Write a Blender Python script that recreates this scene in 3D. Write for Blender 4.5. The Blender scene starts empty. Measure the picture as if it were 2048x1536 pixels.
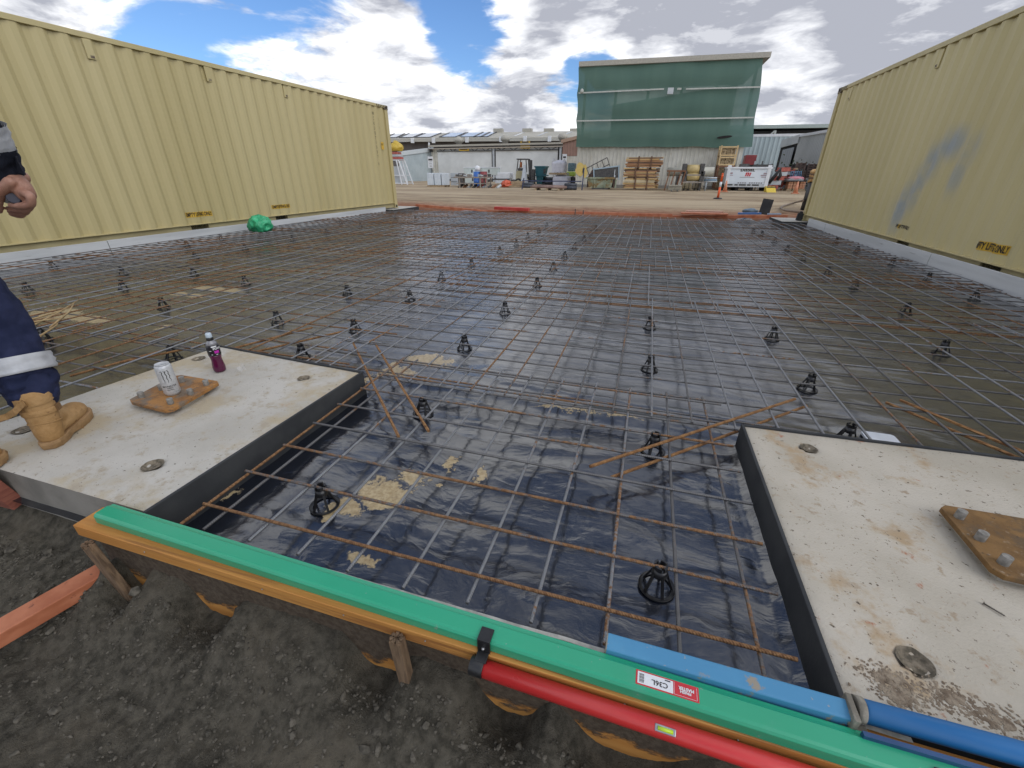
import bpy, bmesh, math, random
from mathutils import Vector, Matrix, noise
random.seed(11)
S = bpy.context.scene
COL = S.collection

# ------------------------------------------------------------------ camera
F, YAW, PITCH, ROLL = 842.735, 0.288108, -0.464575, 0.0051776
CAM = Vector((1.35996, -0.64028, 1.12947))
_f = Vector((-math.sin(YAW) * math.cos(PITCH), math.cos(YAW) * math.cos(PITCH), math.sin(PITCH)))
_r0 = Vector((math.cos(YAW), math.sin(YAW), 0)); _u0 = _r0.cross(_f)
_r = _r0 * math.cos(ROLL) + _u0 * math.sin(ROLL); _u = _u0 * math.cos(ROLL) - _r0 * math.sin(ROLL)
cam = bpy.data.cameras.new('camera'); camo = bpy.data.objects.new('camera', cam); COL.objects.link(camo)
cam.sensor_fit = 'HORIZONTAL'; cam.sensor_width = 36; cam.lens = F / 2048 * 36
cam.clip_start = 0.02; cam.clip_end = 3000
M = Matrix((_r, _u, -_f)).transposed().to_4x4(); M.translation = CAM
camo.matrix_world = M
S.camera = camo

def ray(u, v):
    return (_r * ((u - 1024) / F) + _u * ((768 - v) / F) + _f)

def at(u, v, x=None, y=None, z=None):
    d = ray(u, v)
    if z is not None: t = (z - CAM.z) / d.z
    elif y is not None: t = (y - CAM.y) / d.y
    else: t = (x - CAM.x) / d.x
    return CAM + d * t

# ------------------------------------------------------------------ world, sun, exposure
SUN_EL, SUN_AZ = math.radians(38), math.radians(115)     # azimuth from +Y clockwise
W = bpy.data.worlds.new('World'); S.world = W; W.use_nodes = True
nt = W.node_tree; nt.nodes.clear()

class NB:
    """small node-building helper"""
    def __init__(s, nt): s.nt = nt
    def n(s, typ, **kw):
        nd = s.nt.nodes.new(typ)
        for k, v in kw.items():
            if k.startswith('i_'):
                key = k[2:]; key = int(key) if key.isdigit() else key.replace('_', ' ')
                s.set(nd.inputs[key], v)
            else: setattr(nd, k, v)
        return nd
    def set(s, inp, v):
        if isinstance(v, bpy.types.NodeSocket): s.nt.links.new(v, inp)
        else: inp.default_value = v
    def m(s, op, a, b=0.0, c=None, clamp=False):
        nd = s.nt.nodes.new('ShaderNodeMath'); nd.operation = op; nd.use_clamp = clamp
        s.set(nd.inputs[0], a); s.set(nd.inputs[1], b)
        if c is not None: s.set(nd.inputs[2], c)
        return nd.outputs[0]
    def vm(s, op, a, b=(0, 0, 0)):
        nd = s.nt.nodes.new('ShaderNodeVectorMath'); nd.operation = op
        s.set(nd.inputs[0], a)
        if op == 'SCALE': s.set(nd.inputs[3], b)
        else: s.set(nd.inputs[1], b)
        return nd.outputs['Value'] if op in ('DISTANCE', 'LENGTH', 'DOT_PRODUCT') else nd.outputs[0]
    def noise(s, vec, scale, detail=4, rough=.55, dist=0.0, w=None):
        nd = s.nt.nodes.new('ShaderNodeTexNoise')
        s.set(nd.inputs['Vector'], vec); nd.inputs['Scale'].default_value = scale
        nd.inputs['Detail'].default_value = detail; nd.inputs['Roughness'].default_value = rough
        nd.inputs['Distortion'].default_value = dist
        return nd.outputs['Fac']
    def ss(s, v, a, b, lo=0.0, hi=1.0):
        nd = s.nt.nodes.new('ShaderNodeMapRange'); nd.interpolation_type = 'SMOOTHSTEP'
        s.set(nd.inputs[0], v); nd.inputs[1].default_value = a; nd.inputs[2].default_value = b
        nd.inputs[3].default_value = lo; nd.inputs[4].default_value = hi
        return nd.outputs[0]
    def mix(s, f, a, b, blend='MIX'):
        nd = s.nt.nodes.new('ShaderNodeMix'); nd.data_type = 'RGBA'; nd.blend_type = blend
        s.set(nd.inputs[0], f); s.set(nd.inputs[6], a); s.set(nd.inputs[7], b)
        return nd.outputs[2]

g = NB(nt)
SKY_STRENGTH = 0.1
tc = g.n('ShaderNodeTexCoord').outputs['Generated']
sky = g.n('ShaderNodeTexSky', sky_type='NISHITA', sun_disc=False, sun_elevation=SUN_EL, sun_rotation=SUN_AZ)
sky.air_density = 1.0; sky.dust_density = 0.6; sky.ozone_density = 1.6
sx = g.n('ShaderNodeSeparateXYZ'); nt.links.new(tc, sx.inputs[0])
zz = g.m('MAXIMUM', sx.outputs[2], 0.0)
den = g.m('ADD', zz, 0.22)
cx = g.m('DIVIDE', sx.outputs[0], den); cy = g.m('DIVIDE', sx.outputs[1], den)
cv = g.n('ShaderNodeCombineXYZ'); nt.links.new(cx, cv.inputs[0]); nt.links.new(cy, cv.inputs[1])
cz = g.m('MULTIPLY', zz, 4.0); nt.links.new(cz, cv.inputs[2])
P = cv.outputs[0]
big = g.noise(P, 0.85, 3, .5, .2)
fine = g.noise(P, 2.6, 7, .6, .35)
dens = g.m('ADD', g.m('MULTIPLY', big, .62), g.m('MULTIPLY', fine, .55))
WARP = g.m('MULTIPLY', g.m('SUBTRACT', g.noise(P, 3.2, 4, .6), .5), .16)
def blob(dvec, r, amp, sock):
    d = g.m('ADD', g.vm('DISTANCE', g.vm('NORMALIZE', tc), Vector(dvec).normalized()[:]), WARP)
    return g.m('ADD', sock, g.ss(d, r * .25, r, amp, 0.0))
cov = dens
for dv, r, a in (((-.74, .64, .23), .17, -.17), ((-.60, .76, .27), .13, -.17), ((-.36, .90, .235), .13, -.25),
                 ((-.14, .975, .175), .10, -.27), ((-.43, .9, .08), .10, -.05),
                 ((-.90, .42, .22), .25, .16), ((-.50, .85, .16), .20, .12), ((-.25, .96, .12), .16, .12),
                 ((-.03, .93, .34), .30, .26), ((.35, .93, .25), .42, .22), ((-.75, .65, .12), .2, .06)):
    cov = blob(dv, r, a, cov)
cov = g.m('SUBTRACT', cov, g.ss(zz, .33, .75, 0.0, .045))
alpha = g.ss(cov, .47, .60)
off = g.vm('ADD', P, (0.10, -0.10, -.16))
lit = g.m('SUBTRACT', fine, g.noise(off, 2.6, 6, .6, .35))
shade = g.m('ADD', .62, g.m('MULTIPLY', lit, 3.4), clamp=True)
# thick overcast deck is darker underneath, thin edges of cumulus stay white
thick = g.ss(cov, .66, .86, 0.0, .75)
shade = g.m('SUBTRACT', shade, thick, clamp=True)
ccol = g.mix(shade, (3.5, 3.65, 4.2, 1), (10.5, 10.6, 10.8, 1))
blue = g.mix(1.0, sky.outputs[0], (.62, .82, 1.10, 1), 'MULTIPLY')
fin = g.mix(alpha, blue, ccol)
bg = g.n('ShaderNodeBackground'); nt.links.new(fin, bg.inputs[0]); bg.inputs[1].default_value = SKY_STRENGTH
W.cycles.sampling_method = 'MANUAL'; W.cycles.sample_map_resolution = 512
out = g.n('ShaderNodeOutputWorld'); nt.links.new(bg.outputs[0], out.inputs[0])

sl = bpy.data.lights.new('sun', 'SUN'); sl.energy = 0.8; sl.angle = math.radians(48); sl.color = (1, .96, .9)
so = bpy.data.objects.new('sun', sl); COL.objects.link(so)
sd = Vector((math.sin(SUN_AZ) * math.cos(SUN_EL), math.cos(SUN_AZ) * math.cos(SUN_EL), math.sin(SUN_EL)))
so.rotation_euler = sd.to_track_quat('Z', 'Y').to_euler()
S.view_settings.view_transform = 'Standard'; S.view_settings.look = 'None'
S.view_settings.gamma = 1; S.view_settings.use_curve_mapping = False
S.view_settings.exposure = 0.42
S.render.engine = 'CYCLES'
S.cycles.max_bounces = 6; S.cycles.diffuse_bounces = 3; S.cycles.glossy_bounces = 3; S.cycles.transmission_bounces = 4
S.cycles.caustics_reflective = False; S.cycles.caustics_refractive = False

# ------------------------------------------------------------------ materials
def srgb(r, g_, b):
    def c(x):
        x /= 255
        return x / 12.92 if x <= .04045 else ((x + .055) / 1.055) ** 2.4
    return (c(r), c(g_), c(b), 1)

MATS = {}
def mat(name, c1, c2=None, rough=.6, metal=0.0, scale=8.0, detail=5, lo=.35, hi=.65, bump=0.0, bscale=40.0,
        spots=None, aniso=None, rvar=0.0, spec=.5, coat=0.0):
    """weathered procedural material: two colours mixed by noise, optional dirt/rust spots, fine bump"""
    if name in MATS: return MATS[name]
    m = bpy.data.materials.new(name); m.use_nodes = True; t = m.node_tree
    b = NB(t); bs = t.nodes['Principled BSDF']
    pos = b.n('ShaderNodeNewGeometry').outputs['Position']
    if aniso: pos2 = b.vm('MULTIPLY', pos, aniso)
    else: pos2 = pos
    n1 = b.noise(pos2, scale, detail)
    f = b.ss(n1, lo, hi)
    col = b.mix(f, c1, c2 or c1)
    if spots:
        for (sc, a, bb, scol) in spots:
            fs = b.ss(b.noise(b.vm('ADD', pos2, (7.3, 3.1, 1.7)), sc, 6, .65), a, bb)
            col = b.mix(fs, col, scol)
    t.links.new(col, bs.inputs['Base Color'])
    bs.inputs['Roughness'].default_value = rough; bs.inputs['Metallic'].default_value = metal
    bs.inputs['Specular IOR Level'].default_value = spec
    bs.inputs['Coat Weight'].default_value = coat
    if rvar: t.links.new(b.m('ADD', rough - rvar, b.m('MULTIPLY', n1, 2 * rvar)), bs.inputs['Roughness'])
    if bump:
        bn = b.n('ShaderNodeBump'); bn.inputs['Strength'].default_value = bump; bn.inputs['Distance'].default_value = .01
        t.links.new(b.noise(pos2, bscale, 6, .6), bn.inputs['Height']); t.links.new(bn.outputs[0], bs.inputs['Normal'])
    MATS[name] = m
    return m
def C(r, g_, b): return (r, g_, b, 1)

# ------------------------------------------------------------------ mesh helpers
class MB:
    def __init__(s): s.v = []; s.f = []; s.sm = []
    def add(s, vs, fs, smooth=False):
        o = len(s.v); s.v += [tuple(v) for v in vs]
        s.f += [tuple(i + o for i in f) for f in fs]; s.sm += [smooth] * len(fs); return s
    def box(s, c, d, R=None):
        x, y, z = d[0] / 2, d[1] / 2, d[2] / 2
        vs = [Vector((a, b, e)) for e in (-z, z) for b in (-y, y) for a in (-x, x)]
        if R is not None:
            if not hasattr(R, 'to_4x4'): R = Matrix.Rotation(R, 3, 'Z')
            vs = [R @ v for v in vs]
        c = Vector(c)
        return s.add([v + c for v in vs], [(0, 2, 3, 1), (4, 5, 7, 6), (0, 1, 5, 4), (2, 6, 7, 3), (0, 4, 6, 2), (1, 3, 7, 5)])
    def bb(s, x0, x1, y0, y1, z0, z1):
        return s.box(((x0 + x1) / 2, (y0 + y1) / 2, (z0 + z1) / 2), (abs(x1 - x0), abs(y1 - y0), abs(z1 - z0)))
    def beam(s, a, b, w, h, up=(0, 0, 1)):
        a, b = Vector(a), Vector(b); d = (b - a).normalized(); up = Vector(up)
        sd_ = d.cross(up)
        if sd_.length < 1e-5: sd_ = d.cross(Vector((1, 0, 0)))
        sd_.normalize(); up = sd_.cross(d)
        vs = [p + sd_ * (i * w / 2) + up * (j * h / 2) for p in (a, b) for j in (-1, 1) for i in (-1, 1)]
        return s.add(vs, [(0, 1, 3, 2), (4, 6, 7, 5), (0, 4, 5, 1), (2, 3, 7, 6), (0, 2, 6, 4), (1, 5, 7, 3)])
    def cyl(s, a, b, r, r2=None, n=12, smooth=True):
        a, b = Vector(a), Vector(b); r2 = r if r2 is None else r2
        q = (b - a).to_track_quat('Z', 'Y')
        vs = []
        for p, rr in ((a, r), (b, r2)):
            vs += [p + q @ Vector((rr * math.cos(2 * math.pi * i / n), rr * math.sin(2 * math.pi * i / n), 0)) for i in range(n)]
        s.add(vs, [(i, (i + 1) % n, n + (i + 1) % n, n + i) for i in range(n)], smooth)
        o = len(s.v) - 2 * n
        s.f += [tuple(o + n - 1 - i for i in range(n)), tuple(o + n + i for i in range(n))]; s.sm += [False, False]
        return s
    def tube(s, pts, r, n=8, radii=None):
        pts = [Vector(p) for p in pts]; vs = []; N = len(pts); e1 = None
        for k, p in enumerate(pts):
            ax = (pts[min(k + 1, N - 1)] - pts[max(k - 1, 0)]).normalized()
            rr = radii[k] if radii else r
            if e1 is None:
                ref = Vector((0, 0, 1)) if abs(ax.z) < .9 else Vector((1, 0, 0)); e1 = ax.cross(ref).normalized()
            else:
                e1 = (e1 - ax * e1.dot(ax)); e1 = e1.normalized() if e1.length > 1e-6 else ax.orthogonal().normalized()
            e2 = ax.cross(e1)
            vs += [p + (e1 * math.cos(2 * math.pi * i / n) + e2 * math.sin(2 * math.pi * i / n)) * rr for i in range(n)]
        fs = [(k * n + i, k * n + (i + 1) % n, (k + 1) * n + (i + 1) % n, (k + 1) * n + i) for k in range(N - 1) for i in range(n)]
        s.add(vs, fs, True); o = len(s.v) - N * n
        s.f += [tuple(o + n - 1 - i for i in range(n)), tuple(o + (N - 1) * n + i for i in range(n))]; s.sm += [False, False]
        return s
    def lathe(s, c, prof, n=20, smooth=True, sx=1, sy=1, caps=True):
        c = Vector(c); vs = []
        for r, z in prof:
            vs += [c + Vector((sx * r * math.cos(2 * math.pi * i / n), sy * r * math.sin(2 * math.pi * i / n), z)) for i in range(n)]
        K = len(prof)
        s.add(vs, [(k * n + i, k * n + (i + 1) % n, (k + 1) * n + (i + 1) % n, (k + 1) * n + i) for k in range(K - 1) for i in range(n)], smooth)
        o = len(s.v) - K * n
        if not caps: return s
        if prof[0][0] > 1e-5: s.f.append(tuple(o + n - 1 - i for i in range(n))); s.sm.append(False)
        if prof[-1][0] > 1e-5: s.f.append(tuple(o + (K - 1) * n + i for i in range(n))); s.sm.append(False)
        return s
    def prism(s, poly, z0, z1):
        n = len(poly)
        vs = [(x, y, z0) for x, y in poly] + [(x, y, z1) for x, y in poly]
        return s.add(vs, [tuple(range(n - 1, -1, -1)), tuple(range(n, 2 * n))] + [(i, (i + 1) % n, n + (i + 1) % n, n + i) for i in range(n)])
    def xprism(s, poly, x0, x1):      # polygon in (y,z) extruded along x
        n = len(poly)
        vs = [(x0, y, z) for y, z in poly] + [(x1, y, z) for y, z in poly]
        return s.add(vs, [tuple(range(n)), tuple(range(2 * n - 1, n - 1, -1))] + [(n + i, n + (i + 1) % n, (i + 1) % n, i) for i in range(n)])
    def yprism(s, poly, y0, y1):      # polygon in (x,z) extruded along y
        n = len(poly)
        vs = [(x, y0, z) for x, z in poly] + [(x, y1, z) for x, z in poly]
        return s.add(vs, [tuple(range(n)), tuple(range(2 * n - 1, n - 1, -1))] + [(n + i, n + (i + 1) % n, (i + 1) % n, i) for i in range(n)])
    def ell(s, c, r, n=10, k=6, jit=0.0, seed=0):
        c = Vector(c); r = Vector(r) if hasattr(r, '__len__') else Vector((r, r, r)); vs = []
        for j in range(k + 1):
            th = math.pi * j / k
            for i in range(n):
                ph = 2 * math.pi * i / n
                d = Vector((math.sin(th) * math.cos(ph), math.sin(th) * math.sin(ph), -math.cos(th)))
                e = 1 + (jit * noise.noise(d * 1.6 + Vector((seed, seed * .7, 0))) if jit else 0)
                vs.append(c + Vector((d.x * r.x, d.y * r.y, d.z * r.z)) * e)
        fs = [(j * n + i, j * n + (i + 1) % n, (j + 1) * n + (i + 1) % n, (j + 1) * n + i) for j in range(k) for i in range(n)]
        return s.add(vs, fs, True)
    def build(s, name, m, parent=None, world=True, bevel=0.0, loc=None):
        me = bpy.data.meshes.new(name)
        vs = s.v
        if parent is not None and world:
            inv = TM[parent.name].inverted(); vs = [inv @ Vector(v) for v in vs]
        elif loc is not None:
            L = Vector(loc); vs = [Vector(v) - L for v in vs]
        me.from_pydata([tuple(v) for v in vs], [], s.f); me.update()
        me.polygons.foreach_set('use_smooth', s.sm)
        if m is not None: me.materials.append(m)
        o = bpy.data.objects.new(name, me); COL.objects.link(o)
        if loc is not None: o.location = loc
        if parent is not None:
            o.parent = parent; TM[o.name] = TM[parent.name] if world else TM[parent.name]
        if bevel:
            bv = o.modifiers.new('Bevel', 'BEVEL'); bv.width = bevel; bv.segments = 2; bv.limit_method = 'ANGLE'
        return o
TM = {}
def tag(o, label=None, cat=None, group=None, kind=None):
    if label: o['label'] = label
    if cat: o['category'] = cat
    if group: o['group'] = group
    if kind: o['kind'] = kind
    return o
def thing(name, label, cat, loc=(0, 0, 0), rz=0.0, group=None):
    o = bpy.data.objects.new(name, None); COL.objects.link(o)
    o.location = loc; o.rotation_euler = (0, 0, rz); o.empty_display_size = .1
    TM[o.name] = Matrix.Translation(Vector(loc)) @ Matrix.Rotation(rz, 4, 'Z')
    return tag(o, label, cat, group)
def sub(m, name, mt, parent, bevel=0.0):
    """a child of a part: vertices in world space of the owning thing"""
    return m.build(name, mt, parent, True, bevel)
def dup(root, loc, rz=0.0, label=None, group=None):
    r = root.copy(); COL.objects.link(r); r.location = loc; r.rotation_euler = (0, 0, rz)
    if label: r['label'] = label
    if group: r['group'] = group
    for ch in list(root.children):
        c = ch.copy(); COL.objects.link(c); c.parent = r
        for gch in list(ch.children):
            d = gch.copy(); COL.objects.link(d); d.parent = c
    return r
def textmesh(body, size, extrude=0.0, spacing=1.0, bold=0.0):
    """list of (verts, faces) of a text, baseline at origin, in the XY plane, centred"""
    cu = bpy.data.curves.new('txt', 'FONT'); cu.body = body; cu.size = size; cu.extrude = extrude
    cu.align_x = 'CENTER'; cu.align_y = 'CENTER'; cu.space_character = spacing; cu.offset = bold; cu.resolution_u = 3
    ob = bpy.data.objects.new('txt', cu); COL.objects.link(ob)
    dg = bpy.context.evaluated_depsgraph_get(); dg.update()
    me = bpy.data.meshes.new_from_object(ob.evaluated_get(dg))
    vs = [v.co.copy() for v in me.vertices]; fs = [tuple(p.vertices) for p in me.polygons]
    bpy.data.objects.remove(ob); bpy.data.curves.remove(cu); bpy.data.meshes.remove(me)
    return vs, fs
def text_on(body, size, origin, ex, ey, m, name, parent, spacing=1.0, bold=0.0, sx=1.0, fn=None):
    vs, fs = textmesh(body, size, 0, spacing, bold)
    o, ex, ey = Vector(origin), Vector(ex), Vector(ey)
    pts = [o + ex * (v.x * sx) + ey * v.y for v in vs]
    if fn: pts = [fn(p_) for p_ in pts]
    return MB().add(pts, fs).build(name, m, parent)
def corr(x0, x1, z0, z1, y, pitch=.2, depth=.03, zt1=None):
    """vertical-ribbed sheet in the plane y (facing -y); zt1 lets the top slope"""
    m = MB(); xs = []; ds = []; x = x0; zt1 = z1 if zt1 is None else zt1
    prof = ((0, 0), (.55, 0), (.65, -depth), (.90, -depth))
    k = 0
    while x < x1:
        for a, d in prof:
            xx = x + a * pitch
            if xx < x1: xs.append(xx); ds.append(d)
        x += pitch
    xs.append(x1); ds.append(0)
    vs = []
    for xx, d in zip(xs, ds):
        t = (xx - x0) / (x1 - x0)
        vs += [(xx, y + d, z0), (xx, y + d, z1 + (zt1 - z1) * t)]
    m.add(vs, [(2 * i, 2 * i + 2, 2 * i + 3, 2 * i + 1) for i in range(len(xs) - 1)])
    return m

# ------------------------------------------------------------------ ground
def fbm(x, y, s, o=4):
    return noise.fractal(Vector((x * s, y * s, 3.7)), 1.0, 2.1, o)
def sstep(a, b, t):
    t = max(0, min(1, (t - a) / (b - a))); return t * t * (3 - 2 * t)
def gz(x, y):
    far = sstep(13.35, 14.3, y)
    side = max(sstep(6.9, 7.3, -x), sstep(5.4, 5.8, x))
    pit = -.128
    z = pit + (.128 - .07 * (1 - sstep(15.0, 21.0, y))) * far if far > 0 else pit
    z = max(z, pit + .128 * side * sstep(1.2, 1.6, y))
    if y > 13.6: z += .012 * fbm(x, y * 2.2, .5) + .012 * math.exp(-((y - 14.9) / .4) ** 2) * (1 + fbm(x, y, 1.5))
    front = 1 - sstep(.0, .12, y)
    if front > 0:
        onb = sstep(-.44, -.30, x)
        bank = -.205 + .09 * onb - .09 * sstep(-.02, .34, -y) - .08 * onb * sstep(-.02, .34, -y) - .03 * sstep(.4, 1.2, -y)
        bank += .012 * fbm(x + 5, y, 2.2, 3) + .011 * fbm(x, y, 9, 5) + .012 * max(0, fbm(x, y + 9, 26, 3)) + .005 * fbm(x, y, 70, 2)
        # hollows scooped out beside the formwork
        for hx, hw, hd in ((-.22, .06, .13), (.13, .10, .14), (.76, .09, .13), (1.17, .09, .12), (1.5, .16, .14), (1.95, .2, .14)):
            bank -= 1.0 * hd * math.exp(-((x - hx) / hw) ** 4 - ((y + .03) / .10) ** 2)
        z = z * (1 - front) + bank * front
    return z
def spaced(a, b, st):
    n = max(1, round((b - a) / st)); return [a + (b - a) * i / n for i in range(n)]
gxs = [-600, -300, -150, -80, -50, -35, -25, -18, -13, -10, -8.5] + spaced(-7.6, -2.2, .3) + spaced(-2.2, -1.2, .03) + spaced(-1.2, 2.4, .012) + spaced(2.4, 6.2, .3) + [6.2, 8, 10, 13, 18, 25, 35, 50, 80, 150, 300, 600]
gys = [-30, -12, -6, -3.5] + spaced(-2.2, -.75, .05) + spaced(-.75, .13, .012) + [.13, .3] + spaced(.6, 13.2, .7) + spaced(13.2, 17, .12) + spaced(17, 24, .5) + [24, 26, 29, 33, 38, 45, 55, 70, 90, 130, 200, 350, 700]
GV = [(x, y, gz(x, y)) for y in gys for x in gxs]; nx = len(gxs)
gm = MB().add(GV, [(j * nx + i, j * nx + i + 1, (j + 1) * nx + i + 1, (j + 1) * nx + i) for j in range(len(gys) - 1) for i in range(nx - 1)], True)

m = bpy.data.materials.new('earth'); m.use_nodes = True; b = NB(m.node_tree); bs = m.node_tree.nodes['Principled BSDF']
pos = b.n('ShaderNodeNewGeometry').outputs['Position']
sp = b.n('ShaderNodeSeparateXYZ'); m.node_tree.links.new(pos, sp.inputs[0])
yy = sp.outputs[1]
n1 = b.noise(pos, 3, 6, .6); n2 = b.noise(pos, 30, 6, .65); n3 = b.noise(b.vm('MULTIPLY', pos, (.5, 1.1, 1)), 1.3, 7, .65, .8)
n4 = b.noise(b.vm('MULTIPLY', pos, (.10, .38, 1)), 1.0, 5, .6, .8)
dark = b.mix(b.ss(n2, .3, .7), C(.042, .038, .029), C(.115, .103, .08))
dark = b.mix(b.ss(n1, .45, .75), dark, C(.135, .115, .085))
tan = b.mix(b.ss(n3, .3, .68), C(.20, .145, .09), C(.37, .285, .185))
tan = b.mix(b.ss(n4, .42, .62), tan, C(.42, .335, .225))
tan = b.mix(b.ss(b.noise(b.vm('MULTIPLY', pos, (.16, .8, 1)), .8, 6, .65, .9), .58, .72), tan, C(.17, .12, .08))
red = b.mix(b.ss(n1, .3, .7), C(.19, .080, .042), C(.31, .155, .088))
yn = b.m('ADD', yy, b.m('MULTIPLY', b.m('SUBTRACT', n1, .5), 3.0))
col = b.mix(b.ss(yn, 15.0, 18.5), red, tan)
col = b.mix(b.ss(yy, 40.5, 36.5, 0, .55), col, C(.13, .12, .11)) if False else col
col = b.mix(b.ss(yy, 3.0, 8.0), dark, col)
m.node_tree.links.new(col, bs.inputs['Base Color']); bs.inputs['Roughness'].default_value = .95
bs.inputs['Specular IOR Level'].default_value = .2
bn = b.n('ShaderNodeBump'); bn.inputs['Strength'].default_value = .9; bn.inputs['Distance'].default_value = .012
h = b.m('ADD', b.noise(pos, 55, 8, .7), b.m('MULTIPLY', b.noise(pos, 220, 4, .6), .35))
m.node_tree.links.new(h, bn.inputs['Height']); m.node_tree.links.new(bn.outputs[0], bs.inputs['Normal'])
EARTH = m
tag(gm.build('ground', EARTH), kind='structure')

# loose clods and pebbles in the foreground soil
cl = MB(); rnd = random.Random(5)
ico = bmesh.new(); bmesh.ops.create_icosphere(ico, subdivisions=1, radius=1.0)
IV = [v.co.copy() for v in ico.verts]; IF = [tuple(v.index for v in f.verts) for f in ico.faces]; ico.free()
for i in range(9500):
    x = rnd.uniform(-2.0, 2.6); y = -.02 - abs(rnd.gauss(0, .42)) * (1 if rnd.random() < .8 else .2)
    if y < -1.4 or (y > -.075 and -.36 < x): continue
    r = .0022 + .0042 * rnd.random() ** 2 + (.012 * rnd.random() if rnd.random() < .04 else 0)
    zc = gz(x, y) + r * .25; k = rnd.uniform(0, 50)
    q = Matrix.Rotation(rnd.uniform(0, 6.3), 3, 'Z') @ Matrix.Rotation(rnd.uniform(0, 1), 3, 'X')
    sc = Vector((rnd.uniform(.7, 1.5), rnd.uniform(.7, 1.2), rnd.uniform(.45, .8))) * r
    vs = []
    for v in IV:
        e = 1 + .45 * noise.noise(v * 1.3 + Vector((k, 0, 0)))
        vs.append(q @ Vector((v.x * sc.x, v.y * sc.y, v.z * sc.z)) * e + Vector((x, y, zc)))
    cl.add(vs, IF)
CLOD = mat('clod', C(.055, .05, .04), C(.125, .112, .09), rough=.95, scale=40, spots=[(9, .64, .70, C(.20, .18, .15))], spec=.2)
tag(cl.build('soil_clods', CLOD), 'dark loose clods and crumbs of soil below the formwork', 'soil', kind='stuff')

# ------------------------------------------------------------------ plastic membrane
PZ = -.100
def pz(x, y):
    z = .006 * noise.noise(Vector((x * 1.5, y * 2.5, 0)))
    fr = 1 - sstep(1.9, 3.5, y)
    z += .004 * fbm(x * .6, y * 1.6, 3, 3)
    if y < 3.5:
        w = noise.noise(Vector((x * 2.2 + 1.5 * y, y * 5.5 - x, 5))); z += fr * .006 * (1 - abs(w) * 2.0)
        w2 = noise.noise(Vector((x * 7 - 2 * y, y * 6 + 3 * x, 9))); z += fr * .0012 * (1 - abs(w2) * 2)
        z += fr * .010 * math.exp(-((y - 1.55 + .04 * x) / .05) ** 2) * (1 + .5 * noise.noise(Vector((x * 3, 0, 0))))
        z += fr * .007 * math.exp(-((y - 1.75 + .06 * x) / .03) ** 2)
    z += .03 * math.exp(-((x - 1.95) / .035) ** 2) * (1 if y < 1.35 else 0)
    z += .05 * sstep(.10, .055, y) if -.2 < x < 1.95 else 0
    return PZ + z
pxs = spaced(-6.93, -1.6, .12) + spaced(-1.6, -.3, .06) + spaced(-.3, 2.0, .018) + spaced(2.0, 3.2, .06) + spaced(3.2, 5.3, .12) + [5.3]
pys = spaced(.055, 1.9, .018) + spaced(1.9, 3.5, .04) + spaced(3.5, 13.45, .12) + [13.45]
pn = len(pxs)
pm_ = MB().add([(x, y, pz(x, y)) for y in pys for x in pxs], [(j * pn + i, j * pn + i + 1, (j + 1) * pn + i + 1, (j + 1) * pn + i) for j in range(len(pys) - 1) for i in range(pn - 1)], True)
m = bpy.data.materials.new('black_plastic_film'); m.use_nodes = True; t = m.node_tree; b = NB(t); bs = t.nodes['Principled BSDF']
pos = b.n('ShaderNodeNewGeometry').outputs['Position']
# dust film (dull, brownish) versus clean film
d1 = b.noise(b.vm('MULTIPLY', pos, (.6, 1.6, 1)), 1.3, 5, .62, .5)
d2 = b.noise(pos, 14, 6, .65)
dsum = b.m('ADD', b.m('MULTIPLY', d1, .7), b.m('MULTIPLY', d2, .3))
sp = b.n('ShaderNodeSeparateXYZ'); t.links.new(pos, sp.inputs[0])
leftdirt = b.ss(b.m('SUBTRACT', sp.outputs[0], b.m('MULTIPLY', sp.outputs[1], .25)), -1.0, -4.5, 0.0, .07)
rightdirt = b.ss(sp.outputs[0], 2.4, 4.6, 0.0, .03)
frontclean = b.ss(sp.outputs[1], 1.2, 3.5, -.07, 0.0)
dust = b.ss(b.m('ADD', b.m('ADD', dsum, frontclean), b.m('ADD', leftdirt, rightdirt)), .48, .74)
col = b.mix(dust, C(.008, .010, .016), C(.066, .067, .071))
# spilt sand
spots = [((770, 985), .115, .07), ((830, 955), .07, .06), ((700, 1015), .08, .05), ((770, 1005), .10, .04), ((660, 1035), .03, .05), ((905, 925), .03, .06),
         ((960, 955), .03, .07), ((725, 1120), .05, .03), ((880, 972), .03, .02), ((460, 990), .01, .05),
         ((860, 722), .20, .11), ((800, 745), .12, .08), ((720, 770), .03, .16), ((780, 740), .03, .2), ((1130, 820), .2, .015), ((1240, 835), .12, .012),
         ((430, 578), .45, .10), ((380, 590), .3, .07), ((330, 655), .0, .1), ((110, 630), .35, .2), ((180, 640), .3, .10)]
sand = None
warp = b.vm('ADD', pos, b.vm('SCALE', b.n('ShaderNodeTexNoise', i_Vector=pos, i_Scale=7.0, i_Detail=7.0, i_Roughness=.7).outputs['Color'], .26))
for (uv, rx, ry) in spots:
    c0 = at(uv[0], uv[1], z=PZ) + Vector((.13, .13, .13))
    rx = max(rx, .02) * 1.2; ry = ry * 1.2
    dv = b.vm('MULTIPLY', b.vm('SUBTRACT', warp, (c0.x, c0.y, c0.z)), (1 / rx, 1 / max(ry, .012), 0))
    e = b.ss(b.vm('LENGTH', dv), 1.15, .35)
    sand = e if sand is None else b.m('MAXIMUM', sand, e)
sn = b.noise(pos, 60, 6, .7)
sn2 = b.noise(pos, 24, 5, .7)
smask = b.ss(b.m('ADD', sand, b.m('ADD', b.m('MULTIPLY', b.m('SUBTRACT', sn, .5), 1.0), b.m('MULTIPLY', b.m('SUBTRACT', sn2, .5), 1.7))), .34, .78)
smask = b.m('MULTIPLY', smask, b.ss(sand, .02, .2))
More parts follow.
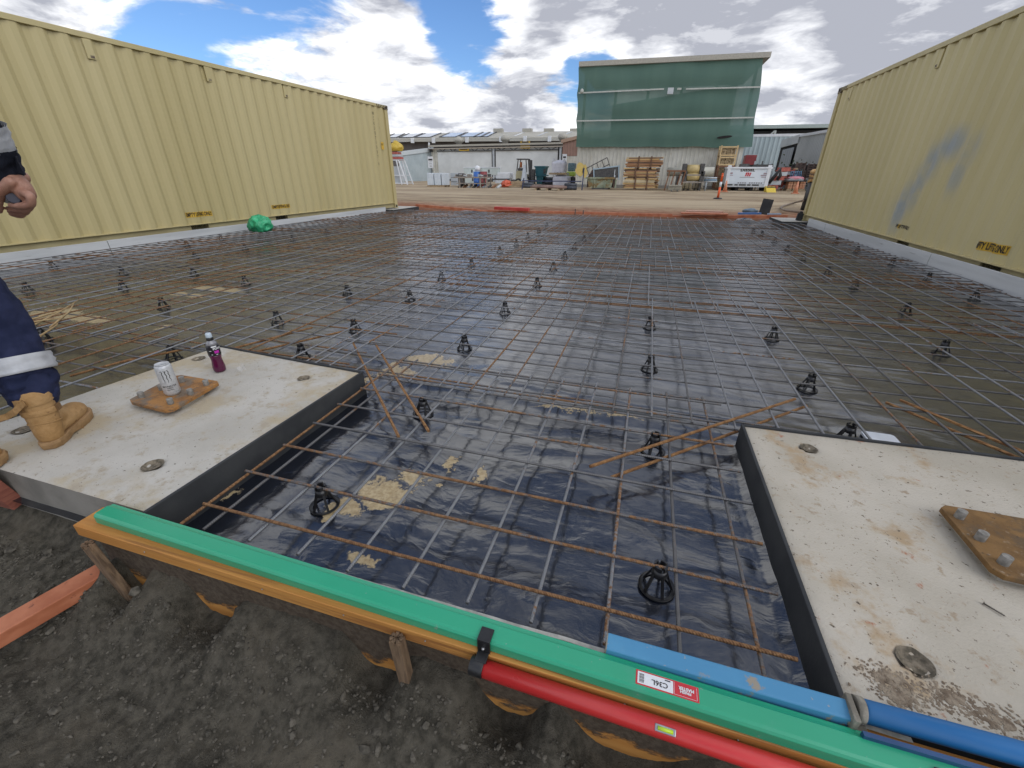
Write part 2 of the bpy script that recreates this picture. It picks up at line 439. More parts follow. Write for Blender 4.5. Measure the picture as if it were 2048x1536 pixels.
speck = b.ss(b.noise(pos, 95, 4, .7), .70, .76)
speck = b.m('MULTIPLY', speck, b.ss(b.noise(pos, 2.2, 3), .42, .62))
smask = b.m('MAXIMUM', smask, b.m('MULTIPLY', speck, .7))
scol = b.mix(b.ss(sn, .35, .65), C(.34, .25, .13), C(.50, .40, .24))
col = b.mix(smask, col, scol)
t.links.new(col, bs.inputs['Base Color'])
bay = b.ss(sp.outputs[1], 1.1, 2.0)     # sheen set by place: weaker coat and lower roughness in the front bay
t.links.new(b.m('ADD', .35, b.m('MULTIPLY', bay, .5)), bs.inputs['Coat Weight'])
t.links.new(b.m('ADD', .15, b.m('MULTIPLY', bay, .11)), bs.inputs['Coat Roughness'])
ro = b.m('ADD', b.m('ADD', .16, b.m('MULTIPLY', bay, .08)), b.m('MULTIPLY', dust, .12)); ro = b.m('MAXIMUM', ro, b.m('MULTIPLY', smask, .9))
t.links.new(ro, bs.inputs['Roughness']); bs.inputs['IOR'].default_value = 1.6; bs.inputs['Coat Weight'].default_value = .9; bs.inputs['Coat Roughness'].default_value = .26; bs.inputs['Coat IOR'].default_value = 1.65
t.links.new(b.m('SUBTRACT', .9, b.m('MULTIPLY', smask, .75)), bs.inputs['Specular IOR Level'])
wv = b.vm('ADD', b.vm('MULTIPLY', pos, (1.0, 2.6, 1)), b.vm('SCALE', b.n('ShaderNodeTexNoise', i_Vector=pos, i_Scale=2.5, i_Detail=3.0).outputs['Color'], .8))
r1 = b.noise(wv, 2.4, 3, .5); r1 = b.m('ABSOLUTE', b.m('SUBTRACT', r1, .5))
r2 = b.noise(b.vm('ADD', wv, (4, 2, 1)), 13, 4, .55); r2 = b.m('ABSOLUTE', b.m('SUBTRACT', r2, .5))
hh = b.m('ADD', b.m('MULTIPLY', r1, -1.0), b.m('MULTIPLY', r2, -.14))
lw = b.noise(b.vm('ADD', b.vm('MULTIPLY', pos, (.9, 3.2, 1)), (3, 1, 0)), 2.0, 2, .4, .8)
hh = b.m('ADD', hh, b.m('MULTIPLY', smask, .12))
hh = b.m('ADD', b.m('MULTIPLY', hh, b.ss(sp.outputs[1], .5, 4.5, 1.0, .30)), b.m('MULTIPLY', lw, b.ss(sp.outputs[1], .8, 4.0, .8, 6.5)))
bn = b.n('ShaderNodeBump'); bn.inputs['Distance'].default_value = .03
bn.inputs['Strength'].default_value = .4
t.links.new(hh, bn.inputs['Height']); t.links.new(bn.outputs[0], bs.inputs['Normal'])
FILM = m
tag(pm_.build('plastic_membrane', FILM), 'wrinkled shiny black plastic membrane spread under the steel mesh', 'plastic sheet')

# ------------------------------------------------------------------ concrete piers
def conc(name, c1, c2, spots, bump=.35):
    return mat(name, c1, c2, rough=.82, scale=2.6, detail=8, lo=.3, hi=.7, bump=bump, bscale=120, spots=spots, spec=.3)
PIERL = conc('pale_concrete', C(.40, .375, .325), C(.50, .475, .425), [(3, .47, .64, C(.41, .345, .24)), (14, .52, .70, C(.37, .32, .245)), (48, .635, .68, C(.10, .085, .07)), (11, .66, .76, C(.42, .25, .16)), (90, .63, .70, C(.24, .20, .16))])
PIERR = conc('stained_concrete', C(.40, .36, .29), C(.51, .465, .39), [(4, .54, .68, C(.39, .29, .18)), (19, .58, .72, C(.33, .26, .18)), (10, .65, .73, C(.36, .15, .08)), (50, .63, .68, C(.11, .085, .06)), (90, .63, .70, C(.24, .18, .12))])
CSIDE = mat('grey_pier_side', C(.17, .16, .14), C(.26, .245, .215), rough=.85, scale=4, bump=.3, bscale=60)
FOAM = mat('grey_joint_foam', C(.038, .040, .043), C(.052, .054, .056), rough=.9, scale=6, bump=.12, bscale=90, spec=.25)
HOLE = mat('rough_hole_mortar', C(.10, .085, .06), C(.24, .20, .145), rough=.95, scale=55, bump=1, bscale=70)
ZT = .05
def pier(label, quad, tops, fwidth, foam_edges, holes):
    c0 = sum((Vector((q[0], q[1], 0)) for q in quad), Vector()) / 4
    th = thing('concrete_pier', label, 'concrete pier', (c0.x, c0.y, -.3))
    # body with a finely gridded, slightly uneven top and dished holes
    N = 60; vs = []
    A, B, Cc, D = [Vector((q[0], q[1], 0)) for q in quad]      # FL, FR, BR, BL
    for j in range(N + 1):
        for i in range(N + 1):
            a, bq = i / N, j / N
            p_ = A * (1 - a) * (1 - bq) + B * a * (1 - bq) + Cc * a * bq + D * (1 - a) * bq
            z = ZT + .0022 * fbm(p_.x, p_.y, 3)
            e = min(a, 1 - a, bq, 1 - bq)
            if e < .001: z -= .006
            for hx, hy, hr in holes:
                d = math.hypot(p_.x - hx, p_.y - hy)
                if d < hr * 1.6: z -= .018 * (1 - sstep(hr * .75, hr * 1.15, d))
            vs.append((p_.x, p_.y, z))
    mb = MB().add(vs, [(j * (N + 1) + i, j * (N + 1) + i + 1, (j + 1) * (N + 1) + i + 1, (j + 1) * (N + 1) + i) for j in range(N) for i in range(N)], True)
    mb.build('top_face', tops, th)
    sm_ = MB(); sm_.add([(q[0], q[1], z) for z in (-.36, ZT - .0062) for q in quad], [(i, (i + 1) % 4, 4 + (i + 1) % 4, 4 + i) for i in range(4)])
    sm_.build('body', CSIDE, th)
    for (i0, i1) in foam_edges:
        p0, p1 = Vector((*quad[i0], 0)), Vector((*quad[i1], 0)); d = (p1 - p0).normalized(); nn = Vector((d.y, -d.x, 0))
        f = MB(); ext = .012
        a0 = p0 - d * ext; a1 = p1 + d * ext
        f.prism([(q.x, q.y) for q in (a0 + nn * .002, a0 + nn * .015, a1 + nn * .015, a1 + nn * .002)], -.18, ZT + .004)
        f.build('foam_strip', FOAM, th, bevel=.003)
    for hx, hy, hr in holes:
        h_ = MB(); n = 28; K = 7; vs = [(hx, hy, ZT - .013)]
        for j in range(1, K + 1):
            for k in range(n):
                an = 2 * math.pi * k / n; rr_ = hr * 1.12 * j / K * (1 + .10 * noise.noise(Vector((math.cos(an) * 2, math.sin(an) * 2, hx * 9))))
                x_, y_ = hx + rr_ * math.cos(an), hy + rr_ * math.sin(an)
                vs.append((x_, y_, ZT - .014 * (1 - sstep(.62, 1.0, j / K)) + .004 * fbm(x_, y_, 45, 3) * (1 - j / K * .8) + (.0012 if j == K else .002)))
        h_.add(vs, [(0, 1 + k, 1 + (k + 1) % n) for k in range(n)] + [(1 + j * n + k, 1 + (j + 1) * n + k, 1 + (j + 1) * n + (k + 1) % n, 1 + j * n + (k + 1) % n) for j in range(K - 1) for k in range(n)], True)
        h_.build('lifting_hole', HOLE, th)
    return th
QL = [(-1.52, .085), (-.211, .078), (-.171, 1.303), (-1.36, 1.385)]
QR = [(1.947, .07), (3.26, .10), (3.20, 1.385), (1.943, 1.324)]
pier('pale square concrete pier carrying the drink can, under the worker', QL, PIERL, .015, [(1, 2), (2, 3)], [(-.45, .278, .035), (-1.29, .296, .036), (-1.288, 1.18, .034), (-.441, 1.14, .030)])
pier('stained square concrete pier in the right foreground', QR, PIERR, .015, [(0, 1), (2, 3), (3, 0)], [(2.179, 1.207, .03), (2.144, .249, .034)])

# rusty base plates with studs
RUSTP = mat('orange_rust_plate', C(.22, .10, .030), C(.35, .165, .045), rough=.75, scale=12, lo=.4, hi=.6, spots=[(9, .48, .62, C(.17, .125, .085)), (26, .55, .66, C(.13, .075, .04)), (60, .62, .68, C(.09, .05, .03))], bump=.3, bscale=90)
RUSTD = mat('ochre_rust_plate', C(.145, .075, .022), C(.215, .115, .036), rough=.8, scale=12, lo=.4, hi=.6, spots=[(10, .50, .64, C(.11, .07, .035)), (28, .60, .68, C(.26, .19, .12)), (60, .62, .68, C(.07, .045, .025))], bump=.35, bscale=90)
STUD = mat('grey_stud', C(.20, .19, .17), C(.30, .285, .26), rough=.7, metal=.3, scale=60)
GROUT = mat('grout', C(.30, .28, .24), C(.42, .39, .33), rough=.9, scale=20, bump=.6)
def plate(label, poly, studs, mt, grout):
    c0 = Vector((sum(q[0] for q in poly) / len(poly), sum(q[1] for q in poly) / len(poly), ZT))
    th = thing('base_plate', label, 'steel plate', c0)
    MB().prism(poly, ZT + .024, ZT + .042).build('plate', mt, th, bevel=.0015)
    for g0 in grout: MB().prism(g0, ZT - .004, ZT + .024).build('grout_packer', GROUT, th)
    for x, y in studs:
        o = MB().cyl((x, y, ZT + .03), (x + .001, y, ZT + .072), .0135, n=16).build('stud', STUD, th, bevel=.001)
    return th
plate('rusty orange steel base plate with six studs under the white can', [(-1.035, .605), (-1.0, .588), (-.76, .575), (-.735, .60), (-.775, .885), (-.80, .90), (-1.06, .90), (-1.09, .875)],
      [(-.998, .639), (-.79, .632), (-.791, .738), (-.807, .842), (-.984, .732), (-.971, .835)], RUSTP,
      [[(-.99, .63), (-.86, .62), (-.86, .70), (-.99, .71)], [(-.83, .66), (-.77, .66), (-.79, .80), (-.85, .80)], [(-1.03, .78), (-.83, .78), (-.83, .86), (-1.03, .86)]])
plate('brown rusted steel base plate with studs on the right pier', [(2.475, .60), (2.495, .578), (2.77, .56), (2.79, .59), (2.80, .86), (2.775, .885), (2.50, .885), (2.478, .865)],
      [(2.508, .825), (2.511, .726), (2.516, .63), (2.75, .83), (2.755, .73), (2.755, .62)], RUSTD,
      [[(2.50, .60), (2.77, .59), (2.77, .86), (2.50, .865)]])
NAIL = mat('steel_nail', C(.10, .09, .08), C(.17, .15, .13), rough=.5, metal=.7)
pa, pb = at(1968, 1207, z=ZT + .004), at(2010, 1232, z=ZT + .004)
nl = thing('nail', 'long dark nail lying on the right pier', 'nail', pa)
MB().cyl(pa, pb, .0022, .002, n=8).build('shank', NAIL, nl); MB().cyl(pa, pa - (pb - pa).normalized() * .002, .0045, n=10).build('head', NAIL, nl)
# mud patches stuck to the right pier
MUD = mat('dried_mud', C(.17, .125, .085), C(.32, .26, .19), rough=.95, scale=45, bump=1, bscale=60)
for i, (u, v, rx, ry) in enumerate(((1775, 1355, .05, .02), (1800, 1395, .04, .018), (1900, 1395, .05, .022), (1985, 1440, .08, .025))):
    c_ = at(u, v, z=ZT); mb = MB(); rm = random.Random(i)
    for k in range(260):
        gx, gy = rm.gauss(0, .5), rm.gauss(0, .5)
        r = rm.uniform(.0015, .0055) * (1.3 if abs(gx) + abs(gy) < .5 else .7)
        o_ = Vector((c_.x + gx * rx * 1.3, c_.y + gy * ry * 1.6, ZT + .0008)); kk = rm.uniform(0, 40); an = rm.uniform(0, 6)
        mb.add([Matrix.Rotation(an, 3, 'Z') @ Vector((q.x * r * 1.3, q.y * r, q.z * r * .35)) * (1 + .4 * noise.noise(q * 1.3 + Vector((kk, 0, 0)))) + o_ for q in IV], IF)
    tag(mb.build('mud_crumbs', MUD, loc=(c_.x, c_.y, ZT)), ('cake of dried mud beside the blue handle bracket', 'flat crust of mud near the pier hole', 'crust of brown mud on the pier above the blue tube', 'wide mud smear at the right picture edge')[i], 'mud', kind='stuff')

# ------------------------------------------------------------------ shipping containers
YEL = mat('cream_yellow_paint', C(.465, .388, .185), C(.52, .44, .225), rough=.5, scale=.9, detail=8, lo=.3, hi=.7, bump=.06, bscale=14,
          spots=[(2.2, .58, .78, C(.45, .385, .20)), (6, .60, .80, C(.42, .36, .19)), (34, .72, .76, C(.25, .17, .09))], aniso=(1, 1, .14))
m = bpy.data.materials.new('cream_yellow_paint_blue_overspray'); m.use_nodes = True; t = m.node_tree; b = NB(t); bs = t.nodes['Principled BSDF']
pos = b.n('ShaderNodeNewGeometry').outputs['Position']
col = b.mix(b.ss(b.noise(b.vm('MULTIPLY', pos, (1, 1, .35)), .9, 8), .3, .7), C(.535, .455, .23), C(.595, .51, .27))
stain = None
for (y_, z_, ry, rz) in ((8.35, .62, .30, .42), (8.15, .95, .26, .42), (7.95, 1.30, .26, .34), (7.65, 1.52, .36, .26), (7.15, 1.42, .22, .26), (7.25, 1.1, .2, .3)):
    dv = b.vm('MULTIPLY', b.vm('SUBTRACT', pos, (0, y_, z_)), (0, 1 / ry, 1 / rz))
    e = b.ss(b.vm('LENGTH', dv), 1.25, .1)
    e = b.m('MULTIPLY', e, .55 if y_ < 7.4 else .85)
    stain = e if stain is None else b.m('MAXIMUM', stain, e)
stain = b.m('MULTIPLY', stain, b.ss(b.noise(pos, 3, 5), .15, .6))
col = b.mix(b.m('MULTIPLY', stain, .85), col, C(.24, .31, .40))
col = b.mix(b.ss(b.noise(pos, 36, 6), .74, .77), col, C(.22, .15, .07))
t.links.new(col, bs.inputs['Base Color']); bs.inputs['Roughness'].default_value = .55
YELB = m
YELD = mat('grimy_cream_paint', C(.33, .275, .14), C(.40, .345, .185), rough=.6, scale=6, bump=.1, aniso=(1, .4, 1))
BLACK = mat('flat_black', C(.006, .006, .006), C(.012, .012, .011), rough=.8)
DECY = mat('decal_yellow', C(.60, .36, .03), C(.66, .42, .05), rough=.5, scale=20)
INK = mat('decal_ink', C(.015, .013, .012), C(.03, .026, .02), rough=.6, scale=60)
CAST = mat('worn_corner_casting', C(.30, .25, .15), C(.10, .07, .05), rough=.6, scale=20, lo=.4, hi=.6)
PITCH_C, DEP = .283, .036
PROF = ((0, 0), (.26, 0), (.50, DEP), (.76, DEP))       # fractions of a pitch, inward depth
L40, H40, W40 = 12.192, 2.896, 2.438
def cdep(s):
    a = (s / PITCH_C) % 1.0
    pts = PROF + ((1.0, 0),)
    for (a0, d0), (a1, d1) in zip(pts, pts[1:]):
        if a <= a1: return d0 + (d1 - d0) * (a - a0) / (a1 - a0)
    return 0
def cbreaks(s0, s1):
    out = [s0]; k = math.floor(s0 / PITCH_C)
    while k * PITCH_C < s1:
        for a, d in PROF:
            v = (k + a) * PITCH_C
            if s0 + 1e-4 < v < s1 - 1e-4: out.append(v)
        k += 1
    return out + [s1]
def container(label, wallm, origin, ang, side, vents, pockets):
    """local frame: s along length towards the camera from the far end, face at 0, body behind. side=+1 face looks to +x"""
    th = thing('shipping_container', label, 'shipping container', origin)
    ox, oy, oz = origin
    dy = Vector((math.sin(ang), -math.cos(ang), 0))         # s direction (towards camera)
    dn = Vector((dy.y, -dy.x, 0)) * side                     # into the body, away from the slab
    if dn.x * side > 0: dn = -dn
    def Wp(s, d, z): return Vector((ox, oy, oz)) + dy * s + dn * d + Vector((0, 0, z))
    def slab(s0, s1, d0, d1, z0, z1, name, mt, bevel=.004, par=th):
        mb = MB(); vs = [Wp(a, c_, e) for e in (z0, z1) for c_ in (d0, d1) for a in (s0, s1)]
        mb.add(vs, [(0, 2, 3, 1), (4, 5, 7, 6), (0, 1, 5, 4), (2, 6, 7, 3), (0, 4, 6, 2), (1, 3, 7, 5)])
        o = mb.build(name, mt, par, bevel=bevel)
        return o
    # side wall (both long sides)
    for (d0, sg) in ((.012, 1), (W40 - .012, -1)):
        br = cbreaks(.165, L40 - .165); vs = []
        for s_ in br:
            vs += [Wp(s_, d0 + sg * cdep(s_), .165), Wp(s_, d0 + sg * cdep(s_), H40 - .075)]
        MB().add(vs, [(2 * i, 2 * i + 1, 2 * i + 3, 2 * i + 2) for i in range(len(br) - 1)]).build('side_wall', wallm, th)
    for s0 in (0.02, L40 - .03):
        slab(s0, s0 + .01, .1, W40 - .1, .16, H40 - .1, 'end_wall', wallm, 0)
    slab(.02, L40 - .02, .03, W40 - .03, H40 - .03, H40 - .012, 'roof', YELD, 0)
    slab(.02, L40 - .02, .12, W40 - .03, .05, .16, 'floor', YELD, 0)
    for d0 in (0.0, W40 - .06):
        slab(.17, L40 - .17, d0, d0 + .06, H40 - .078, H40 - .004, 'top_rail', YEL, .006)
        dd = .055 if d0 == 0 else d0
        # bottom side rail is set back under a lip and interrupted by fork pockets
        cuts = []
        for a in sorted(pockets): cuts += [a - .18, a + .18]
        ed = [.17] + cuts + [L40 - .17]
        for i in range(0, len(ed), 2):
            slab(ed[i], ed[i + 1], dd - (.0 if d0 == 0 else .0), dd + .03, .018, .158, 'bottom_rail', YELD, .003)
        slab(.17, L40 - .17, (0.004 if d0 == 0 else W40 - .05), (0.06 if d0 == 0 else W40 - .004), .150, .166, 'bottom_lip', YEL, .002)
    for a in pockets:
        slab(a - .178, a + .178, .12, .14, .018, .15, 'fork_pocket', BLACK, 0)
        for z_ in (.018, .142): slab(a - .178, a + .178, .058, .12, z_, z_ + .004, 'pocket_liner', BLACK, 0)
    for s0 in (0, L40 - .165):
        for d0 in (0, W40 - .165):
            slab(s0 + .004, s0 + .161, d0 + .006, d0 + .158, .11, H40 - .11, 'corner_post', YEL, .008)
            for z0 in (0, H40 - .118):
                o = slab(s0 - .004, s0 + .172, d0 - .004, d0 + .168, z0, z0 + .118, 'corner_casting', CAST if z0 > 1 else YELD, .006)
                if d0 == 0:
                    c_ = Wp(s0 + .09, -.0065, z0 + .059); e1, e2 = dy, Vector((0, 0, 1)); n = 12
                    mb = MB(); mb.add([c_ + e1 * (.05 * math.cos(6.283 * k / n)) + e2 * (.033 * math.sin(6.283 * k / n)) for k in range(n)], [tuple(range(n))])
                    sub(mb, 'casting_hole', BLACK, o)
    for s_, z_ in vents:
        d_ = cdep(s_) + .012
        o = slab(s_ - .055, s_ + .055, d_ - .022, d_ - .002, z_ - .12, z_ + .12, 'ventilator', wallm, .006)
        slab(s_ - .035, s_ + .02, d_ - .024, d_ - .0225, z_ - .105, z_ - .07, 'vent_slot', CAST, 0, o)
    def decal(s0, s1, z0, z1, body, keep=None, tsize=None):
        br = cbreaks(min(s0, s1), max(s0, s1)); vs = []
        for s_ in br: vs += [Wp(s_, .012 + cdep(s_) - .003, z0), Wp(s_, .012 + cdep(s_) - .003, z1)]
        fs = [(2 * i, 2 * i + 1, 2 * i + 3, 2 * i + 2) for i in range(len(br) - 1)]
        if keep: fs = [f for i, f in enumerate(fs) if i % len(keep) < len(keep) and keep[i % len(keep)] == '1']
        o = MB().add(vs, fs).build('decal', DECY, th)
        vs, fs = textmesh(body, 1.0, bold=.025)
        w = max(v.x for v in vs) - min(v.x for v in vs); hgt = max(v.y for v in vs) - min(v.y for v in vs)
        bm = bmesh.new(); me = bpy.data.meshes.new('t'); me.from_pydata([tuple(v) for v in vs], [], fs); bm.from_mesh(me); bpy.data.meshes.remove(me)
        wid = abs(s1 - s0) * .95; hg = (z1 - z0) * .78; mid = (s0 + s1) / 2; sgn = -side          # reading direction
        for v in bm.verts: v.co.x = mid + sgn * v.co.x / w * wid; v.co.y = (z0 + z1) / 2 + v.co.y / hgt * hg
        for s_ in br[1:-1]:
            geo = bm.verts[:] + bm.edges[:] + bm.faces[:]
            bmesh.ops.bisect_plane(bm, geom=geo, plane_co=(s_, 0, 0), plane_no=(1, 0, 0))
        mb = MB(); bm.verts.index_update()
        mb.add([Wp(v.co.x, .012 + cdep(v.co.x) - .010, v.co.y) for v in bm.verts], [tuple(v.index for v in f.verts) for f in bm.faces]); bm.free()
        sub(mb, 'lettering', INK, o)
        return o
    return th, Wp, slab, decal
# left container: face x = -7.0016+.01979*y, far end y = 13.04
aL = math.atan(.01979)
yL0 = 13.04; oL = (-7.00156 + .01979 * yL0, yL0, .058)
# s axis must run back along the face: direction (-.0198,-1)
def sL(y): return (yL0 - y) / math.cos(aL)
ctL, WL, slL, decL = container('long cream-yellow corrugated shipping container along the left side', YEL, oL, -aL, 1,
                               [(sL(5.05), 2.68), (sL(6.99), 2.70), (sL(8.91), 2.70)], [sL(5.96), sL(8.02)])
decL(sL(5.73), sL(6.25), .285, .375, 'EMPTY LIFTING ONLY')
decL(sL(7.78), sL(8.33), .30, .385, 'EMPTY LIFTING ONLY')
for txt, y0, z0, dz, sz in (('WCXU871537', 12.27, 2.62, .125, .12), ('4', 12.27, 1.30, .12, .12), ('45G1', 12.50, 2.50, .115, .10)):
    mb = MB()
    for k, ch in enumerate(txt):
        vs, fs = textmesh(ch, sz)
        mb.add([WL(sL(y0) - v.x, .012 + cdep(sL(y0) - v.x) - .004, z0 - k * dz + v.y) for v in vs], fs)
    mb.build('lettering', INK, ctL)
o = slL(sL(12.59), sL(12.46), -.003, .0, 1.70, 1.90, 'height_sticker', DECY, 0)
vs, fs = textmesh("9'6\"", .085); sub(MB().add([WL(sL(12.525) - v.x, -.0045, 1.83 + v.y) for v in vs], fs), 'lettering', INK, o)
mb = MB()
for k in range(5):
    s_ = sL(12.87) + k * .09
    mb.add([WL(s_, -.002, 2.822), WL(s_ + .045, -.002, 2.822), WL(s_ + .075, -.002, 2.885), WL(s_ + .03, -.002, 2.885)], [(0, 1, 2, 3)])
mb.build('hazard_stripe', INK, ctL)
# right container
aR = math.atan(-.0038676); yR0 = 12.98; oR = (5.32982 - .0038676 * yR0, yR0, .0386)
def sR(y): return (yR0 - y) / math.cos(aR)
ctR, WR, slR, decR = container('long cream-yellow container with a blue paint smear along the right side', YELB, oR, -aR, -1,
                               [(sR(8.88), 2.68), (sR(12.14), 2.68)], [sR(5.90), sR(7.93)])
decR(sR(6.25), sR(5.72), .27, .375, 'EMPTY LIFTING ONLY')
decR(sR(8.31), sR(7.80), .31, .375, 'EMPTY LIFTING ONLY', keep='0110010')
mb = MB()
for k in range(4):
    s_ = .17 + k * .09
    mb.add([WR(s_, -.002, 2.822), WR(s_ + .045, -.002, 2.822), WR(s_ + .075, -.002, 2.885), WR(s_ + .03, -.002, 2.885)], [(0, 1, 2, 3)])
mb.build('hazard_stripe', INK, ctR)

# pale edge boards closing the gap under the containers
BOARD = mat('pale_grey_board', C(.48, .49, .49), C(.58, .59, .59), rough=.7, scale=3, spots=[(9, .62, .72, C(.34, .34, .33))], aniso=(1, .25, 3), bump=.08)
def edge_boards(cuts, fx, side, zt, labels):
    for i in range(len(cuts) - 1):
        y0, y1 = cuts[i], cuts[i + 1]; w = -.035 * side
        xa, xb = fx(y0), fx(y1); gap = .006
        mb = MB(); mb.prism([(xa, y0 + gap), (xb, y1 - gap), (xb + w, y1 - gap), (xa + w, y0 + gap)] if side < 0 else [(xa + w, y0 + gap), (xb + w, y1 - gap), (xb, y1 - gap), (xa, y0 + gap)], -.17, zt + .003 * (i % 2))
        tag(mb.build('edge_board', BOARD, loc=((xa + xb) / 2, (y0 + y1) / 2, -.17), bevel=.003), labels[i], 'board')
edge_boards([1.0, 4.28, 7.15, 12.30], lambda y: -6.955 + .0155 * y, 1, .125, ['pale grey edge board under the left container, nearest piece', 'pale grey edge board by the green bag under the left container', 'pale grey edge board at the far end of the left container'])
edge_boards([1.0, 5.0, 6.9, 11.05, 12.25], lambda y: 5.285 - .004 * y, -1, .145, ['pale grey edge board under the right container, nearest piece', 'pale grey edge board by the fork pockets of the right container', 'pale grey edge board below the blue smear, right container', 'short pale edge board next to the far right pier'])

# far piers under the container corners
FP = mat('far_pier_top', C(.40, .385, .35), C(.50, .48, .44), rough=.85, scale=4)
for nm, (x0, x1, y0, y1), lab in (('l', (-7.9, -6.52, 12.32, 14.05), 'grey concrete pier under the far corner of the left container'), ('r', (4.72, 6.3, 12.45, 13.75), 'grey concrete pier under the far corner of the right container')):
    th = thing('concrete_pier', lab, 'concrete pier', ((x0 + x1) / 2, (y0 + y1) / 2, -.3))
    MB().bb(x0, x1, y0, y1, -.3, .036).build('body', FP, th, bevel=.004)
    xe = x1 if nm == 'l' else x0; sgn = 1 if nm == 'l' else -1
    MB().bb(xe, xe + .014 * sgn, y0 - .014, y1, -.25, .04).build('foam_strip', FOAM, th)
    MB().bb(x0, x1, y0 - .014, y0, -.25, .041).build('foam_strip', FOAM, th)
c_ = at(1597, 441, z=.04)
bl = thing('foam_offcut', 'small dark upright foam block on the far right pier', 'foam block', c_)
MB().box(c_ + Vector((0, 0, .09)), (.13, .08, .18), Matrix.Rotation(.12, 3, 'Y')).box(c_ + Vector((.02, .02, .20)), (.07, .05, .05), Matrix.Rotation(.3, 3, 'Y')).build('block', FOAM, bl, bevel=.01)

# ------------------------------------------------------------------ front formwork
LVL = mat('orange_treated_timber', C(.40, .165, .030), C(.52, .25, .06), rough=.65, scale=5, detail=8, aniso=(.12, 4, 4), spots=[(9, .54, .66, C(.30, .125, .03)), (22, .64, .70, C(.13, .07, .03)), (3, .6, .75, C(.46, .27, .10))], bump=.3, bscale=26)
OLDT = mat('weathered_timber', C(.10, .062, .035), C(.20, .13, .075), rough=.85, scale=12, aniso=(6, 6, .7), bump=.5, bscale=30)
REDT = mat('red_primed_timber', C(.34, .105, .045), C(.46, .17, .085), rough=.65, scale=6, detail=8, aniso=(1.2, 1.2, 3), spots=[(18, .64, .68, C(.15, .05, .03)), (4, .6, .75, C(.42, .2, .12))], bump=.1)
REDT2 = mat('red_primed_timber_far', C(.40, .12, .055), C(.55, .22, .12), rough=.65, scale=4)
STRIPW = mat('pale_film_edge', C(.30, .29, .26), C(.46, .44, .40), rough=.6, scale=30)
GALV = mat('galvanised_steel', C(.30, .31, .32), C(.42, .43, .44), rough=.4, metal=.8, scale=30)
form = thing('formwork_edge', 'orange timber formwork along the front edge of the slab', 'formwork', (.9, 0, -.3))
MB().bb(-.375, 2.9, -.045, .048, .004, ZT).build('top_plank', LVL, form, bevel=.0025)
m = bpy.data.materials.new('soil_smeared_timber'); m.use_nodes = True; t = m.node_tree; b = NB(t); bs = t.nodes['Principled BSDF']
pos = b.n('ShaderNodeNewGeometry').outputs['Position']
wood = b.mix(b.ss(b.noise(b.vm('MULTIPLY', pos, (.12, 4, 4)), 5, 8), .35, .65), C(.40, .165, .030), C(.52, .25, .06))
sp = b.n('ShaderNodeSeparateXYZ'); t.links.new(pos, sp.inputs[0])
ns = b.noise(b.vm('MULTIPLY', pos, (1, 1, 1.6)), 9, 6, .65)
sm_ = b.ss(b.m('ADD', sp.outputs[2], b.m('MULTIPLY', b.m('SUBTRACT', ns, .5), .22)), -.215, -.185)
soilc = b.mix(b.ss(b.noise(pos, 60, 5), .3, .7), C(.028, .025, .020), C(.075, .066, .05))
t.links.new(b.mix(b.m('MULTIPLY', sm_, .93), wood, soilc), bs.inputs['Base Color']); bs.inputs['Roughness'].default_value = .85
bn = b.n('ShaderNodeBump'); bn.inputs['Distance'].default_value = .01; t.links.new(b.m('MULTIPLY', sm_, b.noise(pos, 50, 6, .7)), bn.inputs['Height']); t.links.new(bn.outputs[0], bs.inputs['Normal'])
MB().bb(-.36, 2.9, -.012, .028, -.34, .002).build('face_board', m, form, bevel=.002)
mb = MB(); N = 160
for i in range(N):
    x0 = -.215 + i * (2.05 + .215) / N; x1 = x0 + (2.05 + .215) / N
    def ed(x): return (.052 + .003 * noise.noise(Vector((x * 9, 0, 0))), ZT + .0015 + .002 * noise.noise(Vector((x * 14, 4, 0))))
    (ya, za), (yb, zb) = ed(x0), ed(x1)
    mb.add([(x0, ya - .007, za), (x1, yb - .007, zb), (x1, yb + .004, zb), (x0, ya + .004, za), (x0, ya + .004, -.09), (x1, yb + .004, -.09)], [(0, 1, 2, 3), (3, 2, 5, 4)])
mb.build('film_edge', STRIPW, form)
# stakes
def stake(name, label, top, foot, w, d, mt):
    th = thing(name, label, 'stake', foot)
    MB().beam(foot, top, w, d, up=(0, 1, 0)).build('shaft', mt, th, bevel=.002)
    mb = MB(); t_ = Vector(top)
    for k in range(7):
        a = k * .9; mb.box(t_ + Vector((.012 * math.cos(a), .010 * math.sin(a), .001)), (.012, .009, .012), a)
    mb.build('splintered_head', mt, th)
stake('timber_peg', 'split brown timber peg hammered against the middle of the formwork', (.875, -.062, .028), (.885, -.055, -.36), .034, .028, OLDT)
stake('timber_peg', 'dark timber peg under the left end of the green bar', (-.30, -.064, .0), (-.22, -.060, -.34), .045, .022, OLDT)
for x, lb in ((.33, 'left'),):
    pass
mb = MB()
for x in (-.05, .18, .42, .70, .95, 1.22, 1.46, 1.7):
    mb.cyl((x, -.0455, .03), (x, -.048, .03), .0022, n=6)
mb.build('nail_head', GALV, form)

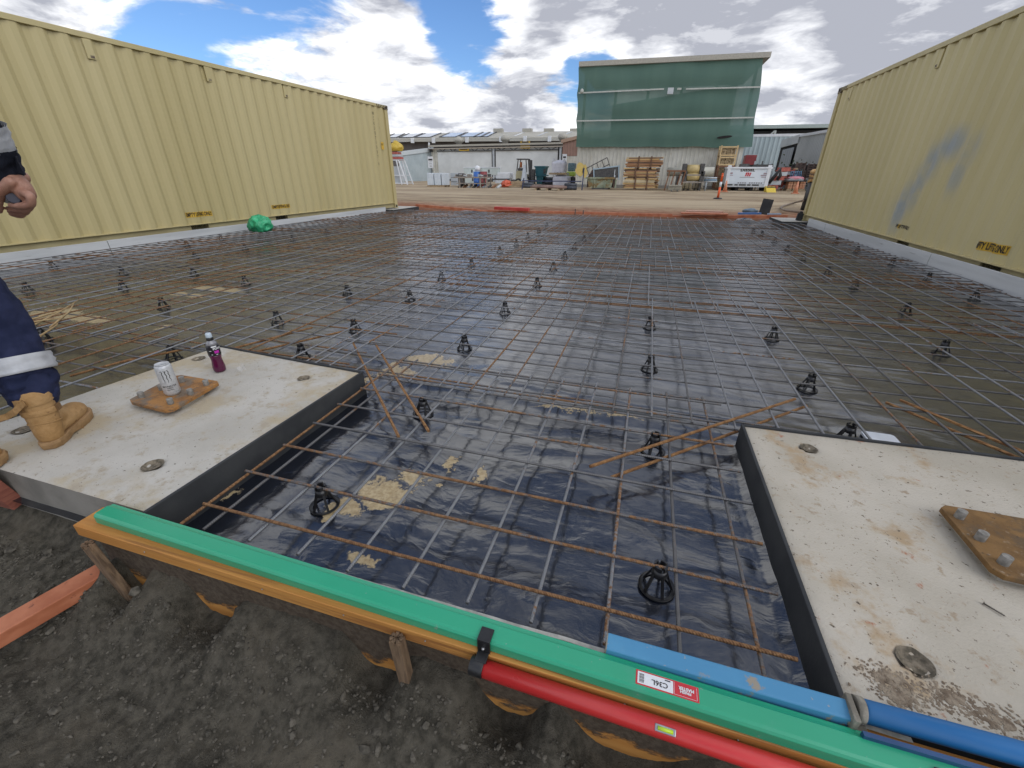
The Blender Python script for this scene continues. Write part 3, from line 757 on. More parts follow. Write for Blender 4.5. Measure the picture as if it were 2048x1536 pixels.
# red timbers in the soil, bottom left
p0 = at(222, 1126, z=-.150); p1 = at(0, 1252, z=-.165); p1 = p0 + (p1 - p0).normalized() * .95; p0.z -= .024; p1.z -= .024
tb = thing('timber_beam', 'red timber beam lying diagonally on the dark soil', 'timber', (p0 + p1) / 2)
MB().beam(p0, p1, .078, .052).build('beam', REDT, tb, bevel=.003)
d_ = (p1 - p0).normalized(); s_ = d_.cross(Vector((0, 0, 1))).normalized()
MB().beam(p0 - d_ * .018 - s_ * .02, p0 - s_ * .02, .036, .052).build('notched_end', REDT, tb, bevel=.002)
q0 = Vector((-1.00, .062, -.05)); q1 = Vector((-1.55, .03, -.03))
tb = thing('timber_block', 'red-brown timber leaning against the front of the left pier', 'timber', (q0 + q1) / 2)
MB().beam(q0 + Vector((0, -.012, 0)), q1 + Vector((0, -.012, 0)), .05, .17, up=(-.15, -.25, 1)).build('beam', mat('dark_red_timber', C(.20, .06, .04), C(.28, .10, .065), rough=.7, scale=14, aniso=(1, 1, 6), bump=.3), tb, bevel=.003)
ch = at(288, 1163, z=-.262)
tag(MB().beam(ch + Vector((-.014, -.006, .0)), ch + Vector((.014, .006, .008)), .012, .003).build('wood_chip', mat('fresh_wood', C(.50, .36, .16), C(.6, .45, .22), rough=.7), loc=ch), 'pale wood chip on the soil beside the formwork', 'wood chip')

# ------------------------------------------------------------------ screeds on the formwork
GREEN = mat('emerald_anodised', C(.020, .315, .165), C(.025, .34, .185), rough=.30, scale=1.5, spec=.55, spots=[(70, .67, .72, C(.20, .33, .25)), (6, .55, .80, C(.06, .32, .20)), (24, .68, .73, C(.28, .30, .24))], rvar=.12)
REDP = mat('red_gloss_tube', C(.55, .028, .028), C(.60, .036, .034), rough=.3, scale=2, spec=.6, spots=[(60, .70, .74, C(.40, .10, .08)), (8, .64, .8, C(.48, .06, .05))], rvar=.1)
BLKP = mat('black_plastic', C(.010, .010, .011), C(.018, .018, .019), rough=.38, scale=20)
BLUE = mat('worn_blue_paint', C(.055, .225, .40), C(.075, .27, .45), rough=.5, scale=4, spots=[(16, .60, .66, C(.26, .23, .18)), (5, .55, .72, C(.13, .24, .34)), (60, .66, .70, C(.3, .29, .26))])
BLUET = mat('blue_gloss_tube', C(.02, .15, .38), C(.03, .18, .42), rough=.38, scale=3, spots=[(22, .70, .74, C(.2, .2, .2))])
DIRT = mat('dusty_clamp', C(.16, .145, .115), C(.28, .26, .215), rough=.9, scale=30, bump=.5)
ga = Vector((-.306, .020, 0)); gb = Vector((2.75, -.022, 0))
gs = thing('screed_bar', 'long green screed bar resting on the formwork', 'screed', (ga + gb) / 2 + Vector((0, 0, ZT)))
gd = (gb - ga).normalized(); gn = Vector((-gd.y, gd.x, 0))
def gpt(s, w, z): return ga + gd * s + gn * w + Vector((0, 0, z))
# profile with a raised flat, a low back ledge and a sloped front (w, z)
GP = [(-.034, .051), (-.034, .078), (-.030, .084), (-.024, .0875), (.012, .0875), (.0155, .0855), (.021, .0835), (.028, .0825), (.0295, .080), (.0295, .051)]
Lg = (gb - ga).length; n = len(GP)
vs = [gpt(s, w, z) for s in (0, Lg) for (w, z) in GP]
MB().add(vs, [tuple(range(n)), tuple(range(2 * n - 1, n - 1, -1))] + [(n + i, n + (i + 1) % n, (i + 1) % n, i) for i in range(n)]).build('bar', GREEN, gs, bevel=.0012)
# black clamps and red handle tube
def clamp(s):
    o = MB(); c_ = gpt(s, 0, 0)
    vs = lambda w0, w1, z0, z1, s0=s - .017, s1=s + .017: [gpt(a, w, z) for z in (z0, z1) for w in (w0, w1) for a in (s0, s1)]
    FB = [(0, 2, 3, 1), (4, 5, 7, 6), (0, 1, 5, 4), (2, 6, 7, 3), (0, 4, 6, 2), (1, 3, 7, 5)]
    o.add(vs(-.041, -.004, .089, .094), FB).add(vs(-.041, -.0355, .045, .089), FB).add(vs(-.068, -.041, .048, .054, s - .015, s + .015), FB)
    r = o.build('clamp', BLKP, gs, bevel=.0015)
    sub(MB().cyl(gpt(s, -.0415, .068), gpt(s, -.0475, .068), .005, .003, n=6), 'wing_nut', GALV, r)
    return r
sA = 1.418; clamp(sA); clamp(2.365)
RA, RB = gpt(sA - .005, -.067, .030), gpt(2.70, -.062, .030)
MB().cyl(RA + gd * .014, RB, .0205, n=28).build('handle_tube', REDP, gs)
cp = MB().cyl(RA - gd * .020, RA + gd * .016, .0225, n=28).build('tube_cap', BLKP, gs, bevel=.002)
lv = MB(); c_ = at(1333, 1457, z=.045)
sc = (c_ - RA).dot(gd)
lo_ = RA + gd * sc + (CAM - (RA + gd * sc)).normalized() * .0198
LEV = mat('level_vial', C(.45, .62, .02), C(.52, .70, .05), rough=.15, scale=30)
o = MB().beam(lo_ - gd * .022, lo_ + gd * .022, .014, .004, up=(CAM - lo_)).build('level_frame', GALV, gs, bevel=.002)
sub(MB().cyl(lo_ - gd * .016 + (CAM - lo_).normalized() * .001, lo_ + gd * .016 + (CAM - lo_).normalized() * .001, .0042, n=12), 'vial', LEV, o)
# sticker
STR, STW = mat('sticker_red', C(.50, .02, .03), C(.54, .025, .035), rough=.35), mat('sticker_white', C(.66, .67, .68), C(.70, .71, .72), rough=.35)
zs = .0880; s0, s1 = (at(1272, 1345, z=zs) - ga).dot(gd), (at(1398, 1392, z=zs) - ga).dot(gd)
w0, w1 = -.0225, .0105
def gq(a0, a1, b0, b1, z): return [gpt(a0, b0, z), gpt(a1, b0, z), gpt(a1, b1, z), gpt(a0, b1, z)]
st = MB().add(gq(s0, s1, w0, w1, zs), [(0, 1, 2, 3)]).build('sticker', STR, gs)
sm1 = s0 + (s1 - s0) * .60
sub(MB().add(gq(s0 + .004, sm1, w0 + .003, w1 - .003, zs + .0004), [(0, 1, 2, 3)]), 'sticker_panel', STW, st)
bc = MB()
for k in range(9):
    w_ = w0 + .006 + k * .0023; bc.add(gq(s0 + .0075, s0 + .0185, w_, w_ + (.0013 if k % 3 else .0008), zs + .0008), [(0, 1, 2, 3)])
sub(bc, 'barcode', INK, st)
# the lettering reads from the slab side (upside down for the camera)
def stx(body, size, s, w, mt, sxx=1.0, bold=0):
    vs, fs = textmesh(body, size, bold=bold)
    sub(MB().add([gpt(s - v.x * sxx, w - v.y, zs + .0009) for v in vs], fs), 'lettering', mt, st)
stx('C36L', .0155, (s0 + .018 + sm1) / 2 + .003, -.0075, INK, 1.05, .0003)
stx('MASTER', .0095, (sm1 + s1) / 2 + .001, -.002, STW, .95, .0004); stx('FINISH', .0082, (sm1 + s1) / 2 - .001, -.0095, STW, 1.0, .0003)
for a0, a1, b0, b1 in ((sm1 + .002, s1 - .004, w0 + .003, w0 + .0036), (s1 - .0046, s1 - .004, w0 + .003, w1 - .003), (sm1 + .002, sm1 + .0026, w0 + .003, w1 - .003)):
    sub(MB().add(gq(a0, a1, b0, b1, zs + .0006), [(0, 1, 2, 3)]), 'sticker_line', STW, st)
sub(MB().add(gq(sm1 - .018, sm1 - .006, w1 - .0075, w1 - .005, zs + .0008), [(0, 1, 2, 3)]), 'sticker_mark', INK, st)

# older blue screed
ba = Vector((1.405, .046, 0)); bb_ = Vector((1.915, .0445, 0)); bd = (bb_ - ba).normalized(); bnn = Vector((-bd.y, bd.x, 0))
bsd = thing('screed_bar', 'worn pale-blue screed bar with tube handle on the green bar', 'screed', ba + Vector((.2, 0, ZT)))
BP = [(-.020, .052), (-.020, .094), (-.017, .097), (.018, .102), (.021, .099), (.021, .052)]
vs = [ba + bd * s + bnn * w + Vector((0, 0, z + .002)) for s in (0, .515) for (w, z) in BP]; n = len(BP)
MB().add(vs, [tuple(range(n)), tuple(range(2 * n - 1, n - 1, -1))] + [(n + i, n + (i + 1) % n, (i + 1) % n, i) for i in range(n)]).build('bar', BLUE, bsd, bevel=.0015)
BE = [(w * .97, z) for w, z in BP]
vs = [ba + bd * s + bnn * w + Vector((0, 0, z + .002)) for s in (-.002, .0005) for (w, z) in BE]
MB().add(vs, [tuple(range(n)), tuple(range(2 * n - 1, n - 1, -1))] + [(n + i, n + (i + 1) % n, (i + 1) % n, i) for i in range(n)]).build('end_cap', DIRT, bsd)
ta, tb_ = Vector((1.945, .058, .090)), Vector((2.75, .064, .092))
MB().cyl(ta, tb_, .0235, n=26).build('handle_tube', BLUET, bsd)
MB().beam((1.93, .005, .075), (2.75, .003, .078), .010, .046).build('lower_blade', mat('navy_blade', C(.012, .05, .14), C(.02, .07, .18), rough=.4), bsd)
MB().cyl(ta + Vector((-.012, 0, .001)), ta + Vector((.004, 0, .001)), .0255, n=26).build('tube_end', DIRT, bsd)
br = MB().box((1.921, .045, .082), (.012, .058, .062)).box((1.935, .02, .060), (.05, .05, .006)).build('bracket', DIRT, bsd, bevel=.002)
sub(MB().cyl((1.912, .03, .085), (1.93, .03, .085), .008, n=8), 'bolt', DIRT, br)
sub(MB().cyl((1.935, .010, .079), (1.99, .006, .079), .004, n=8), 'bolt', DIRT, br)

# ------------------------------------------------------------------ reinforcing mesh
def rebar_mat(name, lo, hi, steel1, steel2):
    m = bpy.data.materials.new(name); m.use_nodes = True; t = m.node_tree; b = NB(t); bs = t.nodes['Principled BSDF']
    pos = b.n('ShaderNodeNewGeometry').outputs['Position']; rn = b.n('ShaderNodeObjectInfo').outputs['Random']
    sh = b.n('ShaderNodeCombineXYZ'); t.links.new(b.m('MULTIPLY', rn, 40.0), sh.inputs[2])
    p2 = b.vm('ADD', pos, sh.outputs[0])
    n = b.m('ADD', b.m('MULTIPLY', b.noise(p2, 2.2, 3), .55), b.m('MULTIPLY', b.noise(p2, 55, 4, .6), .45))
    n = b.m('ADD', n, b.m('MULTIPLY', b.m('SUBTRACT', rn, .5), .16))
    rust = b.ss(n, lo, hi)
    st = b.mix(b.noise(p2, 30, 3), steel1, steel2)
    ru = b.mix(b.ss(b.noise(p2, 90, 4), .35, .65), C(.15, .07, .028), C(.29, .155, .068))
    t.links.new(b.mix(rust, st, ru), bs.inputs['Base Color'])
    t.links.new(b.m('SUBTRACT', .6, b.m('MULTIPLY', rust, .55)), bs.inputs['Metallic'])
    t.links.new(b.m('ADD', .38, b.m('MULTIPLY', rust, .4)), bs.inputs['Roughness'])
    sp = b.n('ShaderNodeSeparateXYZ'); t.links.new(pos, sp.inputs[0])
    wv = b.m('SINE', b.m('MULTIPLY', b.m('ADD', sp.outputs[0], sp.outputs[1]), 6.2832 / .0085))
    bn = b.n('ShaderNodeBump'); bn.inputs['Strength'].default_value = .55; bn.inputs['Distance'].default_value = .002
    t.links.new(b.m('ADD', wv, b.m('MULTIPLY', b.noise(pos, 150, 3), 1.5)), bn.inputs['Height']); t.links.new(bn.outputs[0], bs.inputs['Normal'])
    return m
BARM = rebar_mat('mesh_bar_steel', .50, .60, C(.10, .097, .097), C(.22, .215, .215))
BARG = rebar_mat('mesh_bar_grey', .58, .64, C(.18, .185, .195), C(.36, .365, .38))
BARR = rebar_mat('mesh_bar_rust', .28, .46, C(.20, .20, .21), C(.30, .30, .31))
def barmesh(name, mt, n=8):
    vs = [(x, math.cos(2 * math.pi * i / n), math.sin(2 * math.pi * i / n)) for x in (0, 1) for i in range(n)]
    me = bpy.data.meshes.new(name); me.from_pydata(vs, [], [(i, (i + 1) % n, n + (i + 1) % n, n + i) for i in range(n)] + [tuple(range(n - 1, -1, -1)), tuple(range(n, 2 * n))])
    me.polygons.foreach_set('use_smooth', [True] * n + [False, False]); me.materials.append(mt); return me
BM = {k: barmesh('bar_' + k, mt) for k, mt in (('m', BARM), ('g', BARG), ('r', BARR))}
def bar(parent, a, b, r, kind, base):
    o = bpy.data.objects.new('bar', BM[kind]); COL.objects.link(o)
    a, b = Vector(a), Vector(b); d = b - a
    o.parent = parent; o.location = a - base; o.scale = (d.length, r, r)
    o.rotation_euler = d.to_track_quat('X', 'Z').to_euler()
    return o
RB = .0058
def sheet(label, x0, x1, y0, y1, xs, ys, xtop, kx, ky, wob=0.0, zoff=0.0):
    """xs: positions of bars running in Y; ys: positions of bars running in X"""
    base = Vector(((x0 + x1) / 2, (y0 + y1) / 2, 0))
    th = thing('reinforcing_mesh', label, 'steel mesh', base)
    rnd = random.Random(label)
    for x in xs:
        k = kx(x, rnd); j = rnd.uniform(-.004, .004); z = (-RB if xtop else RB) + zoff
        bar(th, (x + j, y0 + rnd.uniform(-.006, .006), z + rnd.uniform(-wob, wob)), (x + rnd.uniform(-.004, .004), y1 + rnd.uniform(-.006, .006), z + rnd.uniform(-wob, wob)), RB, k, base)
    for y in ys:
        k = ky(y, rnd); z = (RB if xtop else -RB) + zoff
        bar(th, (x0 + rnd.uniform(-.006, .006), y + rnd.uniform(-.003, .003), z + rnd.uniform(-wob, wob)), (x1 + rnd.uniform(-.006, .006), y + rnd.uniform(-.003, .003), z + rnd.uniform(-wob, wob)), RB, k, base)
    return th
def ar(a, st, b):
    out = []; k = 0
    while a + k * st <= b + 1e-6: out.append(a + k * st); k += 1
    return out
sheet('steel mesh between the two front piers over shiny black film', -.107, 1.887, .105, 1.69, [-.10] + ar(0, .2, 1.81), ar(.2, .2, 1.61), True,
      lambda x, r: 'r' if x < -.05 else ('m' if x < .1 or x > 1.5 else 'g'), lambda y, r: 'r' if y < .3 else 'm', .001)
def kmix(pr):
    return lambda v, r: 'r' if r.random() < pr else ('m' if r.random() < .6 else 'g')
rows = [(1.36, 3.75), (3.47, 5.58), (5.25, 7.41), (7.08, 9.45), (8.95, 11.25), (10.92, 13.08)]
names = ['nearest', 'second', 'third', 'fourth', 'fifth', 'farthest']
for i, (y0, y1) in enumerate(rows):
    inner = ar(y0 + .10, .2, y1 - .12); ys = [y0 + .012] + inner + [y1 - .012]
    sx = random.Random(i).uniform(-.05, .05) if i else 0
    xsR = [x + sx for x in ar(-.68, .2, 5.13)]
    xsL = [x + sx * .6 for x in ar(-6.79, .2, -.41)]
    pr = .25 if i == 0 else .45
    def kyf(y, r, y0=y0, y1=y1): return 'r' if (y < y0 + .05 and y0 > 2) or y > y1 - .1 else ('m' if r.random() < .8 else 'g')
    sheet('%s row of steel mesh from the right container to the middle lap' % names[i], -.72, 5.172, y0, y1, xsR, ys, False, lambda v, r: 'g' if r.random() < .6 else 'm', kyf, .003, .004 * (i % 2))
    sheet('%s row of steel mesh from the left container to the middle lap' % names[i], -6.83, -.385, y0, y1, xsL, [y + .02 for y in ys], False, kmix(.2), lambda v, r, k=kyf: 'r' if r.random() < .15 else k(v, r), .003, .008 - .004 * (i % 2))
sheet('steel mesh beside the left pier below the left container', -6.82, -1.56, .08, 1.55, ar(-6.75, .2, -1.6), ar(.16, .2, 1.5), False, kmix(.3), kmix(.25), .003, .004)
sheet('steel mesh beside the right pier below the right container', 3.32, 5.16, .10, 1.55, ar(3.36, .2, 5.1), ar(.18, .2, 1.5), False, kmix(.2), kmix(.25), .003, .004)

# loose trimmer bars
N12 = mat('rusty_trimmer_bar', C(.20, .085, .028), C(.34, .165, .06), rough=.8, scale=60)
mrb = bpy.data.materials.new('rusty_ribbed_bar'); mrb.use_nodes = True; t = mrb.node_tree; b = NB(t); bs = t.nodes['Principled BSDF']
pos = b.n('ShaderNodeNewGeometry').outputs['Position']; sp = b.n('ShaderNodeSeparateXYZ'); t.links.new(pos, sp.inputs[0])
t.links.new(b.mix(b.ss(b.noise(pos, 40, 5), .3, .7), C(.22, .10, .035), C(.42, .22, .085)), bs.inputs['Base Color']); bs.inputs['Roughness'].default_value = .8
wv = b.m('SINE', b.m('MULTIPLY', b.m('ADD', sp.outputs[0], sp.outputs[1]), 6.2832 / .011))
bn = b.n('ShaderNodeBump'); bn.inputs['Strength'].default_value = .9; bn.inputs['Distance'].default_value = .003; t.links.new(wv, bn.inputs['Height']); t.links.new(bn.outputs[0], bs.inputs['Normal'])
TRIM = barmesh('trimmer', mrb, 12)
def trimmer(label, a, b_, r=.0074):
    a, b_ = Vector(a), Vector(b_); d = b_ - a
    o = bpy.data.objects.new('reinforcing_bar', TRIM); COL.objects.link(o)
    o.location = a; o.scale = (d.length, r, r); o.rotation_euler = d.to_track_quat('X', 'Z').to_euler()
    tag(o, label, 'steel bar')
def at2(u, v, z): return at(u, v, z=z)
trimmer('rusty bar crossing the chair near the right pier, upper of two', at2(1180, 933, .016), at2(1590, 798, .020))
trimmer('rusty bar running under the right pier corner, lower of two', at2(1222, 955, -.016), at2(1613, 812, -.012))
trimmer('rusty bar at the left pier corner, the left one of two', at2(705, 683, -.014), at2(797, 873, .014))
trimmer('rusty bar at the left pier corner, ending by the chair', at2(748, 683, -.014), at2(857, 862, .012))
trimmer('rusty bar behind the right pier, reaching the picture edge', at2(1772, 805, -.014), at2(2080, 934, -.014))
trimmer('second rusty bar behind the right pier, slightly farther back', at2(1800, 800, .018), at2(2080, 918, -.014))
trimmer('rusty bar behind the left pier and the bottle, upper of two', at2(455, 700, -.016), at2(625, 655, -.016))
trimmer('rusty bar behind the left pier, passing the bottle', at2(500, 706, -.016), at2(690, 662, -.016))
trimmer('rusty bar left of the can beyond the pier edge', at2(240, 725, -.016), at2(400, 692, -.016))
trimmer('rusty bar farther behind the can, nearly parallel', at2(140, 752, -.016), at2(330, 700, -.016))

# ------------------------------------------------------------------ bar chairs
CHB = mat('black_chair_plastic', C(.008, .008, .009), C(.014, .014, .016), rough=.35, scale=30)
def make_chair():
    th = thing('bar_chair', 'x', 'bar chair', (0, 0, 0))
    H = .094
    base = MB(); base.lathe((0, 0, 0), [(.0395, .004), (.0395, .001), (.050, .001), (.0515, .0065), (.0500, .0065), (.049, .0042), (.0395, .004)], n=32, caps=False)
    bo = base.build('base_ring', CHB, th)
    for k in range(5):
        a = 2 * math.pi * k / 5 + .4; c, s_ = math.cos(a), math.sin(a)
        lg = MB(); d = Vector((c, s_, 0)); tn = Vector((-s_, c, 0))
        def rect(p_, w, dp): return [p_ + tn * (i * w / 2) + d * (j * dp / 2) for i, j in ((-1, -1), (1, -1), (1, 1), (-1, 1))]
        A = rect(d * .041 + Vector((0, 0, .003)), .0075, .006); B = rect(d * .0195 + Vector((0, 0, H - .022)), .0075, .006)
        lg.add(A + B, [(0, 1, 5, 4), (1, 2, 6, 5), (2, 3, 7, 6), (3, 0, 4, 7)])
        lg.build('leg', CHB, th)
    MB().lathe((0, 0, 0), [(.0205, H - .034), (.0225, H - .03), (.0195, H - .004), (.017, H - .004), (.018, H - .034), (.0205, H - .034)], n=20, caps=False).build('collar', CHB, th)
    cr = MB()
    for k in range(4):
        a = math.pi / 4 + k * math.pi / 2
        pts = []
        for e in (-.55, 0, .55): pts += [(.0195 * math.cos(a + e), .0195 * math.sin(a + e)), (.0135 * math.cos(a + e), .0135 * math.sin(a + e))]
        top = H + .012
        vs = [(x, y, z) for z in (H - .006, top) for x, y in pts]
        cr.add(vs, [(0, 2, 8, 6), (2, 4, 10, 8), (1, 7, 9, 3), (3, 9, 11, 5), (6, 8, 9, 7), (8, 10, 11, 9), (0, 6, 7, 1), (4, 5, 11, 10)])
    cr.build('saddle', CHB, th)
    return th
proto = make_chair(); proto.scale = (1.15, 1.15, 1.0)
chairs = [(640, 972), (1323, 1130), (843, 795), (1312, 868), (1625, 748), (1703, 850), (1896, 680), (1820, 604), (1551, 653), (1303, 712), (1303, 632), (928, 673), (1010, 604), (1075, 554), (1107, 524), (1130, 502), (1150, 484), (1169, 470), (1182, 460), (1192, 450), (818, 580), (882, 542), (943, 516), (999, 493), (1033, 479), (1056, 465), (1078, 455), (1094, 444), (692, 570), (707, 638), (600, 690), (550, 622), (337, 692), (487, 552), (320, 595), (240, 560), (383, 534), (240, 533), (387, 503), (48, 565), (100, 520), (75, 655), (25, 610), (487, 487), (583, 470), (652, 457), (1508, 456), (1525, 461), (1552, 474), (1577, 489), (1609, 507), (1660, 533), (1715, 558), (1862, 545), (1790, 515), (1718, 492), (1958, 580), (1675, 475), (30, 805), (440, 469), (370, 480), (680, 438), (720, 445), (790, 430), (830, 432)]
near = {0: 'bar chair ringed by spilt sand near the left pier', 1: 'bar chair nearest to the blue screed bar', 2: 'bar chair by the rusty bar ends right of the left pier', 3: 'bar chair under the rusty bar near the right pier',
        4: 'bar chair in open mesh beyond the right pier corner', 5: 'bar chair just behind the right pier beside the white lid', 6: 'bar chair right of the right pier, under the decal', 7: 'bar chair farther right, below the yellow decal',
        8: 'bar chair beyond the right pier, second in its row', 9: 'bar chair in the middle of the slab, straddled by a depth bar', 10: 'bar chair in the middle just before the rusty lap', 11: 'bar chair on bright film beyond the sand patch',
        12: 'bar chair just before the first lap, centre left', 29: 'bar chair left of the sand, beyond the pier corner', 30: 'bar chair right behind the left pier, past the bottle', 31: 'bar chair beyond the bottle, one row back', 32: 'bar chair just behind the can over the pier edge',
        58: 'bar chair behind the worker\'s boot strap', 41: 'bar chair behind the worker\'s knee band', 42: 'bar chair half hidden by the worker\'s trouser leg', 28: 'bar chair left of the middle lap, third row', 20: 'bar chair at the near end of the middle lap',
        7: 'bar chair on dark film left of the yellow decal', 59: 'tiny bar chair at the foot of the left edge board, nearer', 60: 'tiny bar chair at the foot of the left edge board, farther'}
rr = random.Random(3)
ORD = ['nearest', 'second', 'third', 'fourth', 'fifth', 'sixth', 'seventh', 'eighth', 'ninth', 'tenth', 'eleventh', 'twelfth', 'thirteenth', 'fourteenth']
spotsc = [at(u, v, z=.012) for u, v in chairs]; rowof = {}
for i, p_ in enumerate(spotsc):
    if i in near: continue
    x = p_.x
    key = 'along the right container edge' if x > 4.5 else 'in the row parallel to the right container' if x > 3 else 'in the centre row running to the far edge' if x > -.2 else 'in the row left of the middle lap' if x > -1.4 else 'in the row between left pier and left container' if x > -4.0 else 'on dusty film near the left container'
    rowof.setdefault(key, []).append(i)
for key, ids in rowof.items():
    for k, i in enumerate(sorted(ids, key=lambda q: spotsc[q].y)): near[i] = '%s bar chair counted from the camera, %s' % (ORD[k], key)
for i, p_ in enumerate(spotsc):
    lab = near[i]; grp = 'bar chairs propping up the mesh'; rz = rr.uniform(0, 6.28); z0 = max(pz(p_.x + .055 * math.cos(a), p_.y + .055 * math.sin(a)) for a in (0, 1, 2, 3, 4, 5)) + .001
    if i == 0:
        proto.location = (p_.x, p_.y, z0); proto.rotation_euler = (0, 0, rz); tag(proto, lab, group=grp)
    else: dup(proto, (p_.x, p_.y, z0), rz, lab, grp).rotation_euler = (rr.uniform(-.05, .05), rr.uniform(-.05, .05), rz)

# ------------------------------------------------------------------ small things on the slab
ALU = mat('aluminium', C(.50, .51, .52), C(.58, .59, .60), rough=.4, metal=.35)
CANW = mat('white_can_print', C(.47, .48, .49), C(.56, .57, .58), rough=.32, scale=90, metal=.15)
c0 = Vector((-.883, .716, ZT + .042))
can = thing('drink_can', 'tall white energy drink can standing on the rusty plate', 'can', c0); can.scale = (1.1, 1.1, 1.08)
CR = .033
MB().lathe(c0, [(.024, .0), (.026, .001), (.031, .010), (CR, .014), (CR, .140), (.0315, .148), (.0275, .1545)], n=40).build('body', CANW, can)
MB().lathe(c0, [(.0275, .156), (.0280, .1585), (.0268, .159), (.0258, .1560), (.0005, .1556)], n=40, caps=False).build('rim', ALU, can)
MB().box(c0 + Vector((0, .008, .1568)), (.013, .022, .001), .5).build('pull_tab', ALU, can)
fc = math.atan2(CAM.y - c0.y, CAM.x - c0.x) - .10       # side turned to the camera
def canw(x, z, r=CR + .0004): return c0 + Vector((r * math.cos(fc + x / CR), r * math.sin(fc + x / CR), z))
def ribbon(pts, w, name, mt, par):
    mb = MB(); n = len(pts); vs = []
    for i, (x, z, ww) in enumerate(pts):
        x0, z0, _ = pts[max(i - 1, 0)]; x1, z1, _ = pts[min(i + 1, n - 1)]
        l = math.hypot(x1 - x0, z1 - z0); nx_, nz_ = -(z1 - z0) / l, (x1 - x0) / l
        vs += [canw(x + nx_ * ww * w, z + nz_ * ww * w), canw(x - nx_ * ww * w, z - nz_ * ww * w)]
    mb.add(vs, [(2 * i, 2 * i + 2, 2 * i + 3, 2 * i + 1) for i in range(n - 1)]); return mb.build(name, mt, par)
claw = [[(-.018, .128, .6), (-.012, .131, 1), (-.009, .124, 1.1), (-.012, .116, .9), (-.0095, .105, 1), (-.012, .095, .8), (-.009, .083, .8), (-.011, .072, .4)],
        [(-.004, .131, .6), (.0005, .126, 1), (.003, .130, 1.0), (.0005, .118, 1), (.004, .106, 1), (.0015, .095, .8), (.004, .084, .7), (.002, .070, .3)],
        [(.006, .130, .6), (.012, .131, 1), (.015, .124, 1.1), (.012, .115, .9), (.0155, .105, 1), (.0125, .095, .8), (.016, .084, .7), (.0135, .076, .3)]]
for c_ in claw: ribbon(c_, .0017, 'claw_mark', INK, can)
for body, size, z, sx_ in (('MONSTER', .0125, .052, 1.0), ('ENERGY', .0055, .043, 1.2), ('ULTRA', .0065, .034, 1.3)):
    vs, fs = textmesh(body, size, bold=.0002); MB().add([canw(v.x * sx_, z + v.y) for v in vs], fs).build('lettering', INK, can)
vs, fs = textmesh('500 mL', .005); MB().add([canw(.022 + v.x, .020 + v.y) for v in vs], fs).build('lettering', INK, can)

c0 = Vector((-.987, 1.073, ZT))
LIQ = mat('dark_purple_drink', C(.075, .004, .035), C(.10, .007, .05), rough=.12, spec=.7)
CLEAR = mat('smoky_clear_plastic', C(.22, .22, .24), C(.30, .30, .32), rough=.15, spec=.7)
bot = thing('drink_bottle', 'purple sports drink bottle with pale cap on the left pier', 'bottle', c0)
prof = [(.020, 0), (.029, .003), (.0325, .012), (.0335, .030), (.031, .052), (.0285, .070), (.0285, .085), (.0315, .102), (.0325, .108)]
MB().lathe(c0, prof, n=32).build('lower_body', LIQ, bot)
LAB = mat('black_label', C(.010, .009, .014), C(.018, .016, .022), rough=.3)
MB().lathe(c0, [(.0328, .108), (.0335, .112), (.0335, .160), (.0315, .172)], n=32).build('label', LAB, bot)
MB().lathe(c0, [(.0315, .172), (.026, .185), (.018, .195), (.0165, .200)], n=32).build('shoulder', CLEAR, bot)
MB().lathe(c0, [(.0165, .198), (.0185, .199), (.0185, .214), (.0165, .216)], n=24).build('cap_collar', BLKP, bot)
MB().lathe(c0, [(.0160, .216), (.0165, .218), (.0158, .238), (.012, .242), (.010, .2425)], n=24).build('cap', mat('pale_blue_cap', C(.42, .50, .58), C(.48, .56, .63), rough=.3), bot)
fc2 = math.atan2(CAM.y - c0.y, CAM.x - c0.x)
def botw(x, z, r=.0338): return c0 + Vector((r * math.cos(fc2 + x / .0335), r * math.sin(fc2 + x / .0335), z))
MAG = mat('magenta_print', C(.45, .02, .36), C(.5, .03, .4), rough=.35); WHI = mat('white_print', C(.72, .73, .74), C(.76, .77, .78), rough=.35)
mb = MB(); xs_ = [.001 + k * .0028 for k in range(10)]
mb.add([botw(x, z) for x in xs_ for z in (.124, .140)], [(2 * i, 2 * i + 2, 2 * i + 3, 2 * i + 1) for i in range(9)]); mb.build('label_block', MAG, bot)
vs, fs = textmesh('POWERADE', .017, bold=.0006); w_ = min(v.x for v in vs); MB().add([botw(v.x - w_ - .002, .151 + v.y, .0339) for v in vs], fs).build('lettering', WHI, bot)
for x, z, wx in ((-.018, .141, .012), (-.013, .118, .008), (.012, .117, .010)):
    MB().add([botw(x + a, z + e, .0339) for a in (-wx / 2, 0, wx / 2) for e in (-.0015, .0015)], [(0, 2, 3, 1), (2, 4, 5, 3)]).build('label_line', WHI, bot)
MB().add([botw(.006 + a, z, .0336 - .06 * max(0, z - .16)) for a in (-.014, -.006, .004, .014) for z in (.161, .169)], [(0, 2, 3, 1), (2, 4, 5, 3), (4, 6, 7, 5)]).build('label_block', WHI, bot)
# scrap of clear plastic beside the bottle
GLS = bpy.data.materials.new('clear_film'); GLS.use_nodes = True; b_ = GLS.node_tree.nodes['Principled BSDF']
b_.inputs['Base Color'].default_value = (.8, .8, .8, 1); b_.inputs['Alpha'].default_value = .22; b_.inputs['Roughness'].default_value = .1
mb = MB(); cc = at(483, 742, z=ZT)
for k in range(5):
    a = k * 1.25; mb.add([cc + Vector((.028 * math.cos(a + e), .02 * math.sin(a + e), z * (1 + .3 * math.sin(k * 2)))) * 1 for e in (0, .7) for z in (.001, .03)], [(0, 2, 3, 1)], True)
tag(mb.build('plastic_wrapper', GLS, loc=cc), 'scrap of clear plastic beside the drink bottle', 'wrapper')
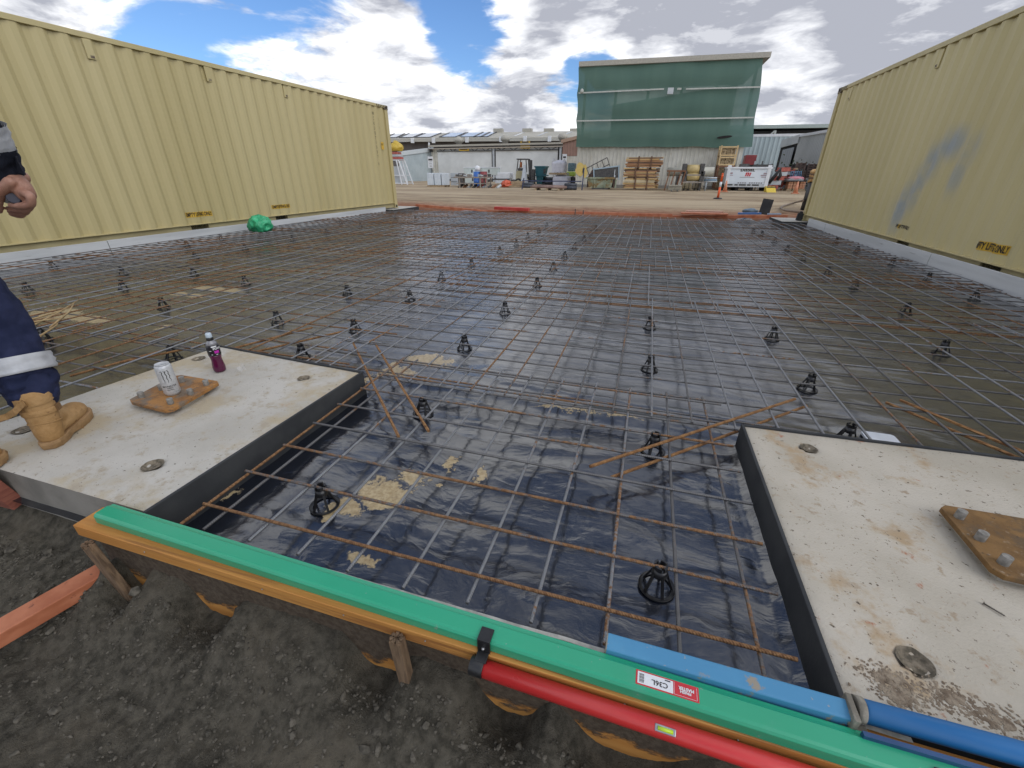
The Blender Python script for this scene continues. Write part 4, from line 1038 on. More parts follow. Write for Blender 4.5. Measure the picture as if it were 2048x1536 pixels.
# white lid behind the right pier
a0, a1 = at(1715, 870, z=-.085), at(1790, 882, z=-.085)
LIDW = mat('white_plastic_lid', C(.60, .63, .68), C(.66, .69, .73), rough=.35)
cL = (a0 + a1) / 2 + Vector((.02, -.01, 0)); th = thing('tub_cover', 'white rectangular plastic lid on the film behind the right pier', 'tub cover', cL + Vector((0, 0, -.01)))
pl = []
for qx, qy in ((1, 1), (-1, 1), (-1, -1), (1, -1)):
    for k in range(5):
        a = math.atan2(qy, qx) - math.pi / 4 + k * math.pi / 8; pl.append((cL.x + qx * .055 + .02 * math.cos(a), cL.y + qy * .04 + .02 * math.sin(a)))
MB().prism(pl, -.092, -.078).build('lid_top', LIDW, th, bevel=.003)
MB().prism([(cL.x + (x - cL.x) * .9, cL.y + (y - cL.y) * .9) for x, y in pl], -.098, -.091).build('lid_skirt', LIDW, th)
# dry sticks on the left
STK = mat('dry_stick', C(.30, .20, .09), C(.42, .30, .15), rough=.8)
for i, (q0, q1, lb) in enumerate((((45, 662), (160, 598), 'long dry cane lying on the mesh behind the worker'), ((60, 640), (140, 615), 'short dry cane below the long one behind the worker'), ((80, 672), (118, 640), 'dry cane lying across the others by the worker'), ((30, 650), (128, 636), 'dry cane nearly level, behind the worker'), ((100, 655), (150, 603), 'thin dry cane crossing the pile by the worker'))):
    A, B = at(*q0, z=.012 + .006 * i), at(*q1, z=.016 + .004 * i)
    mid = (A + B) / 2 + Vector((.02, .03, .006))
    tag(MB().tube([A, (A + mid) / 2, mid, (B + mid) / 2, B], .006, 6, [.007, .007, .006, .005, .004]).build('dry_cane', STK, loc=A), lb, 'stick')
# bent pieces of cut wire poking red tip
A, B = at(140, 752, z=-.06), at(190, 744, z=-.06)
# green plastic bag by the left edge board
BAG = bpy.data.materials.new('green_bag_plastic'); BAG.use_nodes = True; t = BAG.node_tree; b = NB(t); bs = t.nodes['Principled BSDF']
pos = b.n('ShaderNodeNewGeometry').outputs['Position']
t.links.new(b.mix(b.ss(b.noise(pos, 9, 5), .35, .65), C(.02, .30, .13), C(.06, .50, .24)), bs.inputs['Base Color']); bs.inputs['Roughness'].default_value = .28
bs.inputs['Subsurface Weight'].default_value = .0; bs.inputs['Transmission Weight'].default_value = .0
bn = b.n('ShaderNodeBump'); bn.inputs['Strength'].default_value = 1.0; bn.inputs['Distance'].default_value = .05
t.links.new(b.m('ABSOLUTE', b.m('SUBTRACT', b.noise(pos, 8, 3, .5, .5), .5)), bn.inputs['Height']); t.links.new(bn.outputs[0], bs.inputs['Normal'])
cb = at(523, 464, z=0.01); bgth = thing('plastic_bag', 'crumpled bright green plastic bag on the mesh by the left container', 'bag', cb)
def crumple(c, r, n, k, amp, fr, seed):
    mb = MB(); vs = []
    for j in range(k + 1):
        th_ = math.pi * j / k
        for i in range(n):
            ph = 2 * math.pi * i / n; d = Vector((math.sin(th_) * math.cos(ph), math.sin(th_) * math.sin(ph), -math.cos(th_)))
            e = 1 + amp * (1 - 2.4 * abs(noise.noise(d * fr + Vector((seed, 0, 0))))) + amp * .4 * noise.noise(d * fr * 3)
            vs.append(Vector(c) + Vector((d.x * r[0] * e, d.y * r[1] * e, max(-r[2] * .75, d.z * r[2] * e))))
    mb.add(vs, [(j * n + i, j * n + (i + 1) % n, (j + 1) * n + (i + 1) % n, (j + 1) * n + i) for j in range(k) for i in range(n)], True); return mb
crumple(cb + Vector((.02, 0, .14)), (.21, .17, .17), 48, 28, .22, 1.7, 2.0).build('bag_body', BAG, bgth)
crumple(cb + Vector((-.17, .0, .09)), (.11, .10, .10), 32, 18, .25, 1.9, 7.0).build('bag_neck', BAG, bgth)

# far edge: boards, flap, upright stub
RB1 = [((832, 409), (960, 420), .06, 'left end'), ((955, 421), (1150, 424), .05, 'middle-left'), ((1150, 424), (1345, 429), .05, 'middle'), ((1345, 432), (1575, 431), .07, 'right')]
for i, (q0, q1, w, lb) in enumerate(RB1):
    A, B = at(*q0, z=.055), at(*q1, z=.055)
    A.y = 14.25 if i else 14.5; B.y = 14.25
    A = at(*q0, y=A.y); B = at(*q1, y=B.y)
    th = thing('form_board', 'red timber form board along the far slab edge, %s piece' % lb, 'board', (A + B) / 2)
    MB().beam(A - Vector((0, 0, .03)), B - Vector((0, 0, .03)), .06, .09).build('board', REDT2, th, bevel=.004)
for q0, q1, wd, hh_, lb, mt in (((990, 416), (1058, 419), .22, .09, 'bright red plank pair lying behind the far form board', mat('bright_red_plank', C(.42, .04, .03), C(.5, .07, .05), rough=.6)),
                           ((1362, 426), (1455, 428), .35, .04, 'broad red plank behind the right form board', REDT2), ((1372, 422), (1446, 424), .22, .05, 'pale pinkish plank lying on the red plank', mat('pink_plank', C(.50, .30, .22), C(.58, .37, .28), rough=.7)),
                           ((1476, 427), (1522, 427), .1, .05, 'blue plank left of the dark upright at the far edge', mat('blue_plank', C(.06, .16, .42), C(.1, .22, .5), rough=.6)), ((1535, 428), (1562, 428), .1, .04, 'pale blue plank right of the dark upright', mat('pale_blue_plank', C(.25, .33, .45), C(.3, .4, .5), rough=.6))):
    A, B = at(*q0, z=.05), at(*q1, z=.05); yv = (A.y + B.y) / 2; A = at(*q0, y=yv); B = at(*q1, y=yv)
    A.z = max(A.z, .04); B.z = max(B.z, .04)
    tag(MB().beam(A, B, wd, hh_).build('plank', mt, loc=(A + B) / 2, bevel=.004), lb, 'plank')
c_ = at(1527, 429, z=0.0); st_ = thing('foam_upright', 'dark grey upright foam offcut standing at the far edge', 'foam offcut', c_)
MB().beam(c_, c_ + Vector((.05, .05, .44)), .30, .03, up=(0, 1, 0)).build('panel', FOAM, st_, bevel=.004)
sg = at(1500, 424, z=0.05)
tag(MB().ell(sg + Vector((0, 0, .03)), (.22, .12, .08), 12, 7, .4, 3).build('sandbag', mat('blue_grey_bag', C(.12, .18, .24), C(.18, .25, .32), rough=.6), loc=sg), 'blue-grey folded bag beside the dark upright at far edge', 'bag')
# lifted flaps of the black film at the far edge
for i, (pts, lb) in enumerate(((((1468, 442, .0), (1490, 434, .16), (1512, 444, .0)), 'lifted flap of black film at the far right edge'), (((1512, 445, .0), (1535, 438, .08), (1562, 446, .0)), 'crumpled bluish film beside the far right pier'), (((908, 424, .0), (938, 420, .06), (975, 425, .0)), 'dark flap of film at the far left edge'))):
    A, T_, B = [at(u, v, y=13.35 + .1 * (k == 1)) for k, (u, v, z) in enumerate(pts)]
    mb = MB(); n = 14; vs = []
    for k in range(n + 1):
        s_ = k / n; base = A.lerp(B, s_); hgt = (T_.z - base.z) * math.sin(math.pi * s_) ** .8 * (1 + .25 * noise.noise(Vector((s_ * 5, i, 0))))
        vs += [Vector((base.x, 13.25, PZ)), Vector((base.x, 13.38 + .06 * math.sin(s_ * 7), base.z + hgt * .9)), Vector((base.x, 13.62, base.z + hgt * .6 - .05))]
    mb.add(vs, [q for k in range(n) for q in ((3 * k, 3 * k + 3, 3 * k + 4, 3 * k + 1), (3 * k + 1, 3 * k + 4, 3 * k + 5, 3 * k + 2))], True)
    tag(mb.build('film_flap', FILM, loc=T_), lb, 'plastic sheet')
for u, v0, v1, lb in ((1150, 418, 431, 'left of two short steel pegs at the far edge'), (1166, 420, 429, 'right of two short steel pegs at the far edge')):
    B = at(u, v1, y=13.9); T_ = at(u + 1, v0, y=13.9)
    tag(MB().beam(B, T_, .03, .03).build('steel_peg', NAIL, loc=B), lb, 'peg')

# ------------------------------------------------------------------ worker at the left picture edge
SKIN = mat('weathered_skin', C(.30, .145, .095), C(.38, .20, .14), rough=.55, scale=35, bump=.25, bscale=220, spots=[(20, .62, .75, C(.27, .11, .075))])
NAVY = mat('navy_cotton_drill', C(.013, .018, .048), C(.024, .030, .072), rough=.85, scale=14, bump=.35, bscale=260, spec=.2)
NAVYD = mat('dark_navy_shirt', C(.010, .012, .020), C(.018, .020, .032), rough=.85, scale=14, bump=.3, bscale=220, spec=.2)
REFL = mat('grey_reflective_tape', C(.40, .41, .43), C(.48, .49, .51), rough=.45, scale=20, bump=.2, bscale=60)
TANB = mat('wheat_nubuck', C(.33, .19, .075), C(.43, .265, .12), rough=.85, scale=12, bump=.6, bscale=55, spots=[(9, .54, .70, C(.25, .145, .065)), (30, .62, .70, C(.20, .11, .05))], spec=.25)
SOLE = mat('tan_rubber_sole', C(.22, .125, .05), C(.30, .18, .08), rough=.7, scale=20, bump=.2)
HAIR = mat('short_brown_hair', C(.03, .018, .010), C(.06, .038, .02), rough=.6)
def ch(mb, pts, radii, n=14):
    """smooth tapering limb through the joints, rounded at both ends"""
    P_ = [Vector(p) for p in pts]; out = []; rad = []
    for i in range(len(P_) - 1):
        p0, p1, p2, p3 = P_[max(i - 1, 0)], P_[i], P_[i + 1], P_[min(i + 2, len(P_) - 1)]
        for k in range(6):
            t_ = k / 6
            out.append(.5 * (2 * p1 + (p2 - p0) * t_ + (2 * p0 - 5 * p1 + 4 * p2 - p3) * t_ ** 2 + (3 * p1 - p0 - 3 * p2 + p3) * t_ ** 3))
            rad.append(radii[i] + (radii[i + 1] - radii[i]) * t_)
    out.append(P_[-1]); rad.append(radii[-1])
    d0 = (out[0] - out[1]).normalized(); d1 = (out[-1] - out[-2]).normalized()
    r0, r1 = rad[0], rad[-1]
    pre = [(out[0] + d0 * r0 * math.sin(a), r0 * math.cos(a)) for a in (1.35, .9, .45)]
    post = [(out[-1] + d1 * r1 * math.sin(a), r1 * math.cos(a)) for a in (.45, .9, 1.35)]
    allp = pre + list(zip(out, rad)) + post
    return mb.tube([q[0] for q in allp], 0, n, [q[1] for q in allp])
def remesh(o, vox, smooth=4):
    r = o.modifiers.new('Remesh', 'REMESH'); r.mode = 'VOXEL'; r.voxel_size = vox; r.use_smooth_shade = True
    s_ = o.modifiers.new('Smooth', 'SMOOTH'); s_.factor = .5; s_.iterations = smooth
    return o
wk = thing('person', 'worker in navy trousers, dark sleeve and tan boots at the left edge', 'person', (-1.08, .22, ZT))
# joints
hipR, hipL = Vector((-1.19, .30, .98)), Vector((-1.40, .27, .98))
kneR, kneL = Vector((-1.13, .34, .56)), Vector((-1.24, .12, .56))
ankR, ankL = Vector((-1.025, .285, .17)), Vector((-1.09, -.10, .16))
shR, shL = Vector((-1.14, .40, 1.50)), Vector((-1.53, .36, 1.50))
elR, wrR = at(-45, 240, y=.47), Vector((-.955, .50, 1.105))
elL, wrL = Vector((-1.60, .30, 1.22)), Vector((-1.57, .47, 1.02))
hd = lambda u, v, dy=0: at(u, v, y=.50 + dy)
body = MB()
ch(body, [hipR, kneR, ankR], [.08, .055, .04]); ch(body, [hipL, kneL, ankL], [.08, .055, .04])
ch(body, [Vector((-1.335, .28, .95)), Vector((-1.335, .33, 1.2)), Vector((-1.335, .38, 1.42))], [.13, .125, .12])
ch(body, [shL, (shL + shR) / 2 + Vector((0, 0, .02)), shR], [.06, .085, .06])
ch(body, [Vector((-1.335, .39, 1.5)), Vector((-1.335, .43, 1.64))], [.055, .052])
body.ell((-1.335, .45, 1.745), (.078, .098, .118), 20, 14)
body.ell((-1.335, .555, 1.72), (.014, .022, .02), 10, 8); body.ell((-1.335, .53, 1.665), (.03, .02, .02), 10, 8)      # nose, chin
for sg_ in (-1, 1): body.ell((-1.335 + sg_ * .08, .44, 1.74), (.012, .022, .032), 10, 8)                              # ears
ch(body, [shL, elL, wrL], [.045, .040, .028])
ch(body, [shR, elR, wrR], [.045, .040, .029])
# left hand, relaxed
ch(body, [wrL, wrL + Vector((.0, .03, -.05)), wrL + Vector((.0, .04, -.09))], [.028, .036, .034])
for k in range(4):
    a = wrL + Vector((-.028 + .019 * k, .045, -.10)); ch(body, [a, a + Vector((0, .015, -.035)), a + Vector((.004, .0, -.06))], [.0095, .009, .008], 8)
ch(body, [wrL + Vector((.02, .03, -.04)), wrL + Vector((.045, .055, -.07)), wrL + Vector((.04, .06, -.10))], [.012, .011, .009], 8)
# right hand: back of the hand to the right, fingers curled under a dark object
pw, pk = hd(20, 352), hd(52, 388)
ch(body, [wrR, pw, hd(40, 372), pk], [.030, .031, .033, .029])
ch(body, [pw + Vector((0, .03, -.005)), hd(34, 374, .035), hd(48, 392, .035)], [.026, .028, .025])
for k, (kn, mid, tip, r, dy) in enumerate((((60, 392), (62, 409), (22, 411), .0125, -.022), ((60, 399), (56, 417), (18, 417), .0125, -.003), ((57, 405), (50, 424), (20, 423), .012, .017), ((52, 410), (44, 430), (22, 428), .0105, .035))):
    a, b2, c2 = hd(*kn, dy), hd(*mid, dy), hd(*tip, dy - .006)
    ch(body, [hd(48, 386, dy * .8), a, b2, (b2 + c2) / 2 + Vector((0, 0, -.003)), c2], [r * 1.25, r * 1.15, r * 1.05, r, r * .82], 10)
ch(body, [hd(20, 365, -.03), hd(2, 385, -.045), hd(-4, 405, -.04), hd(-2, 422, -.03)], [.020, .017, .0145, .011], 10)       # thumb
bo = remesh(body.build('body', SKIN, wk), .0045, 3)
MB().ell((-1.335, .435, 1.775), (.085, .10, .10), 20, 14).build('hair', HAIR, wk)
for sg_ in (-1, 1): MB().ell((-1.335 + sg_ * .032, .538, 1.752), (.012, .010, .008), 10, 8).build('eye', mat('eye_white', C(.5, .5, .48), rough=.3), wk)
MB().ell((-1.335, .538, 1.695), (.026, .008, .006), 10, 8).build('mouth', mat('lip', C(.25, .09, .075), rough=.5), wk)
# object in the hand
th2 = thing('bottle_cap', 'small dark plastic cap held in the worker\'s right hand', 'cap', hd(30, 398))
MB().cyl(hd(27, 396, -.03), hd(31, 398, .03), .0195, n=20).build('cap', mat('dark_blue_grey_plastic', C(.03, .03, .05), C(.05, .05, .075), rough=.4), th2, bevel=.003)
MB().cyl(hd(13, 401, -.02), hd(15, 402, .02), .010, n=14).build('cap_tip', mat('pale_plastic', C(.45, .45, .45), rough=.4), th2, bevel=.002)
# shirt
sh = MB()
ch(sh, [Vector((-1.335, .28, .93)), Vector((-1.335, .33, 1.2)), Vector((-1.335, .38, 1.44))], [.155, .15, .14], 20)
ch(sh, [shL, (shL + shR) / 2 + Vector((0, 0, .02)), shR], [.075, .10, .075])
ch(sh, [shL, elL, wrL.lerp(elL, .1)], [.07, .06, .05])
ch(sh, [shR, shR.lerp(elR, .6), elR.lerp(shR, .12)], [.070, .060, .055]); ch(sh, [elR, elR.lerp(wrR, .3), elR.lerp(wrR, .55), elR.lerp(wrR, .75)], [.055, .052, .049, .044])
shirt = remesh(sh.build('shirt', NAVYD, wk), .012, 6)
e0, e1 = elR.lerp(wrR, .40), elR.lerp(wrR, .70)
def ringtube(a, b2, ra, rb, name, mt, amp=.004, n=28, rows=10, seed=0, par=wk, th_=.004, ext=None):
    """open cloth tube with folds and an inner wall"""
    a, b2 = Vector(a), Vector(b2); ax = (b2 - a).normalized(); ref = Vector((0, 0, 1)) if abs(ax.z) < .8 else Vector((0, 1, 0))
    q1 = ax.cross(ref).normalized(); q2 = ax.cross(q1); vs = []
    for layer in (0, -th_):
        for j in range(rows + 1):
            s_ = j / rows; c_ = a.lerp(b2, s_); r = ra + (rb - ra) * s_
            for i in range(n):
                an = 2 * math.pi * i / n; d = q1 * math.cos(an) + q2 * math.sin(an)
                rr_ = r + layer + amp * noise.noise(Vector((d.x * 2, d.y * 2, s_ * 5 + seed))) * 2
                e = 0
                if ext: e = ext(an) * s_
                vs.append(c_ + d * rr_ + ax * e)
    K = rows + 1; fs = []
    for L_ in (0, 1):
        for j in range(rows):
            for i in range(n):
                q = (L_ * K * n + j * n + i, L_ * K * n + j * n + (i + 1) % n, L_ * K * n + (j + 1) * n + (i + 1) % n, L_ * K * n + (j + 1) * n + i)
                fs.append(q if L_ == 0 else q[::-1])
    for i in range(n):
        fs.append((rows * n + i, rows * n + (i + 1) % n, K * n + rows * n + (i + 1) % n, K * n + rows * n + i))
    return MB().add(vs, fs, True).build(name, mt, par)
axw = (wrR - elR).normalized()
ringtube(elR.lerp(wrR, .05), elR.lerp(wrR, .50), .0665, .062, 'sleeve_tape', REFL, .003, seed=3)
cuff = ringtube(elR.lerp(wrR, .46), hd(16, 356) + Vector((-.004, 0, 0)), .064, .050, 'sleeve_cuff', NAVYD, .006, 32, 12, 5, ext=lambda an: .03 * max(0, math.cos(an - 4.4)) ** 2)
mb = MB(); f0, f1, f2, f3 = hd(30, 314, -.01), hd(33, 312, .03), hd(50, 350, .012), hd(36, 345, -.01)
mb.add([f0, f1, f2, f3, f0 + Vector((0, .004, 0)), f1 + Vector((0, .004, 0)), f2 + Vector((0, .004, 0)), f3 + Vector((0, .004, 0))], [(0, 1, 2, 3), (7, 6, 5, 4), (0, 4, 5, 1), (1, 5, 6, 2), (2, 6, 7, 3), (3, 7, 4, 0)])
mb.build('cuff_flap', NAVYD, wk)
# trousers
tr = MB()
ch(tr, [Vector((-1.335, .28, 1.0)), Vector((-1.335, .28, .93))], [.165, .165], 20)
ch(tr, [hipR, kneR, kneR.lerp(ankR, .4), kneR.lerp(ankR, .75)], [.115, .095, .092, .08], 24)
ch(tr, [hipL, kneL, kneL.lerp(ankL, .5), ankL.lerp(kneL, .1)], [.115, .095, .09, .082], 24)
tro = remesh(tr.build('trousers', NAVY, wk), .010, 4)
tx = bpy.data.textures.new('folds', 'CLOUDS'); tx.noise_scale = .09
dm = tro.modifiers.new('Folds', 'DISPLACE'); dm.texture = tx; dm.strength = .030; dm.mid_level = .5; dm.texture_coords = 'GLOBAL'
kb = kneR.lerp(ankR, .33); kb2 = kneR.lerp(ankR, .50)
ringtube(kb, kb2, .110, .111, 'knee_tape', REFL, .004, 36, 6, 2)
leg0, leg1 = kneR.lerp(ankR, .48), Vector((-1.035, .292, .235))
ringtube(leg0, leg1, .098, .064, 'trouser_cuff', NAVY, .013, 40, 16, 11, ext=lambda an: -.01 * math.cos(an * 3))
# boots
def boot(heel, head, name, lace=True):
    heel = Vector(heel); d = Vector((head[0], head[1], 0)).normalized(); s_ = Vector((d.y, -d.x, 0))
    def W_(a, w, z): return heel + d * (a * 1.06) + s_ * (w * 1.12) + Vector((0, 0, z * 1.06))
    out = [(0.0, .022), (-.012, .0), ]
    LW = [(-.012, .018), (.01, .034), (.05, .038), (.10, .036), (.15, .042), (.20, .048), (.245, .045), (.275, .032), (.288, .012)]
    poly = [(a, w) for a, w in LW] + [(a, -w) for a, w in reversed(LW)]
    so_ = MB(); n = len(poly)
    lay = [(.0, .97), (.010, 1.0), (.022, 1.02), (.034, .99)]
    vs = []
    for z, k in lay:
        for a, w in poly:
            lift = .010 * max(0, (a - .2) / .09) ** 2 + (.008 if .085 < a < .125 and z == 0 else 0)
            vs.append(W_(.138 + (a - .138) * k, w * k, z + lift))
    so_.add(vs, [tuple(range(n - 1, -1, -1))] + [tuple((len(lay) - 1) * n + i for i in range(n))] + [(j * n + i, j * n + (i + 1) % n, (j + 1) * n + (i + 1) % n, (j + 1) * n + i) for j in range(len(lay) - 1) for i in range(n)])
    b_ = MB().add([], [])
    ch(b_, [W_(.03, 0, .06), W_(.10, 0, .062), W_(.17, 0, .060), W_(.225, 0, .054), W_(.246, 0, .050)], [.037, .040, .046, .045, .038], 20)
    ch(b_, [W_(.035, 0, .05), W_(.048, 0, .13), W_(.052, 0, .205)], [.045, .052, .058], 20)
    ch(b_, [W_(.05, 0, .12), W_(.12, 0, .085), W_(.17, 0, .07)], [.045, .040, .034], 20)
    bt = remesh(b_.build('boot', TANB, wk), .005, 5)
    sub(so_, 'sole', SOLE, bt, .003)
    lg = MB()
    for k in range(7):
        for w in (-.047, .040): lg.box(W_(.15 + .018 * k, w * (1 - .05 * k), .006), (.010, .010, .012), math.atan2(d.y, d.x))
    sub(lg, 'tread_lug', SOLE, bt)
    def hoop(a0, z0, tilt, r, hh_, nm, k=1.0):
        m_ = MB(); n = 26; vs = []
        for z in (-hh_ / 2, hh_ / 2):
            for i in range(n):
                an = 2 * math.pi * i / n; vs.append(W_(a0 + r * math.cos(an), r * .97 * math.sin(an), z0 + z + tilt * math.cos(an)))
        m_.add(vs, [(i, (i + 1) % n, n + (i + 1) % n, n + i) for i in range(n)], True)
        o = sub(m_, nm, TANB, bt); so2 = o.modifiers.new('Solid', 'SOLIDIFY'); so2.thickness = .004; so2.offset = 0; bv = o.modifiers.new('Bevel', 'BEVEL'); bv.width = .002; bv.segments = 2; return o
    hoop(.052, .212, .004, .0545, .036, 'padded_collar'); hoop(.050, .155, -.004, .0515, .024, 'ankle_strap'); hoop(.046, .105, -.010, .0480, .006, 'stitched_band')
    sub(MB().box(W_(.058, .0535, .157), (.028, .008, .026), math.atan2(d.y, d.x)), 'strap_buckle', mat('dark_tan_webbing', C(.13, .07, .025), C(.2, .11, .045), rough=.7), bt)
    for k in range(4): sub(MB().tube([W_(.125 + .018 * k, w, .104 - .007 * k - abs(w) * .25) for w in (-.026, 0, .026)], .0032, 6), 'seam', TANB, bt)
    return bt
boot((-.985, .235, ZT), (-.60, .80), 'right')
boot((-1.045, -.165, ZT + .0), (-.10, 1.0), 'left')
# loose strap trailing from the boot
pts = [Vector((-1.04, .265, .225)), at(45, 806, y=.22), at(28, 824, y=.20), at(12, 834, y=.19), at(-8, 838, y=.17)]
mb = MB(); vs = []
for p_ in pts: vs += [p_ + Vector((0, 0, .013)), p_ + Vector((0, 0, -.013)), p_ + Vector((.003, .003, -.013)), p_ + Vector((.003, .003, .013))]
mb.add(vs, [(4 * k + i, 4 * k + (i + 1) % 4, 4 * k + 4 + (i + 1) % 4, 4 * k + 4 + i) for k in range(len(pts) - 1) for i in range(4)])
mb.build('boot_strap', TANB, wk)

# ================================================================== the yard behind
WALLC = mat('cream_sheet_wall', C(.50, .485, .42), C(.60, .585, .52), rough=.6, scale=1.2, spots=[(2.5, .62, .75, C(.40, .33, .21))])
YELST = mat('yellow_spray', C(.62, .46, .13), C(.66, .5, .18), rough=.7, scale=3)
GCLOTH = bpy.data.materials.new('green_shade_cloth'); GCLOTH.use_nodes = True; t = GCLOTH.node_tree; b = NB(t); bs = t.nodes['Principled BSDF']
pos = b.n('ShaderNodeNewGeometry').outputs['Position']
cc_ = b.mix(b.ss(b.noise(b.vm('MULTIPLY', pos, (1, 1, .15)), .7, 5), .3, .7), C(.075, .145, .115), C(.092, .168, .133))
cc_ = b.mix(b.ss(b.noise(b.vm('MULTIPLY', pos, (1, 1, .12)), .22, 2), .55, .7), cc_, C(.125, .225, .215))
t.links.new(cc_, bs.inputs['Base Color']); bs.inputs['Roughness'].default_value = .8
bs.inputs['Alpha'].default_value = .965
RAILW = mat('pale_rail', C(.42, .44, .40), C(.5, .52, .48), rough=.6)
FASC = mat('beige_fascia', C(.36, .34, .29), C(.42, .40, .34), rough=.6)
DGREY = mat('dark_grey_wall', C(.10, .09, .09), C(.14, .13, .125), rough=.8, scale=.6)
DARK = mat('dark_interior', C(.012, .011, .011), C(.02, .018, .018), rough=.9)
STEELD = mat('dark_painted_steel', C(.05, .05, .05), C(.09, .085, .08), rough=.6, scale=9)
RUSTS = mat('rusty_steel', C(.16, .07, .035), C(.24, .12, .06), rough=.8, scale=6)
LGREY = mat('pale_grey_paint', C(.42, .45, .47), C(.50, .53, .55), rough=.5, scale=2)
WHITEP = mat('white_paint', C(.66, .68, .70), C(.74, .76, .78), rough=.45, scale=2)
def gyp(u, v): return at(u, v, z=0.0).y
def rect(u0, u1, v0, v1, Y=None):
    um = (u0 + u1) / 2
    if Y is None: Y = gyp(um, v1)
    xa, xb = at(u0, v1, y=Y).x, at(u1, v1, y=Y).x
    return xa, xb, Y, at(um, v0, y=Y).z, max(0, at(um, v1, y=Y).z)

# --- green-clad building
Y0 = 40.5
xa = at(1150, 376, y=Y0).x; xb = at(1488, 296, y=Y0).x
zsc = at(1300, 293, y=Y0).z; ztl = at(1155, 136, y=Y0).z; ztr = at(1528, 118, y=Y0).z
gb_ = thing('workshop_building', 'tall building clad in green shade cloth above a cream sheet wall', 'building', ((xa + xb) / 2, Y0 + 5, 0))
corr(xa, xb, 0, zsc + .6, Y0, .32, .05).build('lower_wall', WALLC, gb_)
MB().bb(xa + .05, xb - .05, Y0 + .02, Y0 + 10, 0, zsc).build('wall_core', WALLC, gb_)
MB().bb(xa - .02, xb + .02, Y0 - .08, Y0 - .07, 0, .25).build('wall_base', mat('wall_base_stain', C(.2, .19, .17), C(.26, .25, .22), rough=.8), gb_)
# roof: sloping slab with fascia
zf = lambda x: ztl + (ztr - ztl) * (x - xa) / (xb - xa)
mb = MB(); mb.yprism([(xa - .25, zf(xa - .25)), (xb + .35, zf(xb + .35)), (xb + .35, zf(xb + .35) + .32), (xa - .25, zf(xa - .25) + .32)], Y0 - .5, Y0 + 10.3); mb.build('roof', FASC, gb_)
# frame behind the cloth
fr = MB()
for k in range(6):
    x = xa + .3 + k * (xb - xa - .6) / 5
    fr.beam((x, Y0 + .15, zsc), (x, Y0 + .15, zf(x)), .22, .22)
fr2 = [MB().beam((xa + .3 + k * (xb - xa - .6) / 5, Y0 + .15, zsc), (xa + .3 + k * (xb - xa - .6) / 5, Y0 + .15, zf(xa + .3 + k * (xb - xa - .6) / 5)), .2, .2) for k in range(6)]
for f_ in fr2: f_.build('column', STEELD, gb_)
MB().yprism([(xa + 1.7, zsc), (xb - .1, zsc), (xb - .1, zf(xb)), (xa + 1.7, zsc + (zf(xa) - zsc) * .75)], Y0 + 9.9, Y0 + 10).build('back_wall', DGREY, gb_)
# cloth, gently billowing, drawn in at the waist
n1, n2 = 44, 30; vs = []
zb_l, zb_r = at(1150, 294, y=Y0 - .35).z, at(1505, 294, y=Y0 - .35).z
for j in range(n2 + 1):
    for i in range(n1 + 1):
        a, s_ = i / n1, j / n2
        xl = at(1152, 294, y=Y0 - .35).x; xr = at(1504, 294, y=Y0 - .35).x
        xl2 = at(1157, 136, y=Y0 - .35).x; xr2 = at(1529, 118, y=Y0 - .35).x
        x0_ = xl + (xl2 - xl) * s_; x1_ = xr + (xr2 - xr) * s_
        for br_ in (.36, .68): x0_ += -.06 * math.exp(-((s_ - br_) / .06) ** 2) + 0
        x0_ += .05 * math.sin(s_ * math.pi * 3) ** 2 ; x1_ -= .10 * math.sin(s_ * math.pi * 1.5) ** 2
        x = x0_ + (x1_ - x0_) * a; z = zb_l + (zb_r - zb_l) * a + s_ * (zf(x) - .02 - (zb_l + (zb_r - zb_l) * a))
        vs.append((x, Y0 - .35 + .10 * noise.noise(Vector((x * .5, z * .4, 2))) - .08 * math.sin(s_ * math.pi * 3) ** 2, z - (.12 * noise.noise(Vector((x * .6, 1, 1))) if j == 0 else 0)))
MB().add(vs, [(j * (n1 + 1) + i, j * (n1 + 1) + i + 1, (j + 1) * (n1 + 1) + i + 1, (j + 1) * (n1 + 1) + i) for j in range(n2) for i in range(n1)], True).build('shade_cloth', GCLOTH, gb_)
for (u0, v0, u1, v1) in ((1157, 186, 1328, 178), (1372, 178, 1520, 174), (1154, 242, 1507, 235)):
    MB().beam(at(u0, v0, y=Y0 - .55), at(u1, v1, y=Y0 - .55), .07, .09).build('rail', RAILW, gb_)
c_ = at(1341, 182, y=Y0 - .75); lt = MB().box(c_, (.42, .2, .4)).build('floodlight', LGREY, gb_)
sub(MB().box(c_ + Vector((.62, .1, .12)), (.3, .12, .12)), 'lamp_bracket', RAILW, lt)
c_ = at(1164, 182, y=Y0 - .6); MB().ell(c_, (.14, .1, .16), 10, 8).build('bulkhead_lamp', RAILW, gb_)
c_ = at(1449, 274, y=Y0 - .50); mb = MB(); n = 16
mb.add([c_ + Vector((.55 * math.cos(6.283 * k / n), 0, .09 * math.sin(6.283 * k / n) + .05 * math.cos(6.283 * k / n))) for k in range(n)], [tuple(range(n))]); mb.build('cloth_tear', DARK, gb_)
for (u, v0, v1, w) in ((1160, 325, 352, .8), (1170, 330, 356, .45)):
    a0, a1 = at(u, v0, y=Y0 - .06), at(u, v1, y=Y0 - .06); mb = MB(); pl = []; n = 18
    for k in range(n):
        an = 6.283 * k / n; r_ = 1 + .35 * noise.noise(Vector((math.cos(an) * 2, math.sin(an) * 2, u))); pl.append(((a0.x + a1.x) / 2 + w / 2 * r_ * math.cos(an), Y0 - .062, (a0.z + a1.z) / 2 + (a0.z - a1.z) / 2 * r_ * math.sin(an)))
    mb.add(pl, [tuple(range(n))]); mb.build('paint_smear', YELST, gb_)

